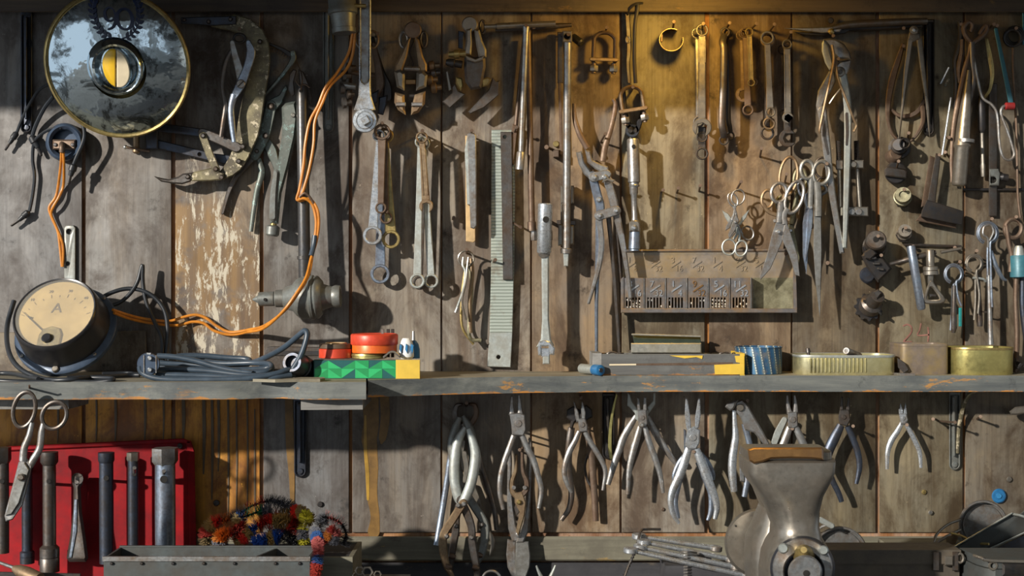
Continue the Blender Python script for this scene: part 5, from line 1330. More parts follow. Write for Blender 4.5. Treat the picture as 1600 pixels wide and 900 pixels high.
G().box(1597, 20, 1603, 70, 2, 12, 1).part('strip', 'cyan_paint', t)

# tap wrench, opener
t = T('tap_wrench', 'T shaped tap wrench with blued shaft, left of the bottle opener', 'wrench', 1420, 400, 20)
G().lathe((1390, 413, 34), (1462, 394, 34), [(0, 3), (.3, 3.5), (.32, 4.6), (.7, 4.6), (1, 3.6)], 12).part('crossbar', 'steel_dark', t)
G().lathe((1423, 384, 40), (1440, 484, 38), [(0, 6), (.03, 7), (.97, 6.6), (1, 5)], 18).part('shaft', 'steel_blue', t)
nail(1424, 404, 'nail carrying the tap wrench', 30, 3)
G().tube([(1412, 382, 6), (1502, 385, 6)], 2.2, 6, 0).thing('steel_rod', 'steel_dark', 'thin level rod lying on nails above the tap wrench', 'rod')
nail(1425, 386, 'left nail under the thin level rod', 14, 1); nail(1490, 388, 'right nail under the thin level rod', 14, 1)
t = T('bottle_opener', 'steel bottle opener with triangular loop hanging from a threaded ferrule', 'bottle opener', 1454, 390, 20)
G().lathe((1453, 390, 36), (1454, 420, 36), [(0, 5.5), (.05, 6.6), (.75, 6.4), (1, 6)], 16).part('stem', 'steel_worn', t)
G().lathe((1454, 416, 36), (1454.3, 430, 36), [(0, 10), (.1, 11.5), (.45, 11.5), (.5, 10), (.55, 11.5), (.95, 11.5), (1, 9)], 20).part('ferrule', 'steel_worn', t)
G().bar([(1454, 428), (1454, 442)], [9, 9], 32, 40, 1.5, 0).part('neck', 'steel_worn', t)
out = [(1455, 437), (1462, 446), (1475, 464), (1476, 471), (1470, 475), (1448, 475), (1443, 471), (1444, 464), (1450, 444)]
inn = [(1455, 449), (1460, 454), (1467, 465), (1465, 468), (1451, 468), (1449, 464), (1452, 453)]
G().plate(cat(out, 3, True), 31, 41, 2, [cat(inn, 3, True)]).part('loop', 'steel_worn', t)
G().plate([(1452, 459), (1465, 460), (1463, 464), (1457, 463), (1453, 465)], 33, 38, .8).part('tooth', 'steel_dark', t)
G().lathe((1470, 394, 36), (1502, 388, 36), [(0, 3), (1, 2.4)], 10).part('side_pin', 'steel_worn', t)
nail(1454, 396, 'nail carrying the bottle opener', 30, 3)

# wire circlip tools
def circ_wire(label, x, y, r, d, legs, m, ball=True):
    t = T('wire_spring_tool', label, 'spring', x, y - r, d, 'sprung wire tools')
    for k in range(2):
        P = [(x + (r - k * 2.5) * cos(a) * (.95), y + (r - k * 2.5) * sin(a), d + k * 4) for a in [pi * .62 + (2 * pi - pi * .24) * i / 18 for i in range(19)]]
        L = legs[k]
        G().tube([(L[0][0], L[0][1], d + k * 4)] + P[::-1] if False else P + [(q[0], q[1], d + k * 4) for q in L], 1.8, 8, 4).part('wire', m, t)
    return t
t = circ_wire('blued wire ring tool with tapered prongs, leftmost of three', 1490, 428, 15, 30, [[(1489, 448), (1488, 480), (1485, 516)], [(1494, 446), (1497, 465), (1502, 478)]], 'steel_blue')
G().lathe((1491, 446, 34), (1490, 520, 30), [(0, 3), (.3, 3.5), (.9, 5), (1, 3)], 12).part('prong', 'steel_dark', t)
G().box(1498, 481, 1503, 510, 26, 32, .6).part('teal_sleeve', 'teal_tape', t)
nail(1494, 415, 'nail holding the leftmost wire ring tool', 44, 6, 6)
t = circ_wire('dull brown wire ring tool, middle of three', 1522, 412, 14, 30, [[(1524, 432), (1524, 470), (1522, 500)], [(1526, 432), (1530, 460), (1528, 490)]], 'steel_worn')
G().lathe((1528, 430, 26), (1531, 510, 22), [(0, 3), (.3, 3.5), (.9, 5), (1, 4)], 12).part('prong', 'steel_dark', t)
G().tube([(1520, 434, 32), (1536, 436, 32), (1540, 440, 30)], 2, 8, 3).part('cross_wire', 'steel_pale', t)
G().tube([(1530, 486, 26), (1544, 488, 28), (1550, 484, 28)], 1.4, 6, 3).part('link_wire', 'steel_dark', t)
nail(1522, 400, 'nail holding the middle wire ring tool', 44, 8, 4)
t = circ_wire('large bright wire whisk tool hanging longest at right', 1543, 364, 17, 36, [[(1543, 388), (1544, 450), (1548, 530)], [(1547, 386), (1548, 420), (1550, 480)]], 'steel_blue')
G().tube([(1544, 386, 40), (1543, 372, 42), (1536, 366, 42), (1538, 354, 42), (1548, 352, 42), (1552, 362, 42), (1546, 376, 42)], 1.6, 8, 5).part('inner_loop', 'steel', t)
G().lathe((1545, 430, 38), (1548, 538, 34), [(0, 2.5), (.4, 3.4), (.9, 4), (1, 5)], 12).part('stem', 'steel', t)
G().tube([(1548, 392, 36), (1556, 415, 36), (1566, 434, 34), (1572, 438, 32)], [3, 3.5, 3, 2], 8, 4).part('side_prong', 'steel_blue', t)
nail(1546, 348, 'nail holding the large wire whisk tool', 46, 6, 4)
t = T('dark_hook', 'thick rusty hook rod with ring at the right edge', 'hook', 1580, 350, 14)
G().loop(1583, 357, 13, 15, 26, 3.6, .2).part('ring', 'rust_brown', t)
G().tube([(1572, 352, 28), (1576, 380, 28), (1580, 400, 28), (1578, 425, 28)], 3.6, 8, 4).part('hook_arm', 'rust_brown', t)
nail(1586, 344, 'nail holding the rusty hook at the right edge', 44, 5)
t = T('oil_can', 'small turquoise capped oiler at the right edge', 'oiler', 1592, 400, 20)
G().lathe((1592, 399, 30), (1593, 434, 30), [(0, 13), (.04, 14), (.96, 14), (1, 12)], 22).part('turquoise_cap', 'cyan_paint', t, 'turquoise painted cap')
G().lathe((1592, 384, 30), (1592, 400, 30), [(0, 5), (.3, 7), (1, 9)], 14).part('neck', 'steel_pale', t)
G().tube([(1588, 434, 30), (1587, 470, 28), (1589, 520, 26), (1588, 560, 24), (1586, 582, 26)], 4, 10, 4).part('spout', 'rust_brown', t)
G().tube([(1598, 434, 26), (1598, 480, 26), (1604, 530, 26)], 5, 10, 4).part('spout', 'iron_blue', t)
nail(1592, 392, 'nail behind the turquoise capped oiler', 24, 2)
# ================================================================== standing on the shelf
def pyz(z, d): return 450 + (CZ - z) / K(d)          # where height z is seen at depth d
def px_at(px, d, d2): return 800 + (px - 800) * K(d) / K(d2)   # same world x at another depth
def place(g, O, U, V, N):
    """local millimetre geometry (u right, v up, out of the page) onto a slanted plane"""
    out = []
    for v in g.v: out.append(O + U * v.x + V * (v.z - CZ) + N * (-v.y))
    g.v = out; return g
def LX(u): return 800 + u
def LY(v): return 450 - v

# ammeter leaning back
t = T('ammeter', 'round black ammeter with a yellowed dial marked A, leaning on shelf', 'meter', 103, pyz(ZS, 110), 110)
TL = radians(34)
N = Vector((-.06, -cos(TL), sin(TL))).normalized(); U = Vector((1, 0, 0)); U = (U - N * U.dot(N)).normalized(); V = N.cross(U) * -1
if V.z < 0: V = -V
O = W(104, 517, 78)
def lat(prof, n=48): # prof = [(height, radius)] around the meter axis
    g = G(); vs = []; fs = []
    for h, r in prof:
        for i in range(n):
            a = 2 * pi * i / n; vs.append(O + N * (h / 1000) + (U * cos(a) + V * sin(a)) * (r / 1000))
    for i in range(len(prof) - 1):
        for j in range(n): k = (j + 1) % n; fs.append([i * n + j, i * n + k, (i + 1) * n + k, (i + 1) * n + j])
    return g.add(vs, fs)
g = lat([(-6, 60), (-6, 74), (-3, 77), (3, 77), (6, 74), (7, 66)]); g.f.append(list(range(48))); fl = g.part('flange', 'bakelite_blue', t)
lat([(5, 68), (20, 66), (44, 63.5), (50, 62), (52, 60), (51, 58), (46, 57.5), (42, 57.5)]).part('case', 'bakelite', t)
g = lat([(46, 58), (46, 0.5)]); dial = g.part('dial', 'dial_cream', t)
def on_dial(g, h=46.3): return place(g, O + N * (h / 1000), U, V, N)
def arc_pt(a, r): return (LX(r * sin(a)), LY(-20 + r * cos(a)))
g = G(); g.text('A', LX(0), LY(10), 24, .2, .3); on_dial(g).part('letter', 'ink_brown', dial)
g = G()
for i in range(11):
    a = radians(-68 + 136 * i / 10); L = 6 if i % 2 == 0 else 3.5
    g.bar([arc_pt(a, 50), arc_pt(a, 50 + L)], .7, .1, .3, 0, 0, (0, 0))
on_dial(g).part('scale', 'ink_brown', dial, None, True)
for i, s_ in enumerate(('0', '10', '20', '30', '40', '50')):
    a = radians(-68 + 136 * i / 5)
    g = G(); p = arc_pt(a, 62); g.text(s_, p[0], p[1], 6.5, .1, .2); on_dial(g).part('number', 'ink_brown', dial)
g = G(); a = radians(-49); g.bar([(LX(-12), LY(-30)), (LX(-38), LY(-6))], [1.4, .9], 2, 3, .2, 0); g.bar([(LX(-38), LY(-6)), (LX(-50), LY(5))], [.9, .5], 2, 3, .2, 0)
g.plate([(LX(-36), LY(-9)), (LX(-41), LY(-3)), (LX(-34), LY(-5))], 2, 3, .2); on_dial(g).part('needle', 'ink', t)
g = G(); g.plate([(LX(-17), LY(-55)), (LX(17), LY(-55)), (LX(17), LY(-36)), (LX(12), LY(-26)), (LX(0), LY(-22)), (LX(-12), LY(-26)), (LX(-17), LY(-36))], .2, 3.2, 1.2); mc = on_dial(g).part('mechanism_cover', 'brass_old', t)
g = G(); g.cyl(LX(-2), LY(-45), 7.5, 1, 9, 1.5, 20); on_dial(g).part('zero_knob', 'bakelite', mc)
lat([(50.5, 59), (50.6, .5)]).part('glass', 'glass', t)
for u, v, r, m in ((-56, -46, 2.6, 'steel'), (0, -71, 5, 'steel_worn'), (54, -47, 2.6, 'steel'), (-50, 52, 2.6, 'steel'), (50, 52, 2.6, 'steel')):
    g = G(); g.cyl(LX(u), LY(v), r, 4, 10 if r > 3 else 8.5, .8, 12); place(g, O, U, V, N).part('screw', m, t)
# low dark board and a flat bar leaning on the wall at the back of the shelf
G().plate([(-60, 520), (228, 517), (230, pyz(ZS, 9)), (-60, pyz(ZS, 9))], 0, 9, 1).thing('board_offcut', 'plank_dark', 'low dark board leaning on the wall behind the ammeter', 'board')
t = T('flat_bar', 'long dark flat bar with rounded ends on the shelf behind the cord', 'bar', 470, pyz(ZS, 12), 12)
zb_ = pyz(ZS, 12)
o_ = [(414, 548), (418, 542), (424, 541), (560, 543), (565, 549), (565, 558), (560, zb_), (420, zb_), (414, 560)]
G().plate(o_, 2, 12, 1.2).part('bar', 'steel_dark', t)
G().plate([(424, 548), (552, 549), (552, 556), (424, 556)], 11.8, 13.5, .6).part('raised_panel', 'iron_black', t)
# leads of the ammeter
t = T('meter_cable', 'black cable looping up behind the ammeter to the shelf', 'cable', 262, pyz(ZS, 60), 60)
G().tube([(150, 470, 36), (175, 457, 30), (200, 451, 26), (225, 455, 26), (245, 468, 26), (258, 488, 28), (262, 515, 30), (261, 545, 34), (258, pyz(ZS + .0034, 50), 50)], 3.4, 10, 6).part('cable', 'cable_black', t)
G().tube([(172, 478, 40), (188, 472, 34), (204, 458, 30), (215, 440, 26), (221, 418, 24), (223, 417, 24), (223, 440, 24), (228, 470, 26), (240, 500, 28), (252, 525, 32), (254, 550, 36), (250, pyz(ZS + .0034, 60), 60)], 3.2, 10, 6).part('cable', 'cable_black', t)
t = T('power_cable', 'black cable trailing along the shelf edge under the ammeter', 'cable', 60, 595, 200)
def flo(py, r): return max(14, min(224, 2000 * (1 - (130 - r) / (py - 450))))
def fl3(pts, r): return [(x, y, flo(y, r)) for x, y in pts]
G().tube([(22, 470, 20), (12, 505, 40), (11, 535, 90), (18, 560, 140), (34, 578, 176)] + fl3([(60, 590), (85, 594), (120, 592), (150, 589), (185, 587), (205, 586), (218, 586)], 3.8), 3.8, 10, 5).part('cable', 'cable_black', t)
G().tube(fl3([(-40, 590), (0, 595), (60, 597), (110, 597), (150, 597), (175, 594), (172, 591), (140, 590), (105, 591)], 3.8), 3.8, 10, 5).part('cable', 'cable_black', t)
G().tube(fl3([(-40, 584), (0, 583), (20, 584), (40, 588), (60, 592)], 3.6), 3.6, 10, 5).part('cable', 'cable_black', t)
G().tube(fl3([(160, 584), (200, 583), (215, 585)], 3), 3, 8, 4).part('cable', 'cable_black', t)

# coiled blue black extension cord
t = T('extension_lead', 'coiled blue black extension cord with round plug lying on shelf', 'cord', 330, 590, 150)
r = 4.6
strands = [
 [(246, 556, 150), (275, 558, 150), (310, 565, 152), (345, 575, 156), (385, 582, 160), (412, 581, 160), (424, 576, 150), (420, 569, 130), (395, 567, 110), (350, 568, 100), (320, 565, 96)],
 [(240, 578, 170), (280, 577, 170), (330, 580, 172), (380, 586, 178), (415, 587, 180), (440, 582, 180)],
 [(218, 572, 205), (222, 582, 205), (240, 590, 208), (270, 593, 210), (330, 593, 210), (390, 591, 208), (430, 584, 200), (450, 578, 190), (462, 581, 180)],
 [(262, 560, 80), (285, 556, 70), (320, 556, 66), (355, 559, 66), (385, 561, 70), (390, 566, 80), (380, 570, 90), (340, 573, 90)],
 [(244, 586, 195), (270, 586, 196), (310, 587, 196), (355, 589, 198), (400, 590, 200), (430, 589, 200), (455, 586, 190)],
 [(250, 567, 140), (290, 569, 140), (330, 573, 145), (360, 578, 150), (395, 584, 168)],
 [(250, 573, 128), (300, 577, 130), (360, 578, 130), (410, 576, 128), (422, 573, 130)],
 [(300, 560, 60), (335, 562, 60), (370, 566, 64), (396, 566, 80), (420, 556, 110), (445, 542, 150), (468, 523, 176), (476, 517, 182), (480, 521, 186), (478, 534, 188), (470, 556, 188), (458, 576, 186), (450, 585, 186)],
 [(256, 590, 60), (300, 588, 60), (350, 584, 60), (396, 580, 60), (404, 574, 66), (392, 570, 72)]]
strands[-1] = [(x, pyz(ZS + .0046, 70), d) for x, y, d in strands[-1]]
for s_ in strands: G().tube(s_, r, 10, 6).part('cable', 'cable_blue', t)
pl_ = G().lathe((232, 569, 178), (232, 569, 208), [(0, 12), (.2, 17), (.85, 18), (1, 16.5)], 28).part('plug', 'bakelite_blue', t)
for y in (560, 578): G().lathe((234, y, 206), (234, y, 214), [(0, 4), (.6, 4), (1, 2.4)], 12).part('pin', 'silver_bead', pl_)
for x in (224, 243): G().box(x, 555, x + 1.5, 583, 206, 209.5, .2).part('ridge', 'steel', pl_)
for y in (551, 586): G().box(229, y, 236, y + 3, 196, 209, .5).part('earth_clip', 'silver_bead', pl_)
so = G().lathe((480, 578, 132), (456, 566, 190), [(0, 13), (.05, 18), (.5, 19.5), (.52, 18), (.62, 18), (.64, 19), (.9, 18), (1, 15), (1, 11), (.85, 11)], 24).part('socket', 'iron_blue', t)
G().lathe((452, 586, 186), (464, 578, 170), [(0, 6), (.5, 8), (1, 10)], 12).part('strain_relief', 'cable_blue', t)

# printed box with tapes and tin
zb = ZS + .027; D1 = 166; D0 = 92
t = T('cardboard_box', 'small box printed with green triangles and a yellow end', 'box', 573, pyz(ZS, 130), 130)
Z1 = pyz(ZS, D1); Z0 = pyz(zb, D1)
G().box(490, Z0, 656, Z1, D0, D1, .8).part('body', 'teal_print', t)
x0, x1 = 491.5, 618.5; ncol = 6; cw = (x1 - x0) / ncol; h = (Z1 - Z0); ym = Z0 + h * .46
def tri(pts, m):
    G().plate(pts, D1 - .3, D1 + .35, 0).part('printed_triangle', m, t)
for c in range(ncol):
    a = x0 + c * cw; b = a + cw; e = c % 2
    top, bot = Z0 + 1, Z1 - 1
    tri([(a, ym), (b, ym), (a if e else b, top)], 'green_light' if e else 'green_print')
    if c % 3 != 1: tri([(a, top), (b, top), (b if e else a, ym)], 'green_print' if c % 2 else 'teal_print')
    tri([(a, ym + .3), (b, ym + .3), (b if e else a, bot)], 'green_print' if e else 'green_light')
    if c % 3 != 2: tri([(a, bot), (b, bot), (a if e else b, ym + .3)], 'green_light' if c % 2 else 'green_print')
G().box(618.5, Z0, 656.5, Z1 + .4, D0 - .5, D1 + 1, .8).part('end_sleeve', 'yellow_card', t, 'plain yellow end')
G().box(491, Z0 - .8, 618, Z0 + .6, D0 + .5, D1 - .5, .2).part('top_sheet', 'tape_brown', t)
def stand(z, d): return pyz(z, d)
# tape roll, tilted
t = T('tape_roll', 'roll of red and brown tape with a cream core on the printed box', 'tape', 525, stand(zb, 134), 134)
def vlathe(x, d, z0, z1, prof, n=32):
    return G().lathe((px_at(x, d, d), pyz(z0, d), d), (x, pyz(z1, d), d), prof, n)
vlathe(525, 134, zb + .001, zb + .015, [(0, 24), (.05, 26.5), (.95, 26.5), (1, 25)]).part('red_winding', 'red_tin', t)
g = vlathe(525, 134, zb + .015, zb + .022, [(0, 25), (.1, 26), (.9, 26), (1, 25), (1, 17), (0, 17)]); g.part('brown_winding', 'tape_brown', t)
vlathe(525, 134, zb + .014, zb + .0235, [(0, 17), (.9, 17), (1, 16), (1, 14.5), (.2, 14)]).part('core', 'tape_cream', t)
t = T('flat_tin', 'thin green gold tin lid under the red tin', 'tin', 577, stand(zb, 134), 134)
vlathe(577, 134, zb + .0005, zb + .008, [(0, 26), (.1, 28), (.5, 28), (.6, 29), (1, 28)]).part('lid', 'tin_gold', t)
t = T('round_tin', 'round red and orange tin with lid stacked in the printed box', 'tin', 585, stand(zb + .008, 132), 132)
vlathe(585, 132, zb + .0085, zb + .021, [(0, 34), (.06, 35.5), (.9, 35.5), (1, 35)], 44).part('base', 'orange_tin', t)
vlathe(585, 132, zb + .0205, zb + .0365, [(0, 36.4), (.08, 37), (.85, 37), (.95, 36), (1, 34), (.94, 32.5), (.94, 1)], 44).part('lid', 'red_tin', t)
t = T('glue_tube', 'crumpled white and blue tube standing at the yellow box end', 'tube', 637, stand(zb, 134), 134)
vlathe(635, 138, zb, zb + .030, [(0, 9), (.1, 12), (.6, 11.5), (.85, 9), (1, 6)], 14).part('tube', 'white_plastic', t)
for q in (0, 1, 2): G().plate([(625 + q * 9, 537), (629 + q * 9, 540), (627 + q * 9, 552), (624 + q * 9, 546)], 142, 151, 1).part('blue_patch', 'blue_plastic', t)
vlathe(648, 124, zb, zb + .026, [(0, 8), (.5, 8), (.8, 6), (1, 2)], 12).part('cap', 'blue_cap', t)
vlathe(646, 122, zb + .024, zb + .040, [(0, 3), (1, 2)], 8).part('nozzle', 'steel', t)
t = T('metal_strip', 'bent grey metal strip lying between the tin and the tube', 'strip', 612, stand(zb, 140), 140)
G().bar([(600, 558), (608, 551), (616, 550), (624, 556)], [4, 4, 4, 4], 142, 158, 1).part('strip', 'steel_worn', t)
t = T('razor_holder', 'little dark clips standing behind the red tin', 'clip', 605, stand(zb, 98), 98)
for x in (595, 604, 611): G().box(x, 514, x + 5, pyz(zb, 98), 96, 104, .8).part('clip', 'steel' if x < 600 else 'iron_black', t)

# marker pen
t = T('marker_pen', 'blue capped grey marker pen lying at the shelf edge', 'pen', 922, pyz(ZS, 100), 100)
a = (908, pyz(ZS + .0085, 66), 66); b = (939, pyz(ZS + .0085, 110), 110)
def lerp(a, b, q): return tuple(a[i] + (b[i] - a[i]) * q for i in range(3))
G().lathe(a, lerp(a, b, .68), [(0, 6), (.04, 7.6), (1, 7.6)], 16).part('barrel', 'steel_pale', t)
G().lathe(lerp(a, b, .66), b, [(0, 8), (.05, 8.5), (.95, 8.5), (1, 7)], 16).part('cap', 'blue_cap', t)
G().lathe(lerp(a, b, .995), lerp(a, b, 1.01), [(0, 4), (1, 3.4)], 12).part('cap_end', 'bakelite', t)

# long wooden box of bits
D1, D0 = 96, 18
t = T('wooden_box', 'long painted wooden tray of odd bits with orange worn corner', 'tray', 1045, pyz(ZS, 60), 60)
zt = ZS + .032
for nm, p in (('front_board', (940, 1163, 88, 96)), ('back_board', (940, 1163, 18, 24))):
    xa, xb, da, db = p
    G().box(xa, pyz(zt if nm[0] == 'f' else zt - .002, db), xb, pyz(ZS, db), da, db, 1).part(nm, 'box_wood', t)
g = G(); xx = [X(p, 96) for p in (926, 940)]
prism(G(), [(xx[0], -.092), (xx[1], -.096), (xx[1], -.018), (xx[0], -.018)], ZS, zt + .001).part('end_board', 'grey_offcut', t, 'bare grey end board')
g = G(); xx = [X(p, 96) for p in (1156, 1163.5)]
prism(g, [(xx[0], -.0965), (xx[1], -.0965), (xx[1], -.0175), (xx[0], -.0175)], ZS, zt + .001).part('end_board', 'yellow_card', t, 'orange worn end board')
prism(G(), [(X(940, 96), -.088), (X(1156, 96), -.088), (X(1156, 96), -.024), (X(940, 96), -.024)], ZS, ZS + .022).part('floor_board', 'dust', t)
for pts in ([(1116, 570), (1163, 568), (1163, 585), (1117, 585)], [(1046, 555.5), (1098, 555.5), (1097, 561), (1088, 558), (1070, 560)], [(1148, 556), (1163, 556), (1163, 568), (1150, 566)]):
    G().plate(pts, 95.5, 97.3, 0).part('worn_patch', 'yellow_card', t)
rb = random.Random(9)
bits_at = 0
nth = ('first', 'second', 'third', 'fourth', 'fifth', 'sixth', 'seventh', 'eighth', 'ninth', 'tenth', 'eleventh', 'twelfth', 'thirteenth', 'fourteenth')
for i in range(14):
    x = 957 + i * 14.6; d = rb.uniform(42, 78)
    if 980 < x < 1104 and d < 96: d = rb.uniform(82, 84)
    t2 = None
    y = pyz(ZS + .026, d)
    g = G(); q = i % 3
    if q == 0: g.loop(x, y - 3, 8, 4, d, 1.8, 0, 6, 14)
    elif q == 1: g.ring(x, y - 2, 5, 2.6, d - 3, d + 3, .8, 6)
    else: g.lathe((x - 8, y - 2, d - 3), (x + 8, y - 3, d + 3), [(0, 4), (.2, 4), (.2, 2), (1, 2)], 8)
    g.thing('loose_hardware', 'iron_black' if i % 2 else 'steel_dark', 'dark %s in the long wooden tray, %s bit from the left' % (('wire ring', 'hexagon nut', 'screw')[q], nth[i]), 'hardware', 'odd bits in the long wooden tray')
G().bar([(956, 570), (1000, 569.5), (1060, 569), (1145, 568)], [3, 3, 4, 4], 95.5, 96.4, 0, 0, (0, 0)).part('worn_stripe', 'rust_brown', bpy.data.objects['wooden_box'])
G().bar([(952, 570), (994, 569.6)], [2.4, 2.4], 95.8, 96.8, 0, 0, (0, 0)).part('worn_stripe', 'cream_enamel', bpy.data.objects['wooden_box'], 'rubbed off pale print')
# open tin resting on the box
t = T('flat_tin', 'open flat grey tin with raised lid lying on the wooden tray', 'tin', 1042, pyz(zt, 60), 60)
G().box(986, 536, 1096, pyz(zt + .0008, 92), 84, 88, 1.5).part('front_wall', 'tin_silver', t)
G().box(988, 537, 1094, pyz(zt + .0008, 40), 26, 30, 1).part('back_wall', 'tin_dark', t)
for x in (986, 1093): G().box(x, 537, x + 3, pyz(zt + .0008, 84), 26, 86, .6).part('side_wall', 'tin_silver', t)
prism(G(), [(X(986, 88), -.086), (X(1096, 88), -.086), (X(1096, 88), -.028), (X(986, 88), -.028)], zt + .0006, zt + .0025).part('bottom', 'tin_dark', t)
G().plate([(988, 522), (1094, 525), (1096, 540), (991, 537)], lambda x, y: 26 - (y - 538) * 1.1 * -.25, lambda x, y: 30 - (y - 538) * -.28, .6).part('lid', 'green_black', t)
G().bar([(988, 522.5), (1094, 525.5)], 3, 30, 37, .6, 0).part('lid_rim', 'tin_silver', t)

# tins to the right
t = T('round_tin', 'dark blue patterned round tin with silver stripes on the shelf', 'tin', 1186, pyz(ZS, 52), 52)
def can(x, d, r, z0, z1, m, t, n=40, sq=1.0, rim=None):
    G().lathe((px_at(x, d, d), pyz(z0, d), d), (x, pyz(z1, d), d), [(0, r - .8), (.02, r), (.94, r), (.96, r + .9), (1, r + .9), (1, r - .8), (.1, r - 1.2)], n, sq).part('can', m, t)
can(1185, 50, 36, ZS, ZS + .041, 'stripe_tin', t)
def oval(cx, d, rx, ry, ex, n=48):
    P = []
    for i in range(n):
        a = 2 * pi * i / n; c, s_ = cos(a), sin(a)
        P.append((X(cx, d) + rx / 1000 * math.copysign(abs(c) ** ex, c), -d / 1000 + ry / 1000 * math.copysign(abs(s_) ** ex, s_)))
    return P
def tin_shell(P, z0, z1, m, t, rim='steel_pale'):
    n = len(P); c = (sum(p[0] for p in P) / n, sum(p[1] for p in P) / n)
    def sc(k): return [(c[0] + (p[0] - c[0]) * k, c[1] + (p[1] - c[1]) * k) for p in P]
    rows = [(sc(.985), z0), (P, z0 + .0015), (P, z1), (sc(.975), z1), (sc(.97), z0 + .002)]
    vs = [Vector((x, y, z)) for L, z in rows for x, y in L]
    fs = [[r * n + i, r * n + (i + 1) % n, (r + 1) * n + (i + 1) % n, (r + 1) * n + i] for r in range(4) for i in range(n)]
    fs += [list(range(n)), [4 * n + i for i in range(n)]]
    g = G(); g.add(vs, fs); body = g.part('can', m, t)
    g = G(); rows = [(sc(1.012), z1 - .003), (sc(1.02), z1 - .001), (sc(1.01), z1 + .0008), (sc(.975), z1), ]
    vs = [Vector((x, y, z)) for L, z in rows for x, y in L]
    g.add(vs, [[r * n + i, r * n + (i + 1) % n, (r + 1) * n + (i + 1) % n, (r + 1) * n + i] for r in range(3) for i in range(n)]); g.part('rim', rim, body)
t = T('sardine_tin', 'ribbed oval gold sardine tin full of small bits', 'tin', 1316, pyz(ZS, 52), 52)
tin_shell(oval(1316, 52, 74, 40, .45), ZS, ZS + .029, 'tin_pale', t)
for i in range(15): G().bar([(1266 + i * 6.2, 561), (1266 + i * 6.2, 581)], 2.6, 88, 93.5, 1, 0).part('rib', 'tin_pale', t)
zq = ZS + .003
G().lathe((1322, 548, 70), (1342, 556, 34), [(0, 5), (.02, 5.5), (1, 5.5), (1, 3.4), (0, 3.4)], 14).thing('pipe_stub', 'steel', 'short grey tube end sticking out of the sardine tin', 'tube')
G().lathe((1262, 544, 62), (1266, 576, 62), [(0, 3), (.2, 4), (.22, 2.6), (1, 2.6)], 10).thing('steel_screw', 'steel_dark', 'dark screw standing up in the left end of the sardine tin', 'screw')
G().box(1275, 555, 1360, 570, 30, 70, 2).thing('metal_scraps', 'tin_dark', 'dark metal scraps filling the sardine tin', 'scraps', None, 'stuff')
bpy.data.objects['metal_scraps']['label'] = 'dark metal scraps filling the sardine tin'; bpy.data.objects['metal_scraps']['category'] = 'scraps'
t = T('brown_tin', 'plain brown rusted square tin between two gold tins', 'tin', 1435, pyz(ZS, 40), 40)
tin_shell(oval(1435, 44, 36, 34, .22), ZS, ZS + .045, 'brown_tin', t, 'brown_tin')
t = T('brass_tin', 'dented gold coloured open tin at the right end of shelf', 'tin', 1528, pyz(ZS, 52), 52)
tin_shell(oval(1528, 50, 48, 42, .72), ZS, ZS + .040, 'tin_gold', t, 'brass_old')
t = T('angle_plate', 'small grey drilled angle plate lying before the brown tin', 'plate', 1412, pyz(ZS, 90), 90)
prism(G(), [(X(1396, 90), -.074), (X(1406, 96), -.097), (X(1430, 98), -.098), (X(1412, 80), -.080)], ZS, ZS + .003).part('plate', 'steel', t)
G().plate([(1402, 559), (1414, 567), (1420, 578), (1412, 583), (1403, 574)], 82, 86, .6).part('upright', 'steel_dark', t)
t = T('wire_scrap', 'dark crumpled wire scraps in the right corner of shelf', 'wire', 1590, pyz(ZS, 50), 50)
for k in range(4): G().tube([(1578 + k * 3, 572 - k * 4, 40), (1588, 566 + k * 3, 50 + k * 4), (1600, 572 - k, 60), (1615, pyz(ZS + .002, 50), 50)], 1.8, 6, 4).part('wire', 'iron_black', t)
# ================================================================== under the shelf, left
t = T('tool_board', 'scuffed red painted board with raised rim behind the box spanners', 'board', 150, pyz(ZB, 20), 20)
yb = pyz(ZB, 18)
G().plate([(-90, 704), (285, 687), (297, 690), (302, 702), (306, yb), (-90, yb)], 16, 22, 2).part('panel', 'red_board', t)
G().plate([(-90, 702), (286, 685), (298, 689), (299, 694), (285, 692), (-90, 709)], 22, 28, 1.5).part('rim', 'red_board', t)
G().plate([(290, 688), (298, 688), (304, 704), (308, yb), (298, yb), (293, 706)], 22, 28, 1.5).part('rim', 'red_board', t)
G().cyl(281, 697, 4.5, 22, 27, 1, 14).part('screw', 'iron_black', t)
gb = 'tubular box spanners on the red board'
def box_spanner(label, x, top, bot, r, head, foot=None, hole=None, m='iron_blue', d=58, hexn=6):
    t = T('box_spanner', label, 'spanner', x, bot, d, gb)
    G().lathe((x, top + head[1] - 2, d), (x + .5, bot - 2, d), [(0, r), (.5, r * 1.02), (1, r)], 18).part('tube', m, t)
    G().lathe((x, top, d), (x, top + head[1], d), [(0, head[0] * .7), (0, head[0]), (.75, head[0]), (1, r)], hexn).part('head', head[2] if len(head) > 2 else m, t)
    if foot: G().lathe((x + .5, bot - foot[1], d), (x + .5, bot, d), [(0, r), (.12, foot[0]), (.45, foot[0]), (.47, foot[0] * .94), (.5, foot[0]), (1, foot[0])], 18).part('foot', m, t)
    if hole: G().cyl(x + hole[0], hole[1], hole[2], d + r * .7, d + r + 1.6, .3, 14).part('hole', 'dark_void', t)
    G().tube([(x + (hole[0] if hole else 0), hole[1] - 4 if hole else top + 12, d + 2), (x, (hole[1] if hole else top + 12) + 4, 22)], 2.4, 8, 0).part('peg', 'iron_black', t)
    return t
box_spanner('box spanner cut by the left picture edge', 4, 699, 866, 9.5, (13, 26), None, (-1, 752, 4), 'steel_dark')
box_spanner('ribbed box spanner behind the big scissors blades', 42, 722, 880, 8, (10, 14), (11, 20), None, 'iron_blue', 46)
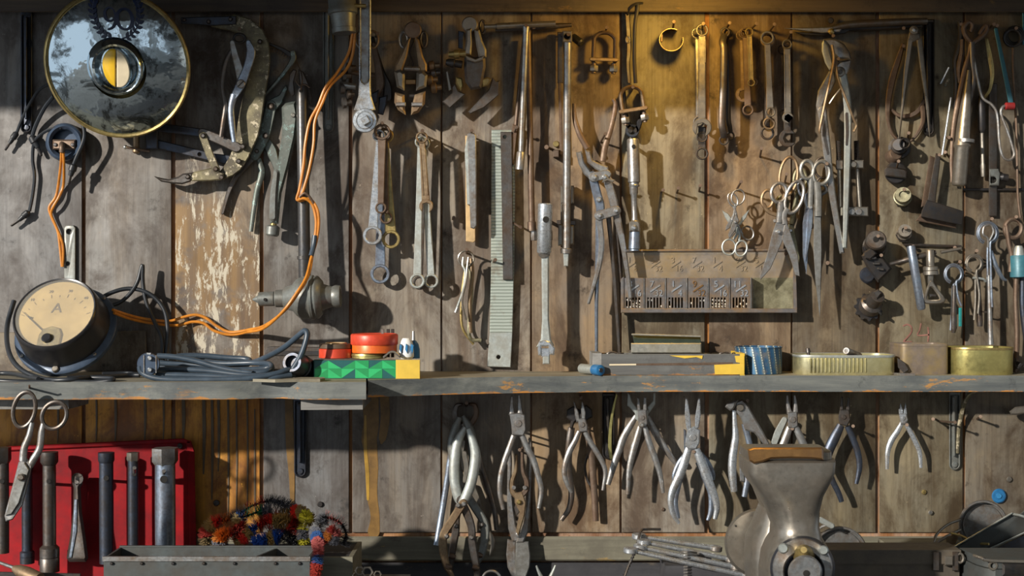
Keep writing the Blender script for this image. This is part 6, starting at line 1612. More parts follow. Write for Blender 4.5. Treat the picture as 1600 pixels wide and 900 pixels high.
box_spanner('box spanner with a wide stepped foot, third from left', 77, 706, 893, 10, (13.5, 21), (15, 42), (-1, 752, 3.6), 'steel_dark', 58, 14)
t = T('box_spanner', 'flared flat spanner with a square drilled top, shortest on the red board', 'spanner', 122, 878, 56, gb)
G().plate([(115, 741), (129, 741), (129, 756), (126, 762), (128, 800), (134, 840), (138, 872), (134, 878), (108, 878), (104, 872), (110, 836), (114, 800), (115, 762), (113, 756)], 40, 62, 5, [circ(121, 748, 4, 14)]).part('body', 'steel_dark', t)
G().plate([(116, 780), (121, 780), (120, 830), (112, 872), (107, 872), (113, 836)], 61, 63.5, .8).part('flat', 'steel_blue', t)
G().tube([(121, 748, 62), (121, 750, 22)], 3, 8, 0).part('peg', 'iron_black', t)
box_spanner('flanged box spanner with dark hole, middle of the red board', 166, 707, 882, 10.8, (12.5, 16), None, (0, 747, 4.4), 'iron_blue', 58, 18)
box_spanner('thin box spanner with a worn bright hexagon top', 208, 707, 882, 8.2, (10, 14, 'steel_worn'), None, (2, 741, 3.4), 'iron_blue', 54)
box_spanner('thickest box spanner with a big hexagon head, rightmost', 258, 700, 882, 15.5, (20.5, 27, 'steel'), None, (-2, 749, 6), 'steel_blue', 62)
for x, y in ((210, 736), (256, 741)): G().lathe((x, y + 2, 68), (x, y - 5, 84), [(0, 2.5), (1, 3)], 10).thing('board_peg', 'steel', 'short peg in the hole of the %s box spanner' % ('thin hexagon topped' if x == 210 else 'thickest'), 'peg')

# large scissors on the shelf edge
t = T('shears', 'large dark scissors hanging from the left shelf edge, loops up', 'scissors', 32, 747, 250)
G().loop(38, 640, 17, 28, 252, 3.4, .22, 8, 26).part('bow', 'steel_dark', t)
G().loop(85, 649, 18.5, 22, 248, 3.4, .55, 8, 26).part('bow', 'steel_dark', t)
G().tube([(50, 660, 252), (46, 680, 252), (38, 700, 252), (36, 720, 252)], [4, 5, 5.5, 6], 10, 5, .8).part('shank', 'steel', t)
G().tube([(68, 661, 248), (65, 675, 248), (62, 700, 248), (52, 718, 248), (46, 728, 248)], [4, 5, 5.5, 6, 6], 10, 5, .8).part('shank', 'steel', t)
G().plate([(29, 722), (42, 715), (50, 728), (44, 756), (36, 788), (20, 812), (9, 815), (7, 806), (16, 772), (24, 742)], 246, 252, 1.6).part('blade', 'steel', t)
G().plate([(30, 735), (38, 722), (46, 734), (38, 760), (30, 786), (18, 804), (9, 806), (18, 772)], 252, 256, 1.6).part('blade', 'blade_mottle', t)
G().lathe((33, 746, 255), (33, 746, 264), [(0, 6), (.5, 6), (1, 3)], 14).part('pivot_screw', 'steel_worn', t)
nail_y = pyz(ZS - .008, 234)
G().tube([(46, nail_y, 226), (46, nail_y - 1, 262), (46, nail_y - 4, 266)], 1.6, 6, 0).thing('nail', 'rust_brown', 'nail in the shelf edge carrying the large scissors', 'nail', 'nails in the plank wall')
t = T('screwdriver', 'screwdriver with a round brown handle at the bottom left corner', 'screwdriver', 40, 895, 330)
G().lathe((-20, 872, 300), (24, 888, 330), [(0, 2), (1, 3)], 10).part('blade', 'steel', t)
G().lathe((22, 888, 330), (62, 905, 350), [(0, 5), (.2, 9), (.5, 11), (1, 10)], 16).part('handle', 'rust_warm', t)
G().plate([(-10, 893), (126, 896), (126, 904), (-10, 904)], 290, 320, 1).thing('steel_bar', 'iron_black', 'dark flat bar along the bottom left edge', 'bar')

# trays on the bench
t = T('metal_tray', 'long riveted grey metal trough at the bottom left', 'tray', 330, pyz(ZB, 300), 300)
zf = CZ - .352
yt = pyz(zf, 330)
xa, xb = X(162, 330), X(484, 330)
def wb(g, x0, x1, d0, d1, z0, z1): return world_box(g, x0, x1, -d1 / 1000, -d0 / 1000, z0, z1)
wb(G(), xa, xb, 327, 330, ZB, zf).part('front_wall', 'tray_grey', t)
wb(G(), xa, xb, 262, 265, ZB, zf).part('back_wall', 'tray_grey', t)
wb(G(), xa, xa + .003, 265, 327, ZB, zf).part('end_wall', 'tray_grey', t)
wb(G(), xb - .003, xb, 265, 327, ZB, zf).part('end_wall', 'tray_grey', t)
wb(G(), xa, xb, 265, 327, ZB, ZB + .004).part('floor', 'tray_grey', t)
wb(G(), xa - .001, xb + .001, 329.5, 333, zf - .004, zf + .002).part('rim', 'steel', t)
wb(G(), xa, xb, 259, 262.4, zf - .004, zf + .002).part('rim', 'tray_grey', t)
xq = X(392, 330); g = G(); n_ = [(xq, -.327), (xq + .003, -.327), (xq + .022, -.265), (xq + .019, -.265)]
prism(g, n_, ZB + .004, zf - .001).part('divider', 'tray_grey', t)
for x in (174, 221, 270, 318, 366, 430, 468): G().cyl(x, yt + 9, 2.6, 330, 333, .8, 10).part('rivet', 'iron_black', t)
t = T('wooden_crate', 'stained tan box under the coloured brush at lower left', 'box', 430, pyz(ZB, 200), 200)
xa2, xb2 = X(300, 255), X(551, 256)
zc2 = CZ - .3665
wb(G(), xa2, xb2, 252, 257, ZB, zc2).part('front_board', 'olive_board', t)
wb(G(), xa2, xb2, 150, 155, ZB, zc2).part('back_board', 'olive_board', t)
wb(G(), xb2 - .006, xb2, 155, 252, ZB, zc2).part('end_board', 'olive_board', t)
wb(G(), xa2, xa2 + .006, 155, 252, ZB, zc2).part('end_board', 'olive_board', t)
wb(G(), xa2, xb2 - .001, 155, 252, zc2 - .006, zc2 - .002).part('lid_board', 'black_wood', t)

# coloured flue brush
t = T('bottle_brush', 'long coiled bristle brush in patches of red, blue, green and yellow', 'brush', 430, pyz(zc2, 210), 210)
rbz = random.Random(21)
def brush(path, cols, rad=13.5):
    P = cat(path, 14); n = len(P); m = len(cols)
    Q = [W(*p) for p in P]
    G().tube(path, 1.6, 6, 6).part('twisted_core', 'steel_dark', t)
    for c in range(m):
        a = int(n * c / m); b = max(a + 2, int(n * (c + 1) / m))
        g = G(); vs = []; fs = []
        for i in range(a, min(b, n - 1)):
            tg = (Q[i + 1] - Q[i]); L = tg.length; tg.normalize()
            N_ = tg.cross(Vector((.3, .8, .5))).normalized(); B_ = tg.cross(N_)
            cnt = max(24, int(L * 1000 * 16))
            for k in range(cnt):
                q = rbz.random(); an = rbz.uniform(0, 2 * pi); rr_ = rad * K(P[i][2]) * rbz.uniform(.72, 1.03)
                base = Q[i] + tg * L * q
                dr = N_ * cos(an) + B_ * sin(an); sd = tg.cross(dr) * .0011
                tip = base + dr * rr_ + tg * rbz.uniform(-.001, .001)
                o = len(vs); vs += [base + sd + dr * .001, base - sd + dr * .001, tip - sd * .7, tip + sd * .7]; fs.append([o, o + 1, o + 2, o + 3])
        g.add(vs, fs); g.part('bristle_segment', 'bristle_' + cols[c], t, cols[c] + ' bristles', True)
brush([(325, 852, 215), (322, 832, 215), (336, 815, 215), (358, 812, 212), (378, 800, 208), (395, 790, 204), (420, 783, 200), (444, 788, 200), (466, 803, 205), (486, 812, 215)],
      ['tan', 'red', 'tan', 'red', 'orange', 'grey', 'grey', 'red', 'red', 'grey', 'grey', 'grey', 'green', 'tan'])
brush([(345, 851, 235), (344, 838, 240), (360, 834, 240), (376, 828, 236), (372, 812, 230), (386, 806, 226), (404, 800, 222), (424, 798, 222)], ['grey', 'orange', 'orange', 'red', 'red', 'tan', 'blue', 'green', 'green', 'grey'])
brush([(372, 849, 236), (380, 840, 238), (392, 829, 238), (404, 820, 236), (420, 815, 234), (440, 814, 234), (456, 818, 234), (462, 832, 236), (458, 846, 238)], ['tan', 'red', 'tan', 'blue', 'red', 'red', 'tan', 'tan', 'red', 'red', 'grey'])
brush([(396, 850, 244), (410, 845, 245), (424, 842, 245), (436, 839, 245), (450, 845, 245), (464, 850, 244)], ['blue', 'blue', 'tan', 'blue', 'grey', 'grey'])
brush([(474, 850, 244), (474, 838, 245), (475, 822, 244), (478, 808, 240), (470, 800, 230), (458, 800, 225)], ['yellow', 'grey', 'yellow', 'yellow', 'tan', 'red'], 12)
brush([(506, 851, 236), (500, 838, 236), (500, 820, 234), (508, 809, 230), (524, 812, 228), (536, 822, 228), (541, 838, 230), (536, 852, 234)], ['red', 'red', 'grey', 'grey', 'pink', 'pink', 'grey', 'grey', 'grey'])
brush([(402, 822, 214), (424, 806, 210), (450, 808, 210), (472, 824, 214)], ['red', 'grey', 'red', 'tan', 'grey', 'red'])
brush([(420, 834, 218), (440, 826, 216), (456, 836, 218)], ['grey', 'red', 'grey'])
brush([(512, 842, 248), (518, 828, 250), (526, 832, 250), (520, 850, 248)], ['orange', 'pink', 'pink', 'grey'], 9)
brush([(492, 832, 285), (496, 846, 338), (497, 868, 354), (494, 890, 352), (493, 915, 350)], ['grey', 'blue', 'pink', 'pink', 'blue', 'red', 'red', 'blue'], 10.5)
t = T('circlip_pliers', 'small plier tips poking up at the bottom below the garden shears', 'pliers', 852, 905, 250)
G().tube([(838, 884, 262), (842, 894, 260), (850, 910, 256)], [1.4, 2.4, 4], 8, 4).part('tip', 'steel_pale', t)
G().tube([(868, 883, 262), (864, 893, 260), (856, 910, 256)], [1.4, 2.4, 4], 8, 4).part('tip', 'steel_pale', t)
G().lathe((853, 906, 256), (853, pyz(ZB, 256), 256), [(0, 9), (.5, 8), (1, 8)], 12).part('joint', 'steel', t)
t = T('metal_ring', 'steel ring standing up at the bottom below the left pliers cluster', 'ring', 768, pyz(ZB, 250), 250)
G().ring(768, 906, 16, 12, 246, 254, 1.5).part('ring', 'steel', t)
G().lathe((768, 920, 250), (768, pyz(ZB, 250), 250), [(0, 6), (1, 8)], 12).part('stem', 'iron_black', t)
# chain links bottom
for i, (x, y, r_) in enumerate(((562, 892, 8), (574, 894, 10), (590, 898, 7), (556, 900, 6))):
    G().ring(x, y, r_, r_ * .55, 292, 299, 1, 6).thing('hex_nut', 'steel_worn', '%s steel nut in the small heap right of the tan box' % ('left small', 'tall middle', 'right', 'lowest')[i], 'nut', 'nuts heaped beside the tan box')
t = T('nut_tray', 'dark shallow tray of nuts at the bottom beside the tan box', 'tray', 580, pyz(ZB, 290), 290)
wb(G(), X(552, 290), X(640, 290), 270, 305, ZB, CZ - .387).part('tray', 'iron_black', t)

# ================================================================== pliers under the shelf
# left cluster
t = T('pincers', 'dark pincers with round claws, behind the left locking pliers', 'pliers', 728, 640, 16)
G().bar([(722, 632), (714, 634), (711, 644), (713, 656), (722, 668)], [4, 8, 9, 10, 9], 8, 26, 2).part('jaw', 'steel_dark', t)
G().bar([(734, 631), (742, 634), (744, 645), (740, 656), (730, 668)], [4, 8, 9, 10, 9], 8, 26, 2).part('jaw', 'rust_brown', t)
G().tube([(737, 668, 16), (748, 715, 14), (760, 755, 12), (772, 795, 12), (776, 828, 12)], [5, 5, 5, 4.5, 4], 10, 5, .7).part('handle', 'steel_dark', t)
G().tube([(718, 668, 16), (706, 705, 16), (698, 755, 16), (690, 805, 18), (682, 852, 24)], [5, 5, 5, 5, 5], 10, 5, .8).part('handle', 'steel_blue', t)
G().cyl(727, 664, 5, 20, 28, 1, 14).part('pivot', 'steel_worn', t)
nail(729, 634, 'nail holding the left pliers cluster', 66, 4, 0)
def vise_grip(label, o, d, m, mir=1):
    t = T('locking_pliers', label, 'pliers', o[0], o[1], d, 'pliers hanging under the shelf')
    q = lambda pts: [(o[0] + mir * x, o[1] + y) for x, y in pts]
    G().tube([(*p, d) for p in q([(-1, 0), (-12, 20), (-17, 45), (-18, 80), (-12, 108), (-6, 118)])], [4, 7, 8, 8, 8, 7], 12, 5, .7).part('handle', m, t)
    G().tube([(*p, d + 6) for p in q([(4, 2), (11, 22), (15, 45), (10, 80), (2, 104), (-6, 120)])], [4, 6.5, 8, 8, 8, 7], 12, 5, .7).part('handle', m, t)
    G().bar(q([(-2, 40), (1, 62), (-2, 84)]), [7, 8, 6], d - 4, d + 2, 1.2).part('spring', 'steel_worn', t)
    G().bar(q([(-4, 118), (-22, 146), (-34, 166), (-36, 186), (-31, 214), (-22, 232)]), [13, 13, 13, 13, 11, 8], d + 6, d + 14, 2).part('jaw_arm', 'rust_warm' if mir == 1 else m, t)
    G().bar(q([(-9, 112), (3, 138), (9, 158), (10, 180), (17, 222), (18, 240)]), [13, 13, 12, 12, 11, 8], d - 2, d + 6, 2).part('jaw_arm', 'steel_dark', t)
    for x, y in ((-12, 122), (-3, 120), (-30, 170), (9, 172)):
        c = q([(x, y)])[0]; G().lathe((*c, d + 12), (*c, d + 20), [(0, 4.2), (.6, 4.2), (1, 2)], 12).part('rivet', 'steel', t)
    for x, y in ((-27, 216), (15, 218)):
        c = q([(x, y)])[0]; G().lathe((c[0] - 5, c[1], d + 14), (c[0] + 5, c[1] + 3, d + 14), [(0, 4), (.5, 5), (1, 3)], 10).part('screw', 'rust_brown', t)
vise_grip('green grey locking pliers in front of the left cluster', (728, 668), 66, 'steel_pale')
vise_grip('second locking pliers with dark jaws behind the front pair', (722, 650), 40, 'grey_paint', -1)
t = T('hook_arm', 'steel hooked link hanging right of the left pliers cluster', 'tool', 738, 760, 20)
G().bar([(738, 762), (748, 790), (756, 826)], [12, 12, 8], 2, 10, 1.6).part('link', 'steel_worn', t)
G().bar([(752, 828), (764, 834), (770, 848), (766, 868)], [8, 8, 7, 3], 18, 28, 1.6).part('hook', 'steel_worn', t)
G().lathe((745, 789, 9), (745, 789, 15), [(0, 4), (1, 2)], 10).part('rivet', 'steel', t)
G().bar([(744, 740), (754, 739)], [3, 3], -2, 8, .8, 0).part('cross_pin', 'steel_pale', t)
nail(700, 701, 'nail left of the locking pliers cluster', 40, 0, 10)

# second cluster
plier('long_nose_pliers', 'round nosed pliers with wide spread handles above the garden shears', [], [(796, 646), (812, 645), (820, 648), (822, 672), (818, 681), (800, 680), (799, 664)],
      [([(803, 680), (796, 700), (788, 722), (782, 745), (781, 770), (786, 796)], [4.5, 5, 5, 4.5, 4, 3]), ([(816, 681), (824, 700), (834, 720), (842, 748), (846, 768), (842, 794)], [4.5, 5, 5, 4.5, 4, 3])],
      (810, 662, 5.5), 66, 'steel', nose=[([(800, 620, 66), (799.5, 634, 66), (800, 648, 66)], [1.6, 3.2, 5]), ([(811, 618, 66), (812, 634, 66), (813, 648, 66)], [1.6, 3.2, 5])])
nail(806, 672, 'nail under the joint of the round nosed pliers', 60, 2, 0)
t = T('garden_shears', 'old garden shears with broad mottled blades pointing down', 'shears', 808, 700, 30)
G().plate([(794, 690), (798, 686), (800, 720), (799, 752), (802, 790), (806, 820), (818, 847), (800, 846), (794, 825), (792, 780)], 30, 40, 2).part('shank', 'steel', t)
G().plate([(826, 682), (832, 692), (831, 740), (829, 790), (826, 830), (818, 848), (806, 848), (818, 818), (824, 780), (825, 730)], 34, 44, 2).part('shank', 'steel', t)
G().plate([(793, 842), (806, 846), (806, 902), (800, 902), (793, 886), (791, 866)], 28, 36, 1.6).part('blade', 'steel', t)
G().plate([(806, 846), (826, 846), (829, 868), (828, 886), (822, 902), (804, 902)], 32, 42, 1.6).part('blade', 'blade_mottle', t)
G().lathe((810, 836, 42), (810, 836, 50), [(0, 4.5), (.6, 4.5), (1, 2)], 12).part('pivot', 'steel_bright', t)
t = T('secateurs', 'small rusty pruning snips hanging inside the garden shears', 'secateurs', 809, 760, 46)
G().bar([(806, 712), (806, 735), (800, 752), (801, 768), (808, 776)], [5, 6, 8, 9, 9], 48, 56, 2).part('handle', 'rust_warm', t)
G().bar([(816, 700), (817, 735), (823, 752), (822, 766), (813, 776)], [5, 6, 8, 9, 9], 48, 56, 2).part('handle', 'rust_brown', t)
G().plate([(804, 770), (816, 768), (822, 785), (820, 805), (810, 838), (806, 830), (812, 800), (804, 785)], 50, 57, 1.6).part('blade', 'rust_warm', t)
G().plate([(807, 784), (812, 800), (807, 806), (803, 794)], 46, 51, 1).part('hook', 'steel_dark', t)
G().lathe((811, 785, 56), (811, 785, 62), [(0, 4), (.6, 4), (1, 2)], 12).part('pivot', 'brass_old', t)
for x in (803, 820): G().cyl(x, 762, 3.5, 56, 59, .6, 10).part('rivet', 'steel', t)
nail(812, 706, 'nail holding the rusty pruning snips', 60, 3, 0)
nail(830, 690, 'nail holding the garden shears', 42, 3, -2)

# third: pliers in front of tongs
plier('flat_nose_pliers', 'bright slim pliers in front of dark tongs under the shelf', [[(896, 626), (899, 630), (904, 645), (906, 657), (901, 660), (898, 648)], [(909, 626), (912, 630), (915, 645), (914, 657), (909, 657), (908, 640)]],
      [(903, 655), (914, 652), (918, 664), (918, 674), (905, 676)],
      [([(905, 674), (898, 690), (890, 705), (883, 726), (882, 742), (886, 756), (893, 770)], [4, 4.6, 5, 4.6, 4.2, 3.6, 2.5]), ([(914, 675), (922, 690), (932, 706), (942, 724), (946, 740), (942, 766)], [4, 4.4, 4.4, 4, 3.6, 2.5])],
      (910, 664, 4), 46, 'steel')
t = T('tongs', 'long dark tongs with a black head behind the slim pliers', 'tongs', 905, 640, 16)
G().plate([(886, 640), (896, 634), (906, 640), (906, 652), (898, 660), (894, 672), (890, 668), (892, 658), (885, 652)], 18, 30, 2).part('jaw', 'iron_black', t)
G().plate([(906, 640), (916, 632), (925, 640), (926, 652), (918, 656), (912, 664), (906, 656)], 18, 30, 2).part('jaw', 'iron_black', t)
G().tube([(893, 668, 24), (890, 690, 24), (888, 715, 22), (889, 742, 20), (893, 770, 20), (889, 795, 20), (877, 813, 22)], [5.5, 6, 6, 5.5, 5, 4.5, 3.5], 10, 5, .7).part('handle', 'steel_dark', t)
G().tube([(914, 662, 20), (922, 695, 18), (926, 735, 16), (929, 775, 14), (931, 814, 14)], [5.5, 6, 5.5, 5.5, 5], 10, 5, .7).part('handle', 'rust_brown', t)
G().tube([(920, 705, 14), (914, 728, 12), (918, 750, 12), (926, 762, 14)], 2, 8, 5).part('spring', 'iron_black', t)
nail(906, 618, 'bent nail above the tongs', 50, -4, 2)
nail(908, 668, 'nail under the joint of the slim pliers', 40, 2, 0)
# bracket companions
t = T('brass_strip', 'thin curved brass strip hanging over the dark bracket', 'strip', 958, 615, 10)
G().bar([(964, 615), (958, 640), (954, 670), (953, 700), (955, 716)], [3, 4, 5, 6, 5], 16, 22, .8).part('strip', 'tin_gold', t)
nail(963, 616, 'nail carrying the curved brass strip', 24, 2)
# end nippers and flat nose
t = plier('end_nippers', 'wide jawed end nippers behind the flat nosed pair, handles spread', [[(981, 614), (985, 617), (988, 627), (997, 640), (994, 648), (985, 638), (980, 634)], [(1024, 613), (1021, 614), (1020, 626), (1012, 636), (1014, 646), (1024, 632)]],
      [(992, 640), (1014, 640), (1012, 656), (1002, 662), (992, 654)],
      [([(994, 650), (984, 666), (974, 684), (968, 702), (960, 724), (950, 757)], [4, 5.5, 6, 6, 5.5, 4]), ([(1012, 650), (1020, 668), (1032, 690), (1044, 708), (1056, 724)], [4.5, 6, 6, 5, 4])],
      (1003, 650, 4.5), 26, 'steel_pale', hm='steel')
plier('flat_nose_pliers', 'flat nosed pliers with long handles before the end nippers', [[(995, 620), (999, 622), (1001, 642), (996, 642)], [(1006, 620), (1010, 621), (1011, 642), (1005, 642)]],
      [(996, 640), (1010, 640), (1012, 662), (1008, 668), (998, 667)],
      [([(1000, 666), (995, 685), (989, 706), (983, 735), (981, 772)], [4, 5.5, 5.5, 4.5, 3]), ([(1008, 667), (1014, 690), (1022, 712), (1031, 740), (1036, 770)], [4, 5, 5, 4.2, 3])],
      (1004, 653, 3.6), 48, 'steel')
G().lathe((1003, 664, 52), (1003, 664, 60), [(0, 4), (.5, 4), (1, 2)], 10).thing('board_peg', 'silver_bead', 'bright round peg end under the flat nosed pliers joint', 'peg')
nail(1003, 662, 'nail under the flat nosed pliers', 52, 0, 0)
# long nose bright pair
plier('long_nose_pliers', 'bright combination pliers with long tapered nose, largest under the shelf', [[(1071, 622), (1074, 622), (1078, 648), (1080, 668), (1074, 676), (1071, 660), (1070, 648)], [(1091, 622), (1094, 622), (1095, 648), (1092, 668), (1086, 672), (1086, 652)]],
      [(1074, 672), (1084, 666), (1094, 672), (1093, 692), (1088, 702), (1075, 702), (1070, 696), (1072, 682)],
      [([(1076, 700), (1070, 720), (1062, 742), (1051, 766), (1048, 786), (1052, 804), (1061, 818)], [5.5, 7, 7, 6, 5, 4, 2.5]), ([(1088, 701), (1095, 720), (1104, 744), (1114, 768), (1120, 792), (1117, 811)], [5.5, 7, 7, 6, 5, 3.5])],
      (1083, 684, 5.5), 62, 'steel_bright')
t = plier('long_nose_pliers', 'second thinner pliers hidden behind the bright long nosed pair', [[(1068, 670), (1072, 672), (1074, 700), (1069, 712)]], None,
      [([(1076, 704), (1062, 722), (1054, 740), (1053, 752)], [4, 4, 4, 3]), ([(1072, 720), (1060, 756), (1055, 784), (1060, 810)], [4, 5, 4.5, 3]), ([(1090, 704), (1104, 720), (1113, 738), (1114, 750)], [4, 4, 4, 3]), ([(1090, 722), (1102, 748), (1111, 772), (1111, 798), (1106, 813)], [4, 5, 5, 4.5, 3])],
      (1083, 700, 4), 36, 'steel_blue')
nail(1084, 706, 'nail under the bright long nosed pliers', 66, 0, 0)
# pincers at 1150
t = T('pincers', 'steel tower pincers with a broad curved jaw left of the vise top', 'pliers', 1155, 635, 26)
G().plate([(1133, 636), (1136, 630), (1147, 626), (1154, 625), (1150, 632), (1146, 640), (1141, 642)], 28, 48, 2.5).part('jaw', 'steel', t)
G().plate([(1150, 628), (1160, 624), (1168, 632), (1178, 650), (1190, 670), (1203, 694), (1196, 698), (1178, 676), (1164, 672), (1158, 654), (1148, 640)], 30, 40, 2).part('arm', 'steel', t)
G().tube([(1147, 641, 38), (1148, 662, 38), (1149, 684, 38), (1145, 712, 38), (1144, 738, 38), (1147, 768, 38)], [3, 4, 5.5, 6.5, 6.5, 5], 10, 5, .8).part('handle', 'steel_bright', t)
G().tube([(1163, 662, 34), (1172, 700, 34), (1170, 735, 34), (1163, 776, 34)], [5, 5, 5, 4.5], 10, 5, .8).part('handle', 'steel_blue', t)
G().cyl(1157, 637, 6, 38, 44, 1.2, 16).part('pivot', 'steel_worn', t)
nail(1166, 628, 'nail right of the broad pincers jaw', 50, 2)
# behind the vise
plier('long_nose_pliers', 'slim nosed pliers rising straight behind the vise jaws', [], [(1231, 644), (1246, 643), (1247, 666), (1240, 670), (1231, 668)],
      [([(1234, 667), (1228, 684), (1221, 704), (1216, 740)], [5, 6, 6, 5]), ([(1243, 667), (1250, 682), (1258, 704), (1262, 740)], [5, 6, 6, 5])],
      (1239, 656, 5), 44, 'steel', nose=[([(1230, 618, 44), (1231, 632, 44), (1234, 646, 44)], [1.4, 3, 4.5]), ([(1241.5, 618, 44), (1243, 632, 44), (1243, 646, 44)], [1.4, 3, 4.5])])
G().bar([(1226, 656), (1216, 676), (1208, 698)], [10, 12, 10], 24, 32, 1.5).thing('steel_plate', 'steel_pale', 'flat grey plate hanging left of the slim nosed pliers', 'plate')
nail(1238, 672, 'nail under the slim nosed pliers', 48, 2, 0)
nail(1226, 655, 'nail holding the flat grey plate', 30, 1, 0)
plier('combination_pliers', 'dark blue handled pliers right behind the vise', [[(1314, 620), (1317, 620), (1318, 640), (1312, 642)], [(1325, 620), (1328, 622), (1328, 642), (1322, 640)]],
      [(1312, 640), (1327, 640), (1329, 656), (1324, 666), (1312, 664), (1310, 652)],
      [([(1314, 664), (1304, 684), (1294, 706), (1290, 726), (1300, 750), (1310, 770), (1315, 784)], [6, 8, 8, 7, 5, 4.5, 4]), ([(1324, 666), (1332, 684), (1340, 706), (1343, 730), (1338, 756)], [4.5, 5, 5, 4.5, 3])],
      (1319, 652, 3.6), 30, 'steel_dark', hm='iron_blue')
nail(1333, 668, 'nail right of the dark blue handled pliers', 46, 2, 0)
plier('diagonal_cutters', 'small bright diagonal cutters hanging alone at right', [[(1407, 630), (1410, 636), (1411, 652), (1405, 650), (1404, 640)], [(1415, 629), (1417, 640), (1418, 650), (1412, 652), (1412, 640)]],
      [(1405, 646), (1417, 646), (1419, 656), (1415, 663), (1407, 663)],
      [([(1409, 661), (1402, 674), (1393, 688), (1387, 706), (1386, 733)], [3.5, 4.6, 4.8, 4, 2.6]), ([(1415, 661), (1422, 674), (1431, 692), (1437, 708), (1439, 731)], [3.5, 4, 4, 3.6, 2.4])],
      (1412, 654, 3), 22, 'steel_bright')
nail(1415, 662, 'nail under the small diagonal cutters', 60, -2, 2)
# right end bits
nail(1462, 655, 'upper horizontal nail left of the greenish bracket', 40, 0, -4); nail(1466, 658, 'lower horizontal nail left of the greenish bracket', 56, -2, 26)
nail(1526, 655, 'nail right of the greenish bracket', 44, 4, 6)
t = T('bent_rod', 'bent rusty rod hooked over the greenish bracket', 'rod', 1510, 620, 10)
G().tube([(1525, 610, 46), (1514, 618, 38), (1506, 632, 28), (1502, 650, 18), (1498, 670, 12), (1496, 708, 10)], [2.4, 3, 3.4, 3.4, 3.2, 2.6], 8, 5).part('rod', 'olive_mottle', t)
G().lathe((1524, 611, 46), (1529, 606, 50), [(0, 3), (1, 4)], 8).part('tip', 'silver_bead', t)
G().plate([(1577, 643), (1586, 636), (1602, 634), (1602, 646), (1590, 648), (1580, 648)], 20, 40, 2).thing('steel_clip', 'steel_worn', 'grey metal clip cut by the right edge under the shelf', 'clip')
G().lathe((1592, 640, -2), (1592, 640, 24), [(0, 3), (1, 3)], 8).thing('nail', 'iron_black', 'nail behind the grey clip at the right edge', 'nail', 'nails in the plank wall')
t = T('blue_button', 'round blue plastic disc fixed to the plank at lower right', 'button', 1561, 775, 0)
G().lathe((1561, 775, -1), (1561, 775, 6), [(0, 11.5), (.7, 11.5), (1, 9.5)], 24).part('disc', 'blue_cap', t); G().lathe((1561, 775, 5), (1561, 775, 8), [(0, 5), (1, 4)], 16).part('boss', 'blue_plastic', t)
G().cyl(1577, 749, 4.5, -2, 4, 1, 12).thing('wall_screw', 'steel_worn', 'grey bolt head above the blue disc', 'screw')
G().cyl(1444, 769, 4, -2, 3, 1, 12).thing('wall_screw', 'brass_old', 'small brass bolt head below the diagonal cutters', 'screw')
G().cyl(1454, 801, 3.6, -2, 5, 1, 12).thing('wall_screw', 'silver_bead', 'pale round bolt head above the bottom rail', 'screw')
G().cyl(500, 788, 4.5, -2, 3, 1, 12).thing('wall_screw', 'iron_black', 'dark screw head above the coloured brush', 'screw')
G().cyl(338, 786, 5, -2, 3, 1, 12).thing('wall_screw', 'iron_black', 'dark screw head in the orange plank', 'screw')
G().cyl(1036, 796, 3, -2, 3, 1, 10).thing('wall_screw', 'rust_brown', 'rusty screw head between the two pliers pairs', 'screw')

# varnish drips and marks that belong to single planks
def drip(pts, ws, m='resin'): G().bar(pts, ws, -1, .95 if m == 'resin_gold' else .5, .2, 5).part('varnish_drip', m, wall)
drip([(578, 612), (580, 660), (577, 688), (583, 730), (581, 770), (586, 806), (584, 831)], [26, 24, 24, 16, 17, 14, 19])
drip([(600, 612), (602, 650), (598, 682), (596, 692)], [14, 14, 12, 4])
drip([(571, 650), (571, 700), (574, 740), (575, 780)], [3, 5, 6, 4], 'resin_gold')
drip([(451, 612), (453, 690), (456, 745), (457, 800)], [12, 13, 9, 6])
drip([(398, 640), (398, 760), (399, 800)], [2, 3, 2], 'ink_brown')
for x, y0, y1, w in ((318, 612, 740, 5), (331, 612, 780, 4), (341, 612, 736, 4), (356, 612, 810, 3), (369, 612, 812, 2.5), (386, 612, 806, 2.5), (286, 612, 690, 5), (180, 612, 690, 4), (150, 612, 690, 3), (226, 612, 690, 4), (90, 620, 692, 3), (255, 612, 690, 3)):
    drip([(x, y0), (x + 1, (y0 + y1) / 2), (x, y1)], [w, w * 1.1, w * .5], 'ink_brown')
for pts, w in ((((1412, 509), (1418, 507), (1424, 511), (1424, 519), (1417, 528), (1412, 534), (1424, 534)), 2.6), (((1439, 506), (1437, 516), (1434, 524), (1451, 523)), 2.2), (((1450, 512), (1451, 522), (1450, 533)), 2.6)):
    G().bar(list(pts), [w] * len(pts), -1, .4, .1, 3).part('faded_numeral', 'faded_red', wall, 'faded red painted stroke')
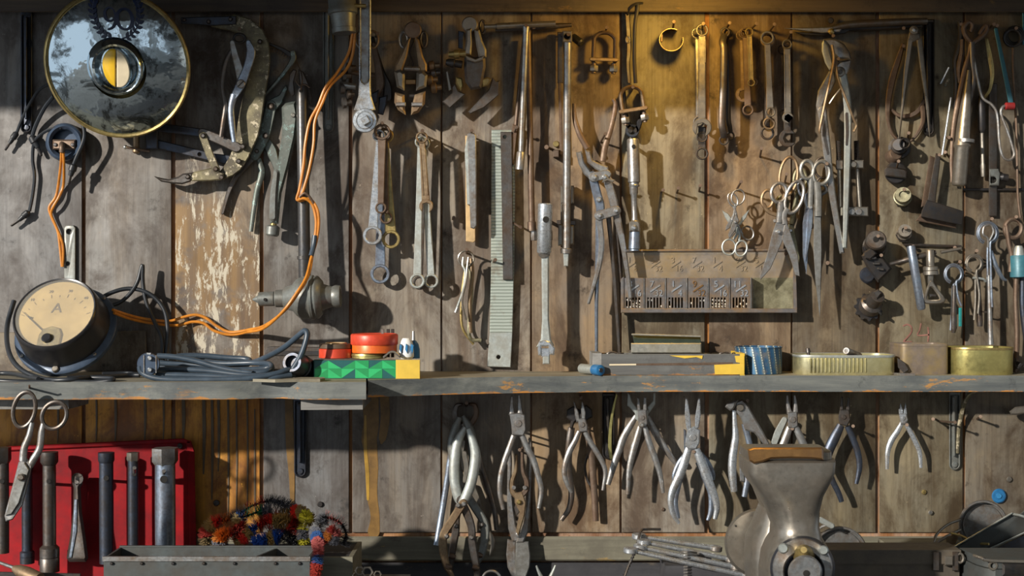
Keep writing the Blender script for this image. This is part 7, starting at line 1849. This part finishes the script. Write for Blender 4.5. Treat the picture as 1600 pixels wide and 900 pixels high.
# ================================================================== bench vise
DOFF = 150.0
t = T('bench_vise', 'big worn steel bench vise with copper jaw cap in the foreground', 'vise', 1245, 1050, 360)
def loft(rows, n=40):
    """rows = (py, left px, right px, back depth, front depth, squareness)"""
    vs = []; fs = []
    for (y, a, b, d0, d1, ex) in rows:
        cx = (a + b) / 2; rx = (b - a) / 2; cd = (d0 + d1) / 2; rd = (d1 - d0) / 2
        for i in range(n):
            g_ = 2 * pi * i / n; c, s_ = cos(g_), sin(g_)
            dd = cd + rd * math.copysign(abs(s_) ** ex, s_)
            # keep the outline at the front depth so that the body keeps its real width
            xw = (cx - 800 + rx * math.copysign(abs(c) ** ex, c)) * K(d1 - 30)
            vs.append(Vector((xw, -(dd + DOFF) / 1000, CZ + (450 - y) * K(d1 - 30))))
    m = len(rows)
    for r in range(m - 1):
        for i in range(n): k = (i + 1) % n; fs.append([r * n + i, r * n + k, (r + 1) * n + k, (r + 1) * n + i])
    fs += [list(range(n)), [(m - 1) * n + i for i in range(n)]]
    g = G(); return g.add(vs, fs)
rows = [(714, 1168, 1299, 350, 428, .3), (718, 1164, 1301, 346, 432, .3), (736, 1164, 1300, 346, 432, .32), (752, 1172, 1294, 346, 432, .42), (772, 1187, 1285, 350, 430, .6), (795, 1198, 1280, 352, 426, .75),
        (820, 1207, 1279, 352, 424, .85), (838, 1207, 1284, 350, 430, .85), (852, 1203, 1293, 346, 438, .75), (870, 1198, 1301, 344, 442, .65), (900, 1195, 1304, 344, 444, .6), (960, 1196, 1303, 344, 444, .6), (1000, 1200, 1300, 344, 440, .6)]
loft(rows).part('moving_jaw', 'steel_worn', t)
loft([(700, 1166, 1290, 352, 420, .2), (702, 1164, 1292, 350, 424, .2), (713, 1164, 1293, 350, 424, .2), (717, 1166, 1291, 352, 420, .2)]).part('jaw_holder', 'steel_worn', t)
# copper cap over the jaw, sagging edge
cp = [(1168, 702), (1178, 699), (1284, 699), (1287, 703), (1287, 719), (1268, 717), (1235, 716), (1205, 717), (1192, 722), (1178, 725), (1171, 720)]
G().plate(cp, 348, 436, 3).part('jaw_cap', 'copper_jaw', t)
G().plate([(1155, 704), (1163, 702), (1164, 754), (1156, 752)], 330, 346, 1.5).part('jaw_plate', 'steel', t)
# fixed jaw, left behind
loft([(708, 1160, 1290, 268, 330, .3), (740, 1162, 1288, 268, 332, .35), (762, 1178, 1276, 268, 332, .5), (790, 1190, 1264, 264, 334, .6), (815, 1182, 1264, 256, 338, .7), (845, 1172, 1270, 250, 342, .6), (880, 1169, 1276, 250, 342, .6), (960, 1176, 1276, 250, 342, .6), (1010, 1176, 1276, 250, 342, .6)]).part('fixed_jaw', 'steel_worn', t)
G().lathe((1186, 848, 215), (1186, 848, 248), [(0, 50), (.1, 54), (.8, 54), (1, 50)], 44).part('anvil_disc', 'steel_worn', t)
G().cyl(1150, 822, 1.6, 247, 250, .2, 8).part('oil_hole', 'dark_void', t)
# screw housing in front
G().lathe((1254, 888, 436), (1254, 888, 462), [(0, 50), (.25, 51), (.75, 50), (1, 46), (1, 30), (.5, 28)], 44).part('screw_collar', 'iron_blue', t)
ring_o = circ(1254, 888, 47, 44); g_ = G().plate(ring_o, 456, 466, 2, [circ(1256, 893, 31, 32)]); cp_ = g_.part('collar_plate', 'steel', t)
for x, y, r_ in ((1224, 857, 8.5), (1287, 860, 8)):
    G().lathe((x, y, 462), (x, y, 478), [(0, r_), (.75, r_), (1, r_ * .75)], 18).part('bolt', 'steel_pale', cp_)
G().lathe((1256, 868, 460), (1256, 859, 484), [(0, 17), (.4, 14), (.8, 10), (1, 5)], 20).part('oil_cone', 'brass_old', t)
G().lathe((1258, 894, 440), (1258, 894, 496), [(0, 27), (.9, 27), (.97, 25.5), (1, 24)], 36).part('screw_end', 'steel', t)
G().lathe((1260, 896, 495), (1260, 896, 497.5), [(0, 5.5), (.9, 5), (1, 3)], 14).part('centre_hole', 'dark_void', t)
DOFF = 0.0
wb(G(), X(1178, 490), X(1284, 490), 390, 590, ZB, ZB + .03).part('base', 'steel_worn', t)

# wrench rack left of the vise
t = T('wrench_rack', 'dark block with coil springs holding the slim wrenches', 'rack', 1070, pyz(ZB, 240), 240)
zr = CZ - .378
wb(G(), X(1040, 240), X(1120, 240), 170, 240, ZB, zr - .004).part('block', 'black_wood', t)
for k in range(9): G().tube([(1062, 864 + k * 4.6, 226), (1074, 862 + k * 4.6, 244), (1088, 863.5 + k * 4.6, 226)], 1.8, 6, 3).part('spring_coil', 'steel', t)
gw = 'slim wrenches lying on the spring rack'
for i, (a, b, d0, lb) in enumerate((((998, 838), (1118, 857), 190, 'slim wrench furthest back on the spring rack'), ((1006, 847), (1142, 874), 215, 'second slim wrench from the back on the rack'), ((1000, 855), (1150, 886), 238, 'third slim wrench from the back on the rack'), ((985, 860), (1168, 900), 256, 'front slim wrench, longest on the spring rack'))):
    t = T('open_wrench', lb, 'wrench', b[0], b[1], d0, gw)
    ux, uy = b[0] - a[0], b[1] - a[1]; l = math.hypot(ux, uy); ux /= l; uy /= l
    G().tube([(a[0] + ux * 8, a[1] + uy * 8, d0), ((a[0] + b[0]) / 2, (a[1] + b[1]) / 2, d0), (b[0] - ux * 8, b[1] - uy * 8, d0)], [3.4, 3.8, 4], 10, 4, 1.2).part('shank', 'steel_bright', t)
    G().lathe((a[0], a[1] + 4, d0), (a[0] + uy * 2, a[1] - 4, d0), [(0, 10), (.15, 11), (.85, 11), (1, 10)], 18).part('ring_end', 'steel_bright', t)
    G().lathe((b[0], b[1] + 4, d0), (b[0] + 1, b[1] - 4, d0), [(0, 9), (.15, 10), (.85, 10), (1, 9)], 18).part('ring_end', 'steel', t)
t = T('wire_hook', 'serrated wire hook standing left of the slim wrenches', 'hook', 975, 905, 200)
G().tube([(1032, 827, 180), (1010, 827, 190), (1002, 829, 200), (998, 840, 206), (992, 862, 212), (982, 884, 216), (972, 912, 220)], 2, 8, 5).part('wire', 'steel_dark', t)
for k in range(9): G().lathe((990 - k * 2.0, 866 + k * 4.4, 214), (990.5 - k * 2.0, 868 + k * 4.4, 214), [(0, 2.8), (1, 2.8)], 8).part('notch', 'iron_black', t)

# ================================================================== bottom right
t = T('tool_case', 'dark brown flat metal case with corner latches, right of the vise', 'case', 1400, pyz(ZB, 340), 340)
zt2 = CZ - .338
wb(G(), X(1296, 345), X(1499, 345), 304, 345, ZB, zt2 - .018).part('body', 'box_brown', t)
wb(G(), X(1294, 345), X(1500, 345), 300, 349, zt2 - .018, zt2).part('lid', 'box_brown', t)
for x in (1462, 1492):
    G().box(x - 4, 862, x + 6, 892, 349, 354, 1).part('corner_strap', 'steel_dark', t)
G().box(1476, 868, 1490, 884, 349, 358, 2).part('latch', 'steel_worn', t)
G().loop(1500, 872, 5, 7, 352, 2, 0, 8, 16).part('latch_ring', 'steel_worn', t)
t = T('tool_case', 'grey green metal case with rounded corner at the bottom right', 'case', 1570, pyz(ZB, 360), 360)
zt3 = CZ - .340
P_ = [(X(1520, 380) , -.325), (X(1700, 380), -.325), (X(1700, 380), -.40), (X(1546, 380), -.40), (X(1534, 380), -.392), (X(1526, 380), -.375)]
prism(G(), P_, ZB, zt3 - .012).part('body', 'tray_grey', t)
prism(G(), [(x + (.002 if x < .8 else 0), y) for x, y in P_], zt3 - .011, zt3).part('lid', 'tray_grey', t)
G().ring(1552, 884, 8, 4, 392, 401, 1.2, 20).part('latch', 'steel_worn', t)
G().box(1566, 880, 1612, 900, 398, 403, 4).part('handle_plate', 'iron_black', t)
G().tube([(1522, 868, 380), (1534, 872, 404), (1546, 876, 404), (1620, 878, 404)], 2.4, 8, 3).part('edge_bead', 'steel_worn', t)
# round lids
t = T('round_tin', 'dark round tin lid standing on edge right of the vise', 'lid', 1316, 856, 150)
def standing_lid(t, x, y, r, d, m, mi):
    G().lathe((x, y, d - 14), (x, y, d + 8), [(0, r - 3), (.08, r), (.9, r), (1, r - 1.5), (1, r - 4), (.4, r - 4.5)], 48).part('rim', m, t)
    G().ring(x, y, r - 7, r - 9, d - 8, d - 3, .6, 40).part('bead', m, t)
standing_lid(t, 1312, 866, 44, 150, 'steel', 'tin_dark')
G().bar([(1282, 812), (1300, 822)], [9, 9], 172, 178, 1.2, 0).part('handle', 'steel_pale', t)
G().tube([(1270, 834, 160), (1286, 822, 172), (1300, 820, 176)], 2, 8, 3).part('wire', 'steel', t)
wb(G(), X(1268, 150), X(1356, 150), 130, 166, ZB, CZ - (866 + 44 - 450) * K(150) + .001).thing('wooden_block', 'black_wood', 'dark block carrying the round tin lid behind the case', 'block')
t = T('round_pan', 'round shallow grey pan standing on edge at lower right', 'pan', 1537, 858, 120)
standing_lid(t, 1536, 820, 39, 120, 'steel', 'tin_stain')
G().cyl(1536, 820, 34, 108, 110, .3, 40).part('base_disc', 'tin_stain', t)
t = T('angle_iron', 'long grey metal channel leaning across the round pan', 'channel', 1540, 858, 180)
G().plate([(1482, 862), (1580, 803), (1588, 806), (1612, 790), (1612, 826), (1524, 866)], 190, 196, 1.5).part('web', 'tray_grey', t)
G().bar([(1482, 860), (1581, 802)], 3, 194, 204, 1, 0).part('flange', 'steel_pale', t)
G().bar([(1524, 868), (1612, 827)], 3, 194, 204, 1, 0).part('flange', 'steel_pale', t)
G().plate([(1530, 868), (1612, 830), (1612, 874), (1560, 874)], 180, 188, 1).part('lower_sheet', 'iron_blue', t)
G().tube([(1582, 803, 200), (1596, 806, 200), (1612, 812, 200)], 2, 8, 3).part('edge_wire', 'steel_pale', t)
t = T('bent_wire', 'long looped wire bail lying left of the round pan', 'wire', 1480, 858, 120)
G().tube([(1500, 812, 130), (1480, 820, 150), (1464, 834, 170), (1458, 848, 184), (1446, 860, 196)], 2.2, 8, 5).part('wire', 'steel_worn', t)
G().tube([(1500, 828, 130), (1476, 840, 156), (1458, 852, 190), (1448, 864, 200)], 2.6, 8, 5).part('wire', 'steel_worn', t)
G().plate([(1478, 840), (1490, 834), (1498, 838), (1492, 852), (1478, 860)], 150, 156, 1).part('rusty_tab', 'rust_warm', t)
G().tube([(1486, 833, 160), (1505, 838, 170), (1522, 848, 186), (1545, 850, 206)], 2, 8, 4).part('wire', 'brass_old', t)
wb(G(), X(1404, 210), X(1530, 210), 110, 225, ZB, CZ - (866 - 450) * K(225)).thing('wooden_block', 'olive_board', 'stained wooden block under the wire handle and pan', 'block')
